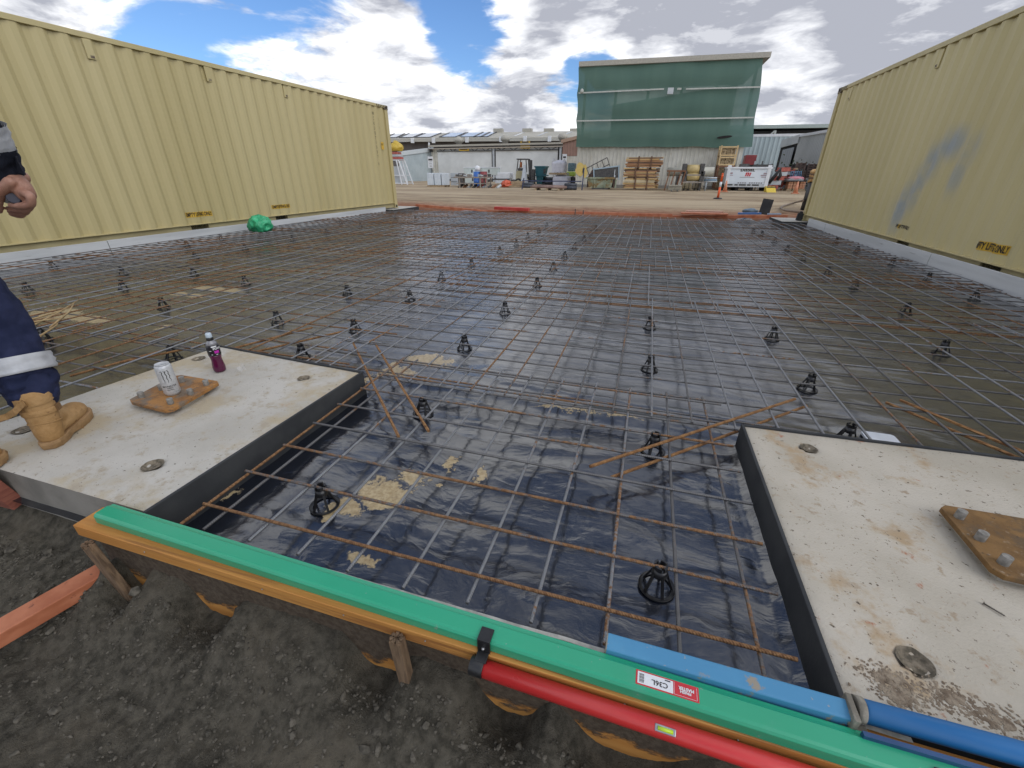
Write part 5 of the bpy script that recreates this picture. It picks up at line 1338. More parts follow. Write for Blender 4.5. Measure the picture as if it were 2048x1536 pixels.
# --- long shed far left with roof panels
YS = 78.0
zel, zer = at(783, 277, y=YS).z, at(1152, 274, y=YS).z; xl, xr = at(700, 278, y=YS).x, at(1300, 274, y=YS).x
zrl, zrr = at(783, 268, y=YS + 12).z, at(1152, 262, y=YS + 12).z
ls = thing('long_shed', 'long low shed with beige roof and pale roof panels behind the yard', 'shed', ((xl + xr) / 2, YS + 12, 0))
ROOFB = mat('beige_roof_sheet', C(.34, .32, .26), C(.40, .375, .31), rough=.6, scale=.5)
x78 = lambda u, Y, v: at(u, v, y=Y).x
A, B = at(700, 278, y=YS), at(1300, 273, y=YS); Cq, Dq = at(1300, 259.5, y=YS + 12), at(700, 269.4, y=YS + 12)
mb = MB(); mb.add([A, B, Cq, Dq, A - Vector((0, 0, .35)), B - Vector((0, 0, .35)), Cq - Vector((0, 0, .35)), Dq - Vector((0, 0, .35))], [(0, 1, 2, 3), (4, 7, 6, 5), (0, 4, 5, 1), (2, 6, 7, 3), (1, 5, 6, 2), (0, 3, 7, 4)]); mb.build('roof', ROOFB, ls)
MB().beam(A + Vector((0, -.1, -.3)), B + Vector((0, -.1, -.3)), .2, .45).build('gutter', mat('pale_gutter', C(.42, .41, .36), C(.46, .45, .4), rough=.5), ls)
MB().bb(xl, xr, YS + 1.2, YS + 11.5, 0, min(zel, zer) - .25).build('wall', DGREY, ls)
PAN = mat('pale_roof_panel', C(.50, .53, .56), C(.60, .63, .66), rough=.25, scale=.4); PANF = mat('panel_frame', C(.02, .02, .025), C(.03, .03, .035), rough=.5)
for (u0, u1, sk) in ((783, 806, 22), (812, 842, 26), (846, 880, 28), (900, 934, 26), (912 + 28, 972, 24), (950 + 22, 986, 22), (988, 1000, 22)):
    def rp(u, s_, lift=.06):
        p0 = A.lerp(B, (u - 700) / 600); p1 = Dq.lerp(Cq, (u + sk - 700) / 600); return p0.lerp(p1, s_) + Vector((0, 0, lift))
    o = MB().add([rp(u0, .12), rp(u1, .12), rp(u1, .96), rp(u0, .96)], [(0, 1, 2, 3)]).build('roof_panel', PAN, ls)
    for (a_, b_) in (((u0, .12), (u1, .12)), ((u1, .12), (u1, .96)), ((u0, .12), (u0, .96))): sub(MB().beam(rp(*a_, .08), rp(*b_, .08), .25, .10), 'panel_frame', PANF, o)
for u in (1050, 1095, 1140):
    o = MB().add([rp(u, .2), rp(u + 4, .2), rp(u + 8, .85), rp(u + 4, .85)], [(0, 1, 2, 3)]).build('skylight', PAN, ls)
for u in (997, 1055, 1098, 1150):
    c_ = at(u, 261.5, y=YS + 12); MB().bb(c_.x - .9, c_.x + .9, c_.y - .5, c_.y + .5, c_.z - .6, c_.z + .35).build('ridge_vent', FASC, ls)
for u, v in ((825, 281), (867, 281), (934, 279.5), (1002, 278.5), (1050, 277.5), (1099, 277.5)):
    c_ = at(u, v, y=YS - .3); MB().box(c_, (.55, .3, .8)).build('eave_lamp', WHITEP, ls)

# --- door building with two wide white doors
YD = 62.0
dl, dr = at(868, 362, y=YD).x, at(1123, 362, y=YD).x
ztop_l, ztop_r = at(870, 292.5, y=YD).z, at(1120, 286.5, y=YD).z
db = thing('door_shed', 'shed with two wide white doors under a long track', 'shed', ((dl + dr) / 2, YD + 3, 0))
WDOOR = mat('white_door_sheet', C(.60, .62, .61), C(.68, .70, .69), rough=.55, scale=.8, bump=.2, bscale=1.5)
MB().yprism([(dl, 0), (dr, 0), (dr, ztop_r - .15), (dl, ztop_l - .15)], YD + .6, YD + 6).build('wall', DARK, db)
for i, (u0, u1, v0) in enumerate(((879, 984, 295), (992, 1113, 293))):
    x0, x1 = at(u0, 362, y=YD).x, at(u1, 362, y=YD).x; z1 = at((u0 + u1) / 2, v0, y=YD).z; z0 = at((u0 + u1) / 2, 360, y=YD).z
    n = 26; vs = []
    for k in range(n + 1):
        x = x0 + (x1 - x0) * k / n
        for s_ in (0, .5, 1): vs.append((x, YD + .10 * noise.noise(Vector((x * .9, s_ * .6, i))) - .02, max(0.15, z0) + (z1 - max(0.15, z0)) * s_))
    d_ = MB().add(vs, [(3 * k + j, 3 * k + 3 + j, 3 * k + 4 + j, 3 * k + 1 + j) for k in range(n) for j in (0, 1)], True).build('door', WDOOR, db)
    zt_ = at((u0 + u1) / 2, 302 if i == 0 else 300, y=YD).z
    for zz_ in (z1, zt_): sub(MB().beam((x0, YD - .12, zz_), (x1, YD - .12, zz_), .1, .12), 'truss_chord', STEELD, d_)
    for k in range(10):
        xa_ = x0 + (x1 - x0) * k / 10; xb_ = x0 + (x1 - x0) * (k + 1) / 10
        if i == 0 and 0.38 < (k + .5) / 10 < .62: continue
        sub(MB().beam((xa_, YD - .12, zt_ if k % 2 else z1), (xb_, YD - .12, z1 if k % 2 else zt_), .06, .06), 'truss_web', STEELD, d_)
    sub(MB().bb(x0, x1, YD - .05, YD + .1, 0.02, .3), 'door_track', STEELD, d_)
    us = (918, 938) if i == 0 else (1041, 1060)
    for (va, vb) in (((295.5, 301.5),) if i == 0 else ((282.5, 286), (291, 297))):
        p0, p1 = at(us[0], vb, y=YD - .25), at(us[1], va, y=YD - .25)
        sg_ = MB().bb(p0.x, p1.x, YD - .28, YD - .22, p0.z, p1.z).build('warning_board', DECY, db)
        zm = (p0.z + p1.z) / 2
        for k in range(6): sub(MB().box((p0.x + (p1.x - p0.x) * (.2 + .12 * k), YD - .29, zm), (.16, .02, .14)), 'lettering', INK, sg_)
MB().beam((dl - .3, YD - .3, ztop_l), (dr + .2, YD - .3, ztop_r), .4, .22).build('eave_beam', FASC, db)
MB().beam((dl - .3, YD - .25, ztop_l - .35), (dr + .2, YD - .25, ztop_r - .35), .3, .12).build('door_rail', mat('pale_beige_rail', C(.40, .35, .29), C(.45, .4, .33), rough=.6), db)
corr(dl - .1, at(879, 362, y=YD).x, 0, ztop_l - .3, YD - .02, .35, .06).build('side_panel', WALLC, db)
for u in (988, 1118):
    x = at(u, 362, y=YD).x; MB().bb(x - .12, x + .12, YD - .15, YD + .1, 0, ztop_r - .4).build('door_post', LGREY, db)
for u, v in ((918, 286), (1010.5, 283), (1125, 279.5)):
    c_ = at(u, v + 4, y=YD + 2); MB().lathe(c_, [(.45, -.3), (.42, .25), (.62, .35), (.66, .62), (.5, .9), (.2, 1.05), (.01, 1.08)], n=16).build('roof_ventilator', FASC, db)
# sloping light-grey shed on the left, seen obliquely
a0, a1 = at(796, 305, y=56), at(866, 296.5, y=63); b0, b1 = Vector((a0.x, a0.y, 0)), Vector((a1.x, a1.y, 0))
gs2 = thing('grey_shed', 'pale blue-grey corrugated shed behind the ladder', 'shed', (b0 + b1) / 2)
GSH = mat('blue_grey_sheet', C(.36, .42, .44), C(.43, .49, .51), rough=.5, scale=.6)
mb = MB(); K = 48; vs = []; dirv = (b1 - b0).normalized(); nn = Vector((dirv.y, -dirv.x, 0))
for k in range(K * 2 + 1):
    s_ = k / (K * 2); p_ = b0.lerp(b1, s_) + nn * (.05 if k % 4 in (1, 2) else 0); zt_ = a0.z + (a1.z - a0.z) * s_ - .35
    vs += [p_, Vector((p_.x, p_.y, zt_))]
mb.add(vs, [(2 * k, 2 * k + 2, 2 * k + 3, 2 * k + 1) for k in range(K * 2)]); mb.build('wall', GSH, gs2)
MB().beam(a0 - Vector((0, 0, .15)), a1 - Vector((0, 0, .15)), .3, .5).build('fascia', mat('pale_fascia', C(.48, .52, .53), C(.54, .58, .59), rough=.5), gs2)
c_ = at(862, 301, y=61.5); MB().box(c_, (.35, .35, .35)).build('camera_box', DARK, gs2)
MB().beam(at(858, 297, y=62), at(858, 285, y=62), .18, .18).build('vent_pipe', WHITEP, gs2)
def sign(label, u0, u1, v0, v1, Y):
    p0, p1 = at(u0, v1, y=Y), at(u1, v0, y=Y); h_ = p1.z - p0.z
    th = thing('safety_sign', label, 'sign', ((p0.x + p1.x) / 2, Y, p0.z))
    MB().bb(p0.x, p1.x, Y - .03, Y, p0.z, p1.z).build('panel', WHITEP, th)
    MB().bb(p0.x + .1, p1.x - .1, Y - .045, Y - .031, p0.z + h_ * .66, p0.z + h_ * .80).build('black_band', INK, th)
    for k in (.52, .38, .24, .12): MB().bb(p0.x + .2, p1.x - .2, Y - .04, Y - .031, p0.z + h_ * k, p0.z + h_ * (k + .025)).build('text_line', INK, th)
sign('white safety sign with black band on the grey shed corner', 857, 865.5, 313, 336, 58)
sign('white safety sign with black band beside the bulk bags', 1124, 1134, 308, 331, 58)
# pinkish shed right of the doors
ps = thing('brown_shed', 'pinkish brown shed wall between the doors and the green building', 'shed', at(1135, 340, y=60))
p0, p1 = at(1122, 362, y=60), at(1175, 362, y=60); zl_, zr_ = at(1122, 285, y=60).z, at(1175, 270, y=60).z
PINK = mat('pinkish_brown_sheet', C(.28, .17, .13), C(.33, .205, .16), rough=.65, scale=.7)
corr(p0.x, p1.x, at(1130, 312, y=60).z, zl_, 60, .4, .06, zr_).build('upper_wall', PINK, ps)
corr(p0.x, p1.x, 0, at(1130, 312, y=60).z - .03, 60.02, .4, .06).build('lower_wall', WALLC, ps)
MB().beam(Vector((p0.x - .2, 59.9, zl_ + .1)), Vector((p1.x, 59.9, zr_ + .1)), .3, .35).build('barge_board', mat('orange_brown_trim', C(.36, .24, .17), C(.42, .29, .21), rough=.6), ps)

# --- right-hand sheds
PBL = mat('pale_blue_sheet', C(.40, .48, .50), C(.46, .54, .56), rough=.5, scale=.5)
YB = 58.0
p0, p1 = at(1440, 345, y=YB), at(1600, 345, y=YB); zt_ = at(1530, 273.5, y=YB).z
pb2 = thing('pale_blue_shed', 'pale blue corrugated shed behind the diesel tank', 'shed', ((p0.x + p1.x) / 2, YB, 0))
corr(p0.x, p1.x, 0, zt_, YB, .45, .07).build('wall', PBL, pb2)
MB().bb(p0.x, p1.x, YB - .05, YB + .5, zt_, zt_ + .25).build('fascia', WHITEP, pb2)
YC = 66.0
cn = thing('dark_canopy', 'dark open canopy roof behind the right-hand sheds', 'canopy', at(1570, 345, y=YC))
p0, p1 = at(1440, 262, y=YC), at(1680, 259, y=YC)
MB().beam(p0, p1, 10, .35).build('roof', mat('pale_green_edge', C(.34, .40, .37), C(.4, .46, .43), rough=.5), cn)
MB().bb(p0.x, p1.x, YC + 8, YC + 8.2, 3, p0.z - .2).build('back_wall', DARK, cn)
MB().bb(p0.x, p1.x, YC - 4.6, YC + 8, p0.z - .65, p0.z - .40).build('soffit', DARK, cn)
q0, q1 = at(1549, 275, y=YC - 5), at(1551, 261, y=YC - 5)
for (a, b2) in (((1549, 275), (1551, 261)), ((1538, 272), (1549, 262))): MB().beam(at(*a, y=YC - 5), at(*b2, y=YC - 5), .15, .15).build('brace', RAILW, cn)
MB().beam(Vector((q0.x, YC - 5, 0)), q1, .2, .2).build('column', RAILW, cn)
for u, v in ((1586, 264.5), (1570, 269)): MB().box(at(u, v, y=YC - 1), (.6, .3, .25)).build('hanging_lamp', WHITEP, cn)
# light grey shed turned towards the camera, with a sliding door
GRS = mat('light_grey_sheet', C(.40, .42, .42), C(.46, .48, .48), rough=.5, scale=.5)
e0, e1, e2 = at(1549, 345, y=56), at(1581, 345, y=50), at(1680, 345, y=38)
t0, t1, t2 = at(1550, 283, y=56).z, at(1582, 272, y=50).z, at(1665, 254, y=38).z
gs3 = thing('sliding_door_shed', 'light grey shed with a half open sliding door, partly behind the right container', 'shed', (e1 + e2) / 2)
def wallstrip(a, b2, za, zb, K, name, mt, z0=0, off=0.0, rib=.06):
    a, b2 = Vector((a.x, a.y, 0)), Vector((b2.x, b2.y, 0)); dv = (b2 - a).normalized(); n_ = Vector((dv.y, -dv.x, 0)); vs = []
    for k in range(K * 2 + 1):
        s_ = k / (2 * K); p_ = a.lerp(b2, s_) + n_ * (off + (rib if k % 4 in (1, 2) else 0)); vs += [Vector((p_.x, p_.y, z0)), Vector((p_.x, p_.y, za + (zb - za) * s_))]
    return MB().add(vs, [(2 * k, 2 * k + 2, 2 * k + 3, 2 * k + 1) for k in range(2 * K)]).build(name, mt, gs3)
wallstrip(e1, e2, t1, t2, 60, 'wall', GRS)
wallstrip(e0, e1, t0, t1, 2, 'door_opening', DARK, rib=0)
md = e0.lerp(e1, .35); wallstrip(md, e1, t0 + (t1 - t0) * .35 - .9, t1 - .9, 10, 'sliding_door', mat('mid_grey_sheet', C(.26, .28, .30), C(.31, .33, .35), rough=.5), off=.25, rib=.03)
MB().beam(Vector((e0.x, e0.y - .3, t0 - .25)), Vector((e1.x, e1.y - .3, t1 - .25)), .3, .7).build('door_header', GRS, gs3)
MB().beam(Vector((e1.x, e1.y, t1)), Vector((e2.x, e2.y, t2)), .3, .2).build('eave_flashing', WHITEP, gs3)
tag(MB().bb(-140, 140, 120, 122, 0, 2.5).build('distant_fence_line', mat('far_fence', C(.2, .2, .17), C(.28, .27, .22), rough=.9, scale=.3)), 'low distant boundary wall behind all the sheds', 'wall')

# ------------------------------------------------------------------ yard stores
PALW = mat('pallet_wood', C(.30, .22, .13), C(.40, .30, .19), rough=.85, scale=6)
def pallet(th, xa, xb, ya, yb, z0, mt=PALW, h=.14):
    for k in range(3):
        y = ya + (yb - ya) * k / 2; MB().bb(xa, xb, y - .04, y + .04, z0, z0 + h - .022).build('bearer', mt, th)
    for k in range(6):
        x = xa + (xb - xa) * (k + .5) / 6; w = (xb - xa) / 9; MB().bb(x - w / 2 - .01, x + w / 2 + .01, ya - .04, yb + .04, z0 + h - .021, z0 + h).build('deck_board', mt, th)
# wrapped white boxes on a pallet
xa, xb, Y, z1, z0 = rect(855, 889, 346, 374)
WRAP = mat('white_wrapped_cartons', C(.52, .58, .63), C(.60, .65, .69), rough=.3, scale=5, bump=.3, bscale=5)
th = thing('pallet_load', 'white shrink-wrapped cartons on a pallet in front of the grey shed', 'pallet', ((xa + xb) / 2, Y + .6, 0))
pallet(th, xa, xb, Y, Y + 1.2, 0)
for k in range(3):
    w = (xb - xa) / 2.6
    x = (xa, xa + w * 1.04, xb - w * .5)[k]
    MB().bb(x + .02, x + w * (1 if k < 2 else .5) - .02, Y + .05 * k, Y + 1.2, .14, z1).build('wrapped_stack', WRAP, th, bevel=.03)
# A-frame trolley with goods
xa, xb, Y, z1, z0 = rect(786, 815, 320, 369)
th = thing('white_frame_rack', 'white A-frame steel rack beside the left container corner', 'rack', ((xa + xb) / 2, Y, 0))
for (xt, xbm, y) in ((.55, 1.0, 0), (.40, .62, 0), (.55, 1.0, 1.2), (.40, .62, 1.2), (.05, .0, 0), (.05, .0, 1.2)):
    MB().beam((xa + (xb - xa) * xbm, Y + y, 0), (xa + (xb - xa) * xt, Y + y, z1), .09, .09).build('upright', WHITEP, th)
for z in (.12, z1 * .38, z1):
    for y in (0, 1.2): MB().beam((xa, Y + y, z), (xa + (xb - xa) * (1 - .45 * z / z1), Y + y, z), .08, .08).build('rail', WHITEP, th)
MB().bb(xa, xa + (xb - xa) * .5, Y + .2, Y + 1.0, .15, z1 * .75).build('mesh_panel', LGREY, th)
TARP = mat('yellow_tarp', C(.50, .33, .03), C(.58, .42, .07), rough=.5, scale=4, bump=.5, bscale=6)
p0 = at(793, 319, y=Y)
for k, (vt, vb, mt, nm, lb) in enumerate(((304, 319, mat('red_carton', C(.36, .07, .06), C(.45, .14, .11), rough=.6, scale=3), 'carton_stack', 'red and pale cartons stacked on the white rack'), (285, 303, TARP, 'tarpaulin_bundle', 'yellow tarpaulin bundle on top of the stacked cartons'))):
    q0, q1 = at(784, vb, y=Y + .5), at(802, vt, y=Y + .5)
    th = thing(nm, lb, 'cartons' if k == 0 else 'tarpaulin', ((q0.x + q1.x) / 2, Y + .5, q0.z))
    if k == 0:
        hz = (q1.z - q0.z) / 3
        for j in range(3): MB().bb(q0.x, q1.x - .1 * j, Y + .1, Y + .9, q0.z + j * hz + .02, q0.z + (j + 1) * hz).build('carton', mt if j != 1 else LGREY, th, bevel=.02)
    else:
        crumple(((q0.x + q1.x) / 2, Y + .5, q0.z + (q1.z - q0.z) * .42), ((q1.x - q0.x) * .55, .6, (q1.z - q0.z) * .55), 26, 16, .18, 1.6, 4).build('cover', TARP, th)
        crumple(((q0.x + q1.x) / 2, Y + .5, q1.z - .25), ((q1.x - q0.x) * .3, .35, .4), 20, 12, .2, 1.6, 9).build('cover_peak', TARP, th)
# heap of yellow couplings
xa, xb, Y, z1, z0 = rect(814, 846, 342, 362)
th = thing('scaffold_stand_pile', 'heap of yellow steel stands against the grey shed', 'stands', ((xa + xb) / 2, Y, 0))
rp_ = random.Random(8); YST = mat('ochre_yellow_steel', C(.42, .28, .05), C(.52, .38, .12), rough=.6, scale=3)
for k in range(16):
    x = rp_.uniform(xa, xb); y = Y + rp_.uniform(0, 1.2); h_ = rp_.uniform(.4, z1)
    MB().beam((x, y, 0), (x + rp_.uniform(-.3, .3), y, h_), .12, .12).beam((x - .3, y, h_ * .55), (x + .35, y, h_ * .6), .1, .1).build('stand', YST if k % 4 else STEELD, th)
# ladder
xa, xb, Y, z1, z0 = rect(835, 846, 316, 356)
th = thing('step_ladder', 'grey step ladder leaning at the grey shed wall', 'ladder', ((xa + xb) / 2, Y, 0))
for x, dx in ((xa, .2), (xb, -.15)): MB().beam((x, Y, 0), (x + dx, Y + .6, z1), .09, .06).build('stile', STEELD, th)
for k in range(5): z = z1 * (k + .8) / 5.6; MB().beam((xa + .1, Y + .6 * z / z1, z), (xb - .05, Y + .6 * z / z1, z), .05, .08).build('rung', STEELD, th)
# grey cabinet, table, drums, crates
xa, xb, Y, z1, z0 = rect(902, 923, 346, 373)
th = thing('steel_cabinet', 'pale steel cabinet with a dark open side left of the bench', 'cabinet', ((xa + xb) / 2, Y, 0))
MB().bb(xa, xa + (xb - xa) * .66, Y, Y + .9, .08, z1).build('carcass', LGREY, th, bevel=.02)
MB().bb(xa + (xb - xa) * .67, xb, Y + .1, Y + .9, .3, z1 - .02).build('dark_bay', STEELD, th, bevel=.02)
for k in (.35, .65): MB().bb(xa + .05, xa + (xb - xa) * .6, Y - .02, Y - .004, z1 * k, z1 * k + .03).build('drawer_gap', STEELD, th)
xa, xb, Y, z1, z0 = rect(908, 977, 353, 376)
th = thing('work_bench', 'long rusty steel bench with scrap on it', 'bench', ((xa + xb) / 2, Y, 0))
BEN = mat('bench_steel', C(.22, .19, .16), C(.32, .28, .24), rough=.6, scale=4)
MB().bb(xa, xb, Y, Y + 1.1, z1 - .12, z1 - .02).build('bench_top', BEN, th)
MB().bb(xa + .2, xb - .2, Y + .05, Y + 1.05, .3, .36).build('lower_shelf', BEN, th)
for x in (xa + .5, (xa + xb) / 2 + .8, xb - .15):
    for y in (.06, 1.0): MB().bb(x - .05, x + .05, Y + y - .04, Y + y + .04, 0, z1 - .12).build('leg', BEN, th)
for k in range(14):
    x = rp_.uniform(xa + .1, xb - .1); MB().box((x, Y + rp_.uniform(.2, .9), z1 + .07), (rp_.uniform(.15, .5), .2, rp_.uniform(.08, .25)), rp_.uniform(0, 3)).build('scrap_piece', (BEN, STEELD, LGREY)[k % 3], th)
for k in range(9):
    x = xa + .3 + k * .42; MB().cyl((x, Y + .3, 0.0), (x + .2, Y + .7, .22), .1, n=8).build('offcut', (STEELD, RUSTS, LGREY)[k % 3], th)
for (u0, u1, c1, c2, lb) in ((948, 960.5, C(.03, .11, .38), C(.05, .16, .46), 'blue steel drum standing behind the bench'), (961, 974.5, C(.20, .035, .04), C(.26, .06, .06), 'dark red steel drum standing behind the bench')):
    xa, xb, Y, z1, z0 = rect(u0, u1, 343, 368, 38.6); r = (xb - xa) / 2
    th = thing('oil_drum', lb, 'drum', ((xa + xb) / 2, Y, 0)); mt = mat('drum_' + lb[:4], c1, c2, rough=.45, scale=3)
    h_ = z1; MB().lathe(((xa + xb) / 2, Y, 0), [(r * .97, 0), (r, .02), (r, h_ * .33), (r * 1.04, h_ * .345), (r, h_ * .36), (r, h_ * .66), (r * 1.04, h_ * .675), (r, h_ * .69), (r, h_ - .04), (r * .98, h_ - .04)], n=24).build('shell', mt, th)
    MB().lathe(((xa + xb) / 2, Y, 0), [(r, h_ - .045), (r * 1.02, h_), (r * .95, h_), (r * .94, h_ - .03), (.001, h_ - .03)], n=24, caps=False).build('lid', mt, th)
crumple((at(957, 340, y=38.6).x, 38.6, at(957, 341, y=38.6).z), (.28, .25, .3), 20, 12, .15, 1.6, 3)
q = at(955, 343, y=38.6); tag(crumple((q.x, 38.6, q.z + .22), (.24, .22, .24), 22, 14, .15, 1.6, 3).build('plastic_jug', WHITEP, loc=(q.x, 38.6, q.z)), 'pale plastic jug on top of the blue drum', 'jug')
for i, (u0, u1, v0, v1, Y, lb) in enumerate(((928, 960, 334.5, 350, 47, 'long pale crate behind the drums, left half'), (962, 994, 334.5, 350, 47.2, 'long pale crate behind the drums, right half'), (929, 962, 349, 362, 46, 'lower pale crate under the left crate'))):
    p0, p1 = at(u0, v1, y=Y), at(u1, v0, y=Y); zb_ = 0 if i == 2 else max(0, p0.z)
    th = thing('storage_crate', lb, 'crate', ((p0.x + p1.x) / 2, Y, zb_))
    MB().bb(p0.x, p1.x, Y, Y + 1.2, zb_, p1.z - .06).build('body', mat('pale_green_white', C(.48, .53, .50), C(.55, .6, .57), rough=.5, scale=2), th, bevel=.03)
    MB().bb(p0.x - .04, p1.x + .04, Y - .04, Y + 1.24, p1.z - .055, p1.z + .02).build('lid', WHITEP, th, bevel=.02)
    MB().bb((p0.x + p1.x) / 2 - .08, (p0.x + p1.x) / 2 + .08, Y - .03, Y, (zb_ + p1.z) / 2 - .15, (zb_ + p1.z) / 2 + .15).build('latch', STEELD, th)
MB()
# white covered bin and orange bag
xa, xb, Y, z1, z0 = rect(990, 1019, 345, 369)
th = thing('covered_bin', 'white bin with dark folded sheet behind the orange bag', 'bin', ((xa + xb) / 2, Y, 0))
MB().bb(xa, xb, Y + .1, Y + 1.4, z1 * .45, z1).build('upper_box', WHITEP, th, bevel=.08); MB().bb(xa, xb - .2, Y, Y + 1.3, .12, z1 * .40).build('lower_box', WHITEP, th, bevel=.04)
MB().bb(xa - .1, xb - .1, Y - .05, Y + .4, z1 * .40, z1 * .47).build('dark_sheet', STEELD, th); MB().beam((xa - 1.2, Y, .1), (xa + .1, Y, z1 * .5), .3, .1).build('sheet_tail', STEELD, th)
xa, xb, Y, z1, z0 = rect(1006, 1020, 360, 375)
th = thing('orange_sack', 'orange-red sack on the ground by the white bin', 'sack', ((xa + xb) / 2, Y, 0))
crumple(((xa + xb) / 2, Y, z1 * .40), ((xb - xa) * .60, .4, z1 * .48), 28, 16, .35, 1.9, 6).build('sack', mat('orange_red_plastic', C(.55, .09, .04), C(.62, .14, .07), rough=.5), th)
MB().box(((xa + xb) / 2 + .9, Y, .12), (1.6, .5, .14), .1).box(((xa + xb) / 2 + 1.0, Y + .1, .35), (1.1, .4, .3), -.1).build('timber_scrap', PALW, th)
# forklift
xa, xb, Y, z1, z0 = rect(1031, 1066, 318, 369, 45)
fk = thing('forklift', 'forklift with dark mast and overhead guard facing right', 'forklift', ((xa + xb) / 2, Y, 0))
W_ = xb - xa; FKY = mat('dull_yellow_machine', C(.34, .30, .17), C(.42, .38, .24), rough=.5, scale=2)
MB().yprism([(xa, .35), (xa + W_ * .62, .35), (xa + W_ * .62, z1 * .42), (xa + W_ * .4, z1 * .44), (xa + W_ * .36, z1 * .55), (xa + W_ * .05, z1 * .56), (xa, z1 * .4)], Y, Y + 1.1).build('chassis', FKY, fk, bevel=.05)
MB().bb(xa + W_ * .08, xa + W_ * .32, Y + .25, Y + .85, z1 * .56, z1 * .66).build('seat', STEELD, fk, bevel=.04)
for x in (xa + W_ * .05, xa + W_ * .62):
    for y in (.08, 1.02): MB().beam((x, Y + y, z1 * .5), (x + (.15 if x < xa + 1 else -.1), Y + y, z1), .08, .08).build('guard_post', STEELD, fk)
MB().bb(xa + W_ * .05, xa + W_ * .66, Y, Y + 1.1, z1 - .06, z1 + .04).build('overhead_guard', STEELD, fk)
for y in (.2, .9): MB().bb(xa + W_ * .72, xa + W_ * .80, Y + y - .07, Y + y + .07, .1, z1 * .97).build('mast_rail', STEELD, fk); MB().bb(xa + W_ * .84, xb, Y + y - .07, Y + y + .07, .1, z1 * .62).build('carriage', STEELD, fk)
for x, r in ((xa + W_ * .16, .32), (xa + W_ * .62, .42)):
    for y in (-.05, 1.0):
        o = MB().cyl((x, Y + y, r), (x, Y + y + .25, r), r, n=20).build('wheel', BLKP, fk); sub(MB().cyl((x, Y + y - .02, r), (x, Y + y, r), r * .55, n=16), 'rim', FKY, o)
MB().cyl((xa + W_ * .22, Y + .55, z1 * .68), (xa + W_ * .22, Y + .55, z1 * .68 + .5), .12, n=10).build('gas_bottle', mat('orange_bottle', C(.5, .16, .05), rough=.4), fk)
for y in (.3, .8): MB().beam((xb, Y + y, .12), (xb + 1.0, Y + y, .12), .12, .05).build('fork', STEELD, fk)
# wheelie bin
xa, xb, Y, z1, z0 = rect(1033, 1047, 344, 369)
BINB = mat('blue_bin_plastic', C(.10, .20, .34), C(.14, .26, .42), rough=.45, scale=2)
th = thing('wheelie_bin', 'blue-grey wheelie bin with white emblem before the forklift', 'bin', ((xa + xb) / 2, Y, 0))
MB().prism([(xa + .06, Y + .06), (xb - .06, Y + .06), (xb - .06, Y + .55), (xa + .06, Y + .55)], .1, z1 * .85).build('body', BINB, th, bevel=.04); MB().bb(xa, xb, Y - .02, Y + .65, z1 * .85, z1).build('lid', mat('dark_blue_lid', C(.05, .12, .30), C(.08, .17, .36), rough=.4), th, bevel=.05)
for x in (xa + .15, xb - .15): MB().cyl((x - .05, Y + .6, .12), (x + .05, Y + .6, .12), .12, n=12).build('wheel', BLKP, th)
cx_ = (xa + xb) / 2 - .05; zc = z1 * .36
MB().add([(cx_ - .16, Y + .05, zc + .2), (cx_ - .16, Y + .05, zc - .05), (cx_, Y + .05, zc - .22), (cx_ + .16, Y + .05, zc - .05), (cx_ + .16, Y + .05, zc + .2)], [(0, 1, 2, 3, 4)]).build('emblem', WHITEP, th)
xa, xb, Y, z1, z0 = rect(1044, 1053, 330, 371)
th = thing('grey_cone_post', 'pale grey tapered post beside the wheelie bin', 'post', ((xa + xb) / 2, Y, 0)); MB().lathe(((xa + xb) / 2, Y, 0), [(.42, 0), (.40, .1), (.10, z1), (.02, z1)], n=16).build('post', LGREY, th); MB().bb(xa, xb, Y - .3, Y + .3, 0, .08).build('foot', LGREY, th)
# teal bin
xa, xb, Y, z1, z0 = rect(1069, 1090, 332, 365, 47)
TEAL = mat('teal_bin', C(.02, .12, .15), C(.035, .16, .19), rough=.5, scale=1.5)
th = thing('tipping_bin', 'tall teal steel bin beside the forklift', 'bin', ((xa + xb) / 2, Y, 0))
MB().add([(xa + .25, Y, .1), (xb - .35, Y, .1), (xb, Y, z1), (xa, Y, z1), (xa + .25, Y + 1.4, .1), (xb - .35, Y + 1.4, .1), (xb, Y + 1.4, z1), (xa, Y + 1.4, z1)], [(0, 1, 2, 3), (5, 4, 7, 6), (1, 5, 6, 2), (4, 0, 3, 7), (0, 4, 5, 1)]).build('hopper', TEAL, th)
for z in (z1 - .06, z1 * .5): MB().bb(xa - .05, xb + .05, Y - .08, Y + 1.45, z - .06, z + .06).build('rim', TEAL, th)
MB().bb(xa + .9, xa + 1.15, Y - .02, Y, z1 * .62, z1 * .85).build('label', STEELD, th)
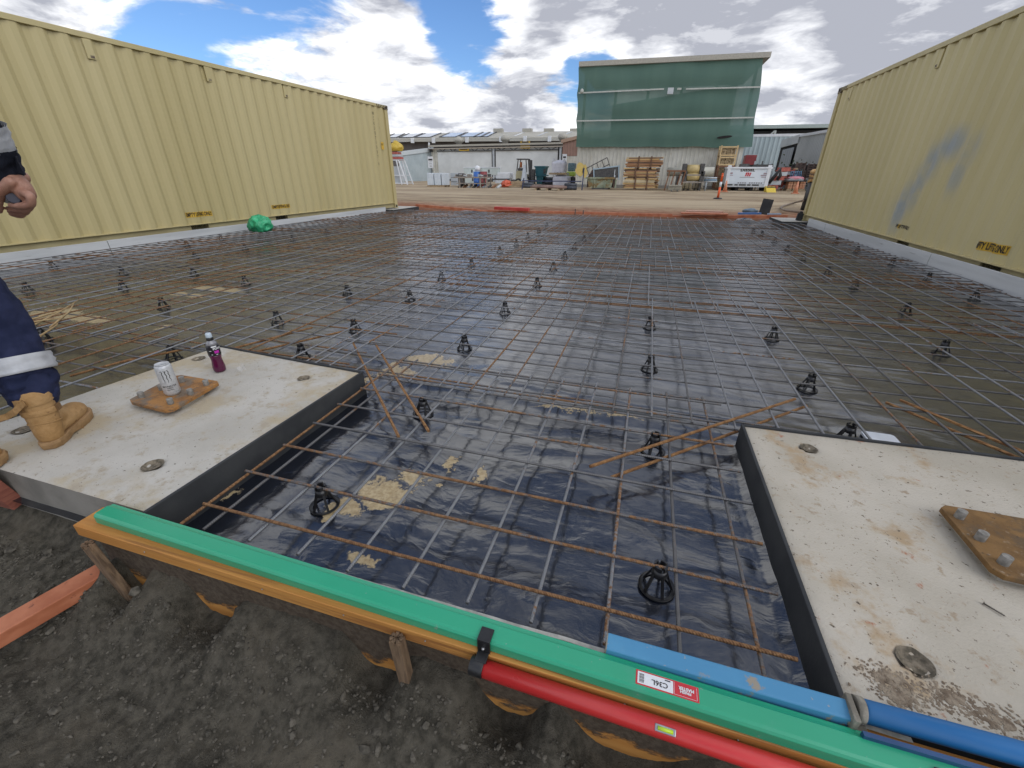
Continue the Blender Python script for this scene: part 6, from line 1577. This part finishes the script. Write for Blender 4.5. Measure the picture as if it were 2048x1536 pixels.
# bulk bags
BULK = mat('white_woven_bag', C(.56, .56, .62), C(.66, .66, .71), rough=.7, scale=3, bump=.6, bscale=4)
for (u0, u1, v0, v1, lb, lift) in ((1103, 1137, 348, 372, 'lower white bulk bag standing on the ground', 0), (1101, 1130, 319, 345, 'upper white bulk bag on a pallet on the lower bag', 1)):
    xa, xb, Y, z1, z0 = rect(u0, u1, v0, v1, gyp(1120, 372))
    zb_ = 0 if not lift else z0; th = thing('bulk_bag', lb, 'bulk bag', ((xa + xb) / 2, Y + .8, zb_))
    if lift: pallet(th, xa - .15, xb + .15, Y, Y + 1.5, zb_ - .18, h=.16)
    n = 32; mb = MB(); vs = []; rows_ = 12
    for j in range(rows_ + 1):
        s_ = j / rows_; zz_ = zb_ + (z1 - zb_) * s_
        sq = 1 if s_ < .75 else max(.02, 1 - (s_ - .75) / .25)
        for i in range(n):
            an = 6.2832 * i / n; c_, s2 = math.cos(an), math.sin(an); k_ = 1 / max(abs(c_), abs(s2)) ** .75
            rx = (xb - xa) / 2 * k_ * (1 + .06 * math.sin(s_ * 3.1)) * (sq ** .6) * (1 + .05 * noise.noise(Vector((c_ * 2, s2 * 2, s_ * 4 + u0))))
            vs.append(((xa + xb) / 2 + rx * c_ * .92, Y + .8 + .75 * k_ * s2 * (sq ** .6), zz_))
    mb.add(vs, [(j * n + i, j * n + (i + 1) % n, (j + 1) * n + (i + 1) % n, (j + 1) * n + i) for j in range(rows_) for i in range(n)] + [tuple(range(rows_ * n, rows_ * n + n))], True); mb.build('bag', BULK, th)
    for x in (xa + .2, xb - .2): MB().tube([(x - .15, Y + .3, z1 * .78 + zb_ * .22), (x, Y + .4, z1 + .1), (x + .15, Y + .5, z1 * .78 + zb_ * .22)], .04, 6).build('lifting_loop', BULK, th)
# lime machine behind
xa, xb, Y, z1, z0 = rect(1131, 1148, 326, 370, 52)
LIME = mat('lime_paint', C(.28, .40, .04), C(.36, .48, .08), rough=.45)
th = thing('lime_machine', 'lime green machine partly hidden behind the bulk bags', 'machine', ((xa + xb) / 2, Y, 0))
MB().bb(xa, xb, Y, Y + 1.5, z1 * .38, z1 * .60).build('hood', LIME, th, bevel=.1); MB().bb(xa + .1, xb - .1, Y + .2, Y + 1.4, z1 * .62, z1).build('cab', mat('blue_glass', C(.06, .12, .14), C(.12, .2, .22), rough=.2), th, bevel=.08)
MB().bb(xa, xb, Y + .1, Y + 1.5, .15, z1 * .35).build('chassis', mat('red_chassis', C(.3, .06, .04), rough=.6), th, bevel=.05)
for x in (xa + .3, xb - .2): MB().cyl((x, Y - .1, .4), (x, Y + .2, .4), .4, n=18).build('wheel', BLKP, th)
# pipe bundle, black drain coil, low rail
xa, xb, Y, z1, z0 = rect(1063, 1130, 370, 380.5)
th = thing('pipe_bundle', 'bundle of brown pipes lying in front of the bulk bags', 'pipes', ((xa + xb) / 2, Y, 0))
BRP = mat('brown_pipe', C(.16, .10, .085), C(.24, .16, .13), rough=.6, scale=3)
for k in range(7): MB().cyl((xa + .1 * (k % 3), Y + .16 * k - .3, .22 + .05 * (k % 2)), (xb - .15 * (k % 2), Y + .16 * k - .3, .2 + .05 * (k % 2)), .085, n=10).build('pipe', BRP, th)
for x in (xa + .4, (xa + xb) / 2, xb - .4): MB().bb(x - .06, x + .06, Y - .5, Y + 1.0, 0, .11).build('bearer', PALW, th)
for (u0, u1, v0, v1, lb) in ((1083, 1104, 356, 370, 'dark heap of drain pipe behind the brown pipes'), (1128, 1152, 368, 380, 'dark grey roll lying at the corner of the green building'), (1044, 1066, 366, 376, 'dark rubber roll lying beside the wheelie bin')):
    xa, xb, Y, z1, z0 = rect(u0, u1, v0, v1); th = thing('drain_pipe_roll', lb, 'pipe', ((xa + xb) / 2, Y, 0)); r = max(.12, z1 / 3)
    for k, (dy, zz_) in enumerate(((0, r), (2 * r, r), (r, r * 2.4))):
        o = MB().cyl((xa, Y + dy, zz_), (xb, Y + dy + .1, zz_), r, n=14).build('pipe', mat('dark_poly_pipe', C(.035, .04, .05), C(.06, .065, .08), rough=.5), th)
        sub(MB().cyl((xa - .01, Y + dy, zz_), (xa - .002, Y + dy, zz_), r * .6, n=14), 'pipe_end', LGREY if u0 == 1083 else DARK, o)
RLB = mat('navy_rail', C(.03, .04, .09), C(.05, .06, .12), rough=.5)
Y = 33.5; p0, p1 = at(1044, 361.5, y=Y), at(1163, 363, y=Y)
th = thing('barrier_rail', 'thin navy rail on posts across the pipes and bags', 'barrier', ((p0.x + p1.x) / 2, Y, 0))
MB().beam(p0, p1, .05, .07).build('rail', RLB, th)
for u, v in ((1044, 356), (1164, 336)): q = at(u, v, y=Y); xq = at(u, 378, y=Y).x; MB().beam((xq, Y, 0), (q.x + .15, Y, q.z), .07, .07).build('post', RLB, th)
# skip bin
xa, xb, Y, z1, z0 = rect(1173, 1226, 339, 379)
SKIP = mat('worn_green_skip', C(.20, .24, .16), C(.30, .33, .24), rough=.7, scale=2, spots=[(2.2, .48, .58, C(.22, .15, .06)), (5, .6, .66, C(.10, .06, .03))])
th = thing('skip_bin', 'worn green scrap skip left of the timber stacks', 'skip', ((xa + xb) / 2, Y, 0))
zr = at(1200, 356, y=Y).z
MB().add([(xa + .15, Y, .12), (xb - .15, Y, .12), (xb - .05, Y, zr), (xa, Y, zr), (xa + .15, Y + 1.8, .12), (xb - .15, Y + 1.8, .12), (xb, Y + 1.8, z1), (xa + .1, Y + 1.8, z1)], [(0, 1, 2, 3), (0, 4, 5, 1)]).build('front_panel', SKIP, th)
MB().add([(xa + .1, Y + 1.8, .12), (xb, Y + 1.8, .12), (xb, Y + 1.8, z1), (xa + .1, Y + 1.8, z1), (xb - .02, Y, .12), (xb - .02, Y, zr), (xa, Y, .12), (xa, Y, zr)], [(0, 1, 2, 3), (4, 1, 2, 5), (6, 0, 3, 7)]).build('rear_panels', mat('skip_inside', C(.11, .07, .055), C(.16, .10, .08), rough=.8), th)
MB().beam((xa - .12, Y - .03, zr), (xb + .05, Y - .03, zr), .14, .12).build('rim', SKIP, th); MB().beam((xb, Y, zr), (xb, Y + 1.8, z1), .08, .08).beam((xb, Y, zr), (xb, Y, z1), .05, .05).build('side_rail', LGREY, th)
MB().bb(xa + .4, xb - .4, Y - .05, Y + 1.8, 0, .11).build('skid', STEELD, th)
for k in range(3): MB().box((xa + .6 + .8 * k, Y - .04, zr * .5), (.1, .06, zr * .75)).build('rib', SKIP, th)
cg = Vector(((xa + xb) / 2 - .25, Y + .9, zr + .55)); fr_ = thing('steel_cage', 'black steel cage frame sticking up out of the skip', 'scrap', cg)
R_ = Matrix.Rotation(-.45, 3, 'Y')
for k in range(5):
    a, b2 = R_ @ Vector((-.85 + .42 * k, 0, -.5)), R_ @ Vector((-.85 + .42 * k, 0, .55)); MB().beam(cg + a, cg + b2, .07, .05).build('bar', STEELD, fr_)
for z in (-.5, .05, .55): MB().beam(cg + R_ @ Vector((-.85, 0, z)), cg + R_ @ Vector((.85, 0, z)), .07, .06).build('rail', STEELD, fr_)
cg = Vector(((xa + xb) / 2 + .35, Y + .5, zr + .3)); fr_ = thing('discarded_door', 'dark panel with a pale blue frame tilted in the skip', 'scrap', cg)
MB().box(cg, (1.9, .06, .75), Matrix.Rotation(-.12, 3, 'Y')).build('panel', STEELD, fr_)
for (dx, dz, sx_, sz_) in ((-.95, 0, .08, .85), (.95, .05, .08, .95), (0, .42, 1.95, .08)): MB().box(cg + Vector((dx, -.05, dz)), (sx_, .05, sz_), Matrix.Rotation(-.12, 3, 'Y')).build('frame', mat('pale_blue_frame', C(.35, .45, .52), rough=.5), fr_)
# timber dunnage bundles
DUN = [mat('dunnage_%d' % k, c1, c2, rough=.8, scale=4, aniso=(.3, 3, 3)) for k, (c1, c2) in enumerate(((C(.48, .31, .13), C(.58, .40, .19)), (C(.34, .17, .08), C(.42, .24, .12)), (C(.52, .42, .25), C(.60, .50, .32)), (C(.13, .075, .05), C(.2, .12, .08))))]
Yt = gyp(1285, 380)
rt = random.Random(21)
for (v0, v1, ua, ub, lb, nl_) in ((353, 376.5, 1247, 1314, 'lowest bundle of pale yellow timber dunnage', 7), (336, 354, 1247, 1316, 'middle bundle of brown and yellow timber dunnage', 6), (314, 334, 1253, 1324, 'top bundle of orange timber dunnage', 6)):
    xa, xb, Y, z1, z0 = rect(ua, ub, v0, v1, Yt); z0 = at(1285, v1, y=Yt).z
    th = thing('timber_bundle', lb, 'timber', ((xa + xb) / 2, Yt + .6, z0)); hz = (z1 - z0) / nl_
    for k in range(nl_):
        for j in range(4):
            mt = DUN[rt.choice((0, 0, 2, 1, 3) if v0 > 350 else ((0, 2, 1, 3) if v0 > 335 else (1, 1, 0, 2, 3)))]
            z = z0 + hz * (k + .5); L0 = xa + rt.uniform(-.12, .25); L1 = xb + rt.uniform(-.3, .1)
            MB().beam((L0, Yt + .3 * j, z + rt.uniform(-.03, .03)), (L1, Yt + .3 * j, z + rt.uniform(-.03, .03)), .2, hz * .78).build('plank', mt, th)
    for x in (xa + (xb - xa) * .33, xa + (xb - xa) * .68): MB().bb(x - .05, x + .05, Yt - .16, Yt - .11, z0, z1 + .05).build('strap', mat('brown_strap', C(.12, .06, .035), C(.16, .09, .05), rough=.7), th); MB().bb(x - .08, x + .08, Yt - .1, Yt + 1.0, z0 - .15, z0 - .0).build('bearer', DUN[3], th)
# pipe racks, rollers and crates right of the timber
Yp = gyp(1380, 382)
PIPE = mat('grey_pipe', C(.38, .37, .31), C(.46, .45, .39), rough=.5, scale=2)
p0, p1 = at(1335, 344, y=Yp + 1.5), at(1428, 340, y=Yp + 1.5)
th = thing('large_pipe', 'long pale grey pipe lying along the cream wall', 'pipe', ((p0.x + p1.x) / 2, Yp + 1.5, 0))
MB().cyl((p0.x, Yp + 1.5, p0.z), (p1.x, Yp + 1.5, p0.z + .05), .30, n=22).build('pipe', PIPE, th); MB().cyl((p0.x, Yp + 2.1, p0.z), (p1.x, Yp + 2.1, p0.z + .05), .30, n=22).build('pipe', PIPE, th)
for x in (p0.x + .8, p1.x - .8): MB().bb(x - .08, x + .08, Yp + 1.1, Yp + 2.5, 0, p0.z - .3).build('support', STEELD, th)
ROLY = mat('ochre_roll', C(.42, .31, .12), C(.50, .39, .18), rough=.5, scale=3)
for (v, lb) in ((338.5, 'upper ochre roller in a grey cradle on the pipes'), (353, 'lower ochre roller in a grey cradle below')):
    c_ = at(1386, v, y=Yp + .5); th = thing('conveyor_roller', lb, 'roller', (c_.x, Yp + .5, c_.z - .3))
    MB().cyl((c_.x - .42, Yp + .5, c_.z), (c_.x + .42, Yp + .5, c_.z), .30, n=22).build('drum', ROLY, th)
    for sg_ in (-1, 1): MB().bb(c_.x + sg_ * .45 - (.3 if sg_ < 0 else 0), c_.x + sg_ * .45 + (.3 if sg_ > 0 else 0), Yp + .2, Yp + .8, c_.z - .32, c_.z + .36).build('cradle', STEELD, th, bevel=.03)
    MB().bb(c_.x - .8, c_.x + .8, Yp + .2, Yp + .8, c_.z - .42, c_.z - .33).build('base', BEN, th)
for (u0, u1, v0, v1, mt, lb) in ((1363, 1382, 364, 381, mat('cream_bale', C(.50, .43, .28), C(.58, .51, .36), rough=.7), 'strapped cream bale on the left of two'), (1384, 1405, 364, 381, mat('cream_bale2', C(.46, .41, .32), C(.54, .49, .4), rough=.7), 'strapped cream bale on the right of two'), (1406, 1424, 363, 377, ROLY, 'small yellow strapped bundle beyond the cream bales'), (1336, 1362, 370, 383, mat('grey_timber', C(.30, .28, .22), C(.38, .36, .29), rough=.8), 'low grey timber pallet stack at the left of the bales')):
    xa, xb, Y, z1, z0 = rect(u0, u1, v0, v1); th = thing('strapped_bale', lb, 'bale', ((xa + xb) / 2, Y, 0))
    if u0 == 1336:
        for k in range(4): MB().bb(xa, xb, Y - .2, Y + .9, .08 + k * z1 / 4.6, .06 + (k + .8) * z1 / 4.6).build('board', mt, th)
    else: MB().cyl((xa, Y + .3, z1 * .55), (xb, Y + .3, z1 * .55), z1 * .46, n=10, smooth=False).build('bale', mt, th, bevel=.04)
    for k in (.25, .7): x = xa + (xb - xa) * k; MB().bb(x - .03, x + .03, Y - .25, Y + .9, .0, .09).build('runner', STEELD, th); MB().cyl((x - .02, Y + .3, z1 * .55), (x + .02, Y + .3, z1 * .55), z1 * .47, n=10).build('band', STEELD, th)
xa, xb, Y, z1, z0 = rect(1329, 1360, 342, 376, Yp + .2)
th = thing('steel_stand', 'rusty steel stand supporting the long grey pipe', 'stand', ((xa + xb) / 2, Y, 0))
for x in (xa, xa + .35, xb - .3, xb): MB().beam((x, Y, 0), (x + .2, Y, z1), .08, .08).build('post', RUSTS, th)
MB().bb(xa, xb + .2, Y - .05, Y + .05, z1 - .05, z1 + .05).build('cross_bar', RUSTS, th); MB().bb(xa + .7, xb - .3, Y - .1, Y + .3, z1 * .45, z1 * .82).build('dark_box', STEELD, th)
for k, (v, mt) in enumerate(((356, LGREY), (360, mat('blue_rail', C(.2, .3, .4), rough=.5)), (363, LGREY))):
    p0, p1 = at(1408, v, y=Yp + 1), at(1434, v, y=Yp + 1); tag(MB().cyl(p0, p1, .05, n=8).cyl((p0.x + .2, p0.y, 0), (p0.x + .2, p0.y, p0.z), .03, n=6).build('thin_rail', mt, loc=p0), ('upper thin pipe beside the stillage tower', 'middle bluish thin pipe beside the stillage tower', 'lower thin pipe beside the stillage tower')[k], 'pipe')
# tower of stillages filled with short timber
Yq = 38.9; PINEF = mat('pale_pine_frame', C(.50, .35, .17), C(.58, .43, .23), rough=.7)
for k, (v0, v1, ua, ub) in enumerate(((294, 312, 1440, 1472), (315, 331, 1437, 1468), (333, 354, 1433, 1464), (356, 378, 1428, 1460))):
    xa, xb, Y, z1, z0 = rect(ua, ub, v0, v1, Yq); z0 = max(0.05, at((ua + ub) / 2, v1, y=Yq).z)
    th = thing('stillage', ('topmost stillage of cut timber in the tower', 'second stillage of cut timber from the top', 'third stillage from the top, partly behind the tank', 'bottom stillage of the tower beside the bollard')[k], 'stillage', ((xa + xb) / 2, Yq, z0))
    fm = PINEF if k < 2 else RUSTS
    for x in (xa, xb):
        for y in (0, 1.1): MB().bb(x - .05, x + .05, Yq + y - .05, Yq + y + .05, z0, z1 + .1).build('post', fm, th)
    for z in (z0 + .05, z1): MB().bb(xa, xb, Yq - .06, Yq + .04, z - .05, z + .05).build('rail', fm, th)
    MB().bb(xa, xb, Yq, Yq + 1.1, z0, z0 + .06).build('floor', DUN[3], th)
    mb = MB(); nxk = 11; nzk = max(4, int((z1 - z0) / .14))
    for i in range(nxk):
        for j in range(nzk):
            x = xa + .1 + (xb - xa - .2) * (i + .5) / nxk + rt.uniform(-.04, .04); z = z0 + .1 + (z1 - z0 - .15) * (j + .5) / nzk
            mb.cyl((x, Yq + rt.uniform(.02, .14), z), (x, Yq + 1.0, z), rt.uniform(.045, .075), n=6, smooth=False)
    tag(mb.build('cut_timber_ends', (DUN[3], mat('cut_ends', C(.26, .19, .11), C(.44, .34, .2), rough=.8, scale=30))[1 if k < 2 else 1], th), kind='stuff')
# diesel tank
xa, xb, Y, z1, z0 = rect(1447, 1533, 334, 378, 37.6)
TANKW = mat('white_tank', C(.62, .68, .73), C(.69, .74, .78), rough=.4, scale=.8)
dt = thing('fuel_tank', 'white diesel storage tank with red emblem', 'fuel tank', ((xa + xb) / 2, Y + 1.1, 0))
MB().bb(xa, xb, Y, Y + 2.2, .42, z1 - .12).build('tank_body', TANKW, dt, bevel=.04); MB().bb(xa - .06, xb + .06, Y - .06, Y + 2.26, z1 - .12, z1).build('top_rim', WHITEP, dt, bevel=.02)
for x in (xa + .12, xb - .12): MB().bb(x - .12, x + .12, Y - .05, Y + .15, .3, z1 + .12).build('corner_post', WHITEP, dt, bevel=.02)
MB().bb(xa, xb, Y - .04, Y + .1, .26, .50).build('base_skid', LGREY, dt); W_ = xb - xa
for (a0, a1) in ((.03, .19), (.235, .31), (.34, .50), (.53, .61), (.64, .80)): MB().bb(xa + W_ * a0, xa + W_ * a1, Y - .05, Y - .041, .36, .36 + .085).build('skid_slot', DARK, dt)
for k in (.0, .32, .66, 1.0): MB().bb(xa + W_ * k - .1, xa + W_ * k + .1, Y + .1, Y + 2.1, 0, .26).build('block', DARK, dt)
def ttext(body, size, a, z, mt, sx_=1.0, bold=0.0):
    return text_on(body, size, (xa + W_ * a, Y - .012, z), (1, 0, 0), (0, 0, 1), mt, 'lettering', dt, 1.1, bold, sx_)
H_ = z1; ttext('DIESEL', .24, .47, H_ * .87, INK, 1.25, .012)
for k in range(3): MB().yprism([(xa + W_ * .435 + .13 * k, H_ * .62), (xa + W_ * .435 + .13 * k + .09, H_ * .62), (xa + W_ * .435 + .13 * k + .13, H_ * .77), (xa + W_ * .435 + .13 * k + .04, H_ * .77)], Y - .014, Y - .006).build('emblem_stroke', STR, dt)
MB().yprism([(xa + W_ * .44, H_ * .75), (xa + W_ * .51, H_ * .75), (xa + W_ * .515, H_ * .775), (xa + W_ * .445, H_ * .775)], Y - .016, Y - .0065).build('emblem_stroke', STR, dt)
MB().bb(xa + W_ * .32, xa + W_ * .66, Y - .012, Y - .004, H_ * .565, H_ * .585).build('small_print', mat('grey_ink', C(.25, .25, .26), rough=.6), dt)
for (a, z, w, h_) in ((.08, .70, .35, .12), (.08, .635, .45, .04), (.90, .70, .3, .1), (.90, .635, .62, .07), (.90, .57, .5, .05)): MB().bb(xa + W_ * a - w / 2, xa + W_ * a + w / 2, Y - .012, Y - .004, H_ * z, H_ * z + h_).build('small_label', mat('label_mix', C(.30, .24, .26), C(.4, .3, .32), rough=.6), dt)
for k in range(11):
    if k in (4,): continue
    MB().bb(xa + W_ * .30 + k * .155, xa + W_ * .30 + k * .155 + .10, Y - .012, Y - .004, H_ * .285, H_ * .285 + .12).build('stencil_mark', mat('grey_ink', C(.25, .25, .26), rough=.6), dt)
MB().bb(xa, xb, Y - .012, Y - .002, H_ * .365, H_ * .375).build('seam', LGREY, dt); MB().bb(xa + .9, xa + 1.5, Y + .5, Y + 1.1, z1, z1 + .22).build('filler_box', STEELD, dt)
# red bin and dark racks behind the tank
xa, xb, Y, z1, z0 = rect(1488, 1510, 310, 330, 42.5); zz0 = at(1500, 330, y=42.5).z
th = thing('red_hopper', 'dark red steel hopper standing behind the tank', 'hopper', ((xa + xb) / 2, Y, 0))
MB().bb(xa, xb, Y, Y + 1, zz0, z1).build('hopper', mat('dark_red_paint', C(.24, .03, .035), C(.30, .05, .05), rough=.5, scale=2), th, bevel=.03); MB().bb(xa + .1, xb - .1, Y + .1, Y + .9, 0, zz0).build('stand', STEELD, th)
xa, xb, Y, z1, z0 = rect(1505, 1545, 322, 335, 41); zz0 = at(1525, 336, y=41).z
th = thing('post_rack', 'rack of dark upright posts behind the tank', 'rack', ((xa + xb) / 2, Y, 0))
for k in range(9): x = xa + (xb - xa) * k / 8; MB().beam((x, Y, 0), (x + .1, Y, z1 - .2 * (k % 3)), .08, .08).build('post', STEELD if k % 2 else LGREY, th)
MB().bb(xa, xb, Y - .1, Y + .1, zz0, zz0 + .25).build('rail', STEELD, th)
# racks of red and orange goods on the far right
REDF = mat('red_frame', C(.34, .07, .05), C(.42, .12, .09), rough=.6)
xa, xb, Y, z1, z0 = rect(1546, 1578, 338, 380, 40)
th = thing('red_pallet_rack', 'red pallet racking with mixed goods right of the tank', 'rack', ((xa + xb) / 2, Y, 0))
for x in (xa, (xa + xb) / 2, xb): MB().bb(x - .06, x + .06, Y, Y + .1, 0, z1).build('upright', REDF, th)
for k in range(6): z = z1 * (k + .6) / 6.2; MB().bb(xa, xb, Y - .02, Y + .9, z, z + .07).build('shelf', REDF if k % 2 else LGREY, th); [MB().bb(xa + .15 + j * .45, xa + .45 + j * .45, Y + .1, Y + .7, z + .08, z + .08 + rt.uniform(.12, .3)).build('goods', (REDF, LGREY, STEELD, PALW)[(j + k) % 4], th) for j in range(3)]
xa, xb, Y, z1, z0 = rect(1536, 1556, 338, 372, 38.5)
th = thing('hose_station', 'dark hose hanging over red boxes beside the tank', 'hose', ((xa + xb) / 2, Y, 0))
MB().tube([(xa, Y, z1 * .35), (xa + .3, Y, z1 * .7), (xa + .55, Y, z1), (xa + .65, Y, z1 * .7), (xa + .5, Y, z1 * .5)], .12, 8).build('hose', BLKP, th)
for k in range(5): MB().box((xa + .35 + .12 * k, Y + .3, .25 + .3 * k), (.7, .5, .26), .1 * k).build('red_box', REDF if k % 2 == 0 else LGREY, th)
# yellow ramp
xa, xb, Y, z1, z0 = rect(1530, 1553, 373, 385)
th = thing('yellow_ramp', 'yellow plastic wheel ramp in front of the tank corner', 'ramp', ((xa + xb) / 2, Y, 0))
YRM = mat('safety_yellow', C(.60, .42, .03), C(.66, .48, .06), rough=.5)
MB().xprism([(Y, 0), (Y + 1.0, 0), (Y + 1.0, z1), (Y + .75, z1)], xa + .1, xb).build('wedge', YRM, th, bevel=.03)
for k in (.3, .65): MB().box((xa + (xb - xa) * k + .1, Y + .62, z1 * .78), (.3, .1, .14)).build('grip_slot', STEELD, th)
# bollard and cones
ORG = mat('fluoro_orange', C(.72, .10, .02), C(.78, .13, .03), rough=.5)
cB = at(1435, 399, z=0); cB.y = 24.4; cB = at(1435, 399, y=24.4); cB.z = 0
th = thing('safety_bollard', 'orange traffic bollard with white band on the open yard', 'bollard', cB)
MB().lathe(cB, [(.20, 0), (.21, .02), (.19, .06), (.09, .07)], n=20).build('base', BLKP, th)
MB().lathe(cB, [(.055, .06), (.052, .55)], n=18).build('lower_tube', ORG, th); MB().lathe(cB, [(.0525, .55), (.052, .78)], n=18).build('reflective_band', WHITEP, th)
MB().lathe(cB, [(.052, .78), (.05, 1.02), (.065, 1.04), (.05, 1.06), (.04, 1.12), (.055, 1.14), (.02, 1.17)], n=18).build('top', ORG, th)
for (u, v0, v1, lb) in ((1449, 361, 384, 'faded orange cone just right of the tall bollard'), (1590, 363, 387.5, 'faded orange cone standing before the pallets')):
    q = at(u, v1, z=0); h_ = at(u, v0, y=q.y).z; th = thing('traffic_cone', lb, 'cone', q); FO = mat('faded_orange', C(.55, .20, .10), C(.60, .27, .16), rough=.6)
    MB().box(q + Vector((0, 0, .03)), (h_ * .55, h_ * .55, .05)).build('base', FO, th); MB().lathe(q, [(h_ * .20, .055), (h_ * .05, h_), (.01, h_)], n=18).build('cone', FO, th); MB().lathe(q, [(h_ * .142, h_ * .42), (h_ * .105, h_ * .66)], n=18).build('band', mat('dirty_white_band', C(.5, .46, .38), rough=.6), th)
# pallets of orange bricks, blue frames, pink sack, dark crates
OBR = mat('orange_block', C(.50, .22, .11), C(.60, .32, .19), rough=.7, scale=6)
Yb = gyp(1592, 382)
for (ua, ub, lb) in ((1574, 1583, 'left stack of orange blocks on the far right pallet'), (1584, 1595, 'middle stack of orange blocks on the far right pallet'), (1597, 1608, 'right stack of orange blocks on the far right pallet')):
    xa, xb, Y, z1, z0 = rect(ua, ub, 363, 380, Yb); th = thing('block_stack', lb, 'blocks', ((xa + xb) / 2, Y, 0)); pallet(th, xa - .05, xb + .05, Y, Y + .9, 0)
    nb = 4; hz = (z1 - .16) / nb
    for k in range(nb):
        for j in range(2): MB().bb(xa + (xb - xa) * j / 2 + .01, xa + (xb - xa) * (j + 1) / 2 - .01, Y + .02 * (k % 2), Y + .8, .16 + hz * k, .16 + hz * (k + .82)).build('block', OBR, th)
p0, p1 = at(1571, 361, y=Yb), at(1610, 359, y=Yb)
th = thing('board_stack', 'grey boards laid across the orange block stacks', 'boards', ((p0.x + p1.x) / 2, Yb, p0.z)); 
for k in range(3): MB().bb(p0.x + .1 * k, p1.x - .1 * k, Yb - .1, Yb + .9, p0.z + .07 * k - .05, p0.z + .07 * k).build('board', LGREY if k else STEELD, th)
q = at(1593, 357, y=Yb); tag(crumple((q.x, Yb + .2, q.z), (.55, .3, .14), 24, 12, .15, 1.5, 5).build('pink_sack', mat('pink_plastic', C(.62, .22, .26), C(.68, .3, .34), rough=.5), loc=q), 'pink sack lying on the grey boards', 'sack')
th = thing('tube_frames', 'blue steel tube frames stacked behind the pink sack', 'frames', at(1586, 350, y=Yb + .6))
for k in range(4): q = at(1580 + 4 * k, 357, y=Yb + .6); q1 = at(1583 + 4 * k, 343, y=Yb + .6); MB().tube([q, q1, q1 + Vector((.25, 0, 0)), q + Vector((.3, 0, 0))], .04, 6).build('frame', mat('steel_blue', C(.10, .22, .36), C(.14, .28, .42), rough=.5), th)
for (ua, ub, v0, v1, lb) in ((1591, 1612, 325, 338, 'dark slatted crate on top at the far right'), (1614, 1640, 327, 342, 'dark slatted crate next to the right container edge'), (1596, 1625, 341, 356, 'lower dark crate behind the pink sack')):
    Y = Yb + 2.0; p0, p1 = at(ua, v1, y=Y), at(ub, v0, y=Y); th = thing('slatted_crate', lb, 'crate', ((p0.x + p1.x) / 2, Y, p0.z)); h_ = p1.z - p0.z
    DKW = mat('dark_timber', C(.085, .06, .05), C(.14, .10, .085), rough=.8, scale=4)
    for k in range(4): MB().bb(p0.x, p1.x, Y, Y + .05, p0.z + h_ * k / 4, p0.z + h_ * (k + .7) / 4).build('slat', DKW, th)
    for x in (p0.x, (p0.x + p1.x) / 2, p1.x): MB().bb(x - .06, x + .06, Y - .06, Y, 0 if ua != 1591 else 0, p1.z).build('post', DKW, th)
    MB().bb(p0.x, p1.x, Y + .06, Y + 1.2, p0.z + .05, p1.z - .1).build('contents', DARK, th)
xq = at(1582, 352, y=Yb + 4); mb = MB(); rg = random.Random(4)
for k in range(500):
    c_ = Vector((xq.x + rg.gauss(0, .6), Yb + 4 + rg.gauss(0, .4), abs(rg.gauss(.9, .5)))); a = rg.uniform(0, 6.3); d_ = Vector((math.cos(a), math.sin(a), rg.uniform(-.5, .8))) * .16
    mb.add([c_, c_ + d_ * .5 + Vector((0, 0, .06)), c_ + d_, c_ + d_ * .5 - Vector((0, 0, .06))], [(0, 1, 2, 3)])
bu = thing('shrub', 'small grey-green shrub behind the orange block stacks', 'shrub', (xq.x, Yb + 4, 0)); tag(mb.build('foliage', mat('dusty_leaf', C(.05, .08, .035), C(.09, .12, .06), rough=.7), bu), kind='stuff'); MB().cyl((xq.x, Yb + 4, 0), (xq.x, Yb + 4, 1.0), .05, .02, n=6).build('stem', DUN[3], bu)
# black wrapped roll and brown hose by the right container
Yh = 17.6; p0 = at(1608, 421, y=Yh); zt_ = at(1614, 362, y=Yh).z; zt2 = at(1616, 343, y=Yh).z
th = thing('wrapped_roll', 'tall black wrapped roll with ochre straps behind the right container', 'roll', (p0.x + .25, Yh, 0)); p0.x -= .12
MB().tube([(p0.x + .25, Yh, 0), (p0.x + .28, Yh, zt_ * .5), (p0.x + .26, Yh, zt_)], .27, 18, [.25, .27, .25]).build('wrap', mat('black_wrap', C(.012, .012, .013), C(.03, .03, .032), rough=.45, scale=5, bump=.6, bscale=12), th)
for k in range(5): z = zt_ + (zt2 - zt_) * k / 4; MB().tube([(p0.x + .27 + .25 * math.cos(a), Yh + .25 * math.sin(a), z + .03 * math.sin(a * 2 + k)) for a in [6.2832 * i / 16 for i in range(17)]], .05, 6).build('strap', mat('ochre_strap', C(.34, .19, .06), C(.42, .26, .1), rough=.7) if k % 2 == 0 else OLDT, th)
MB().cyl((p0.x + .27, Yh, zt_), (p0.x + .27, Yh, zt2), .2, n=14).build('core', OLDT, th)
HOS = mat('brown_hose', C(.14, .10, .07), C(.22, .165, .12), rough=.6)
hp = [at(1606, 401, y=17.4), at(1590, 405, z=.05), at(1572, 410, z=.05), at(1562, 415, z=.05), at(1568, 420, z=.05), at(1590, 423, z=.05), at(1612, 425, z=.05), at(1640, 428, z=.05)]
sm = []
for i in range(len(hp) - 1):
    a, b_, c_, d_ = hp[max(i - 1, 0)], hp[i], hp[i + 1], hp[min(i + 2, len(hp) - 1)]
    for k in range(5):
        t_ = k / 5; sm.append(.5 * (2 * b_ + (c_ - a) * t_ + (2 * a - 5 * b_ + 4 * c_ - d_) * t_ ** 2 + (3 * b_ - a - 3 * c_ + d_) * t_ ** 3))
tag(MB().tube(sm, .035, 8).build('rubber_hose', HOS, loc=sm[0]), 'brown rubber hose looped on the ground by the right container', 'hose')
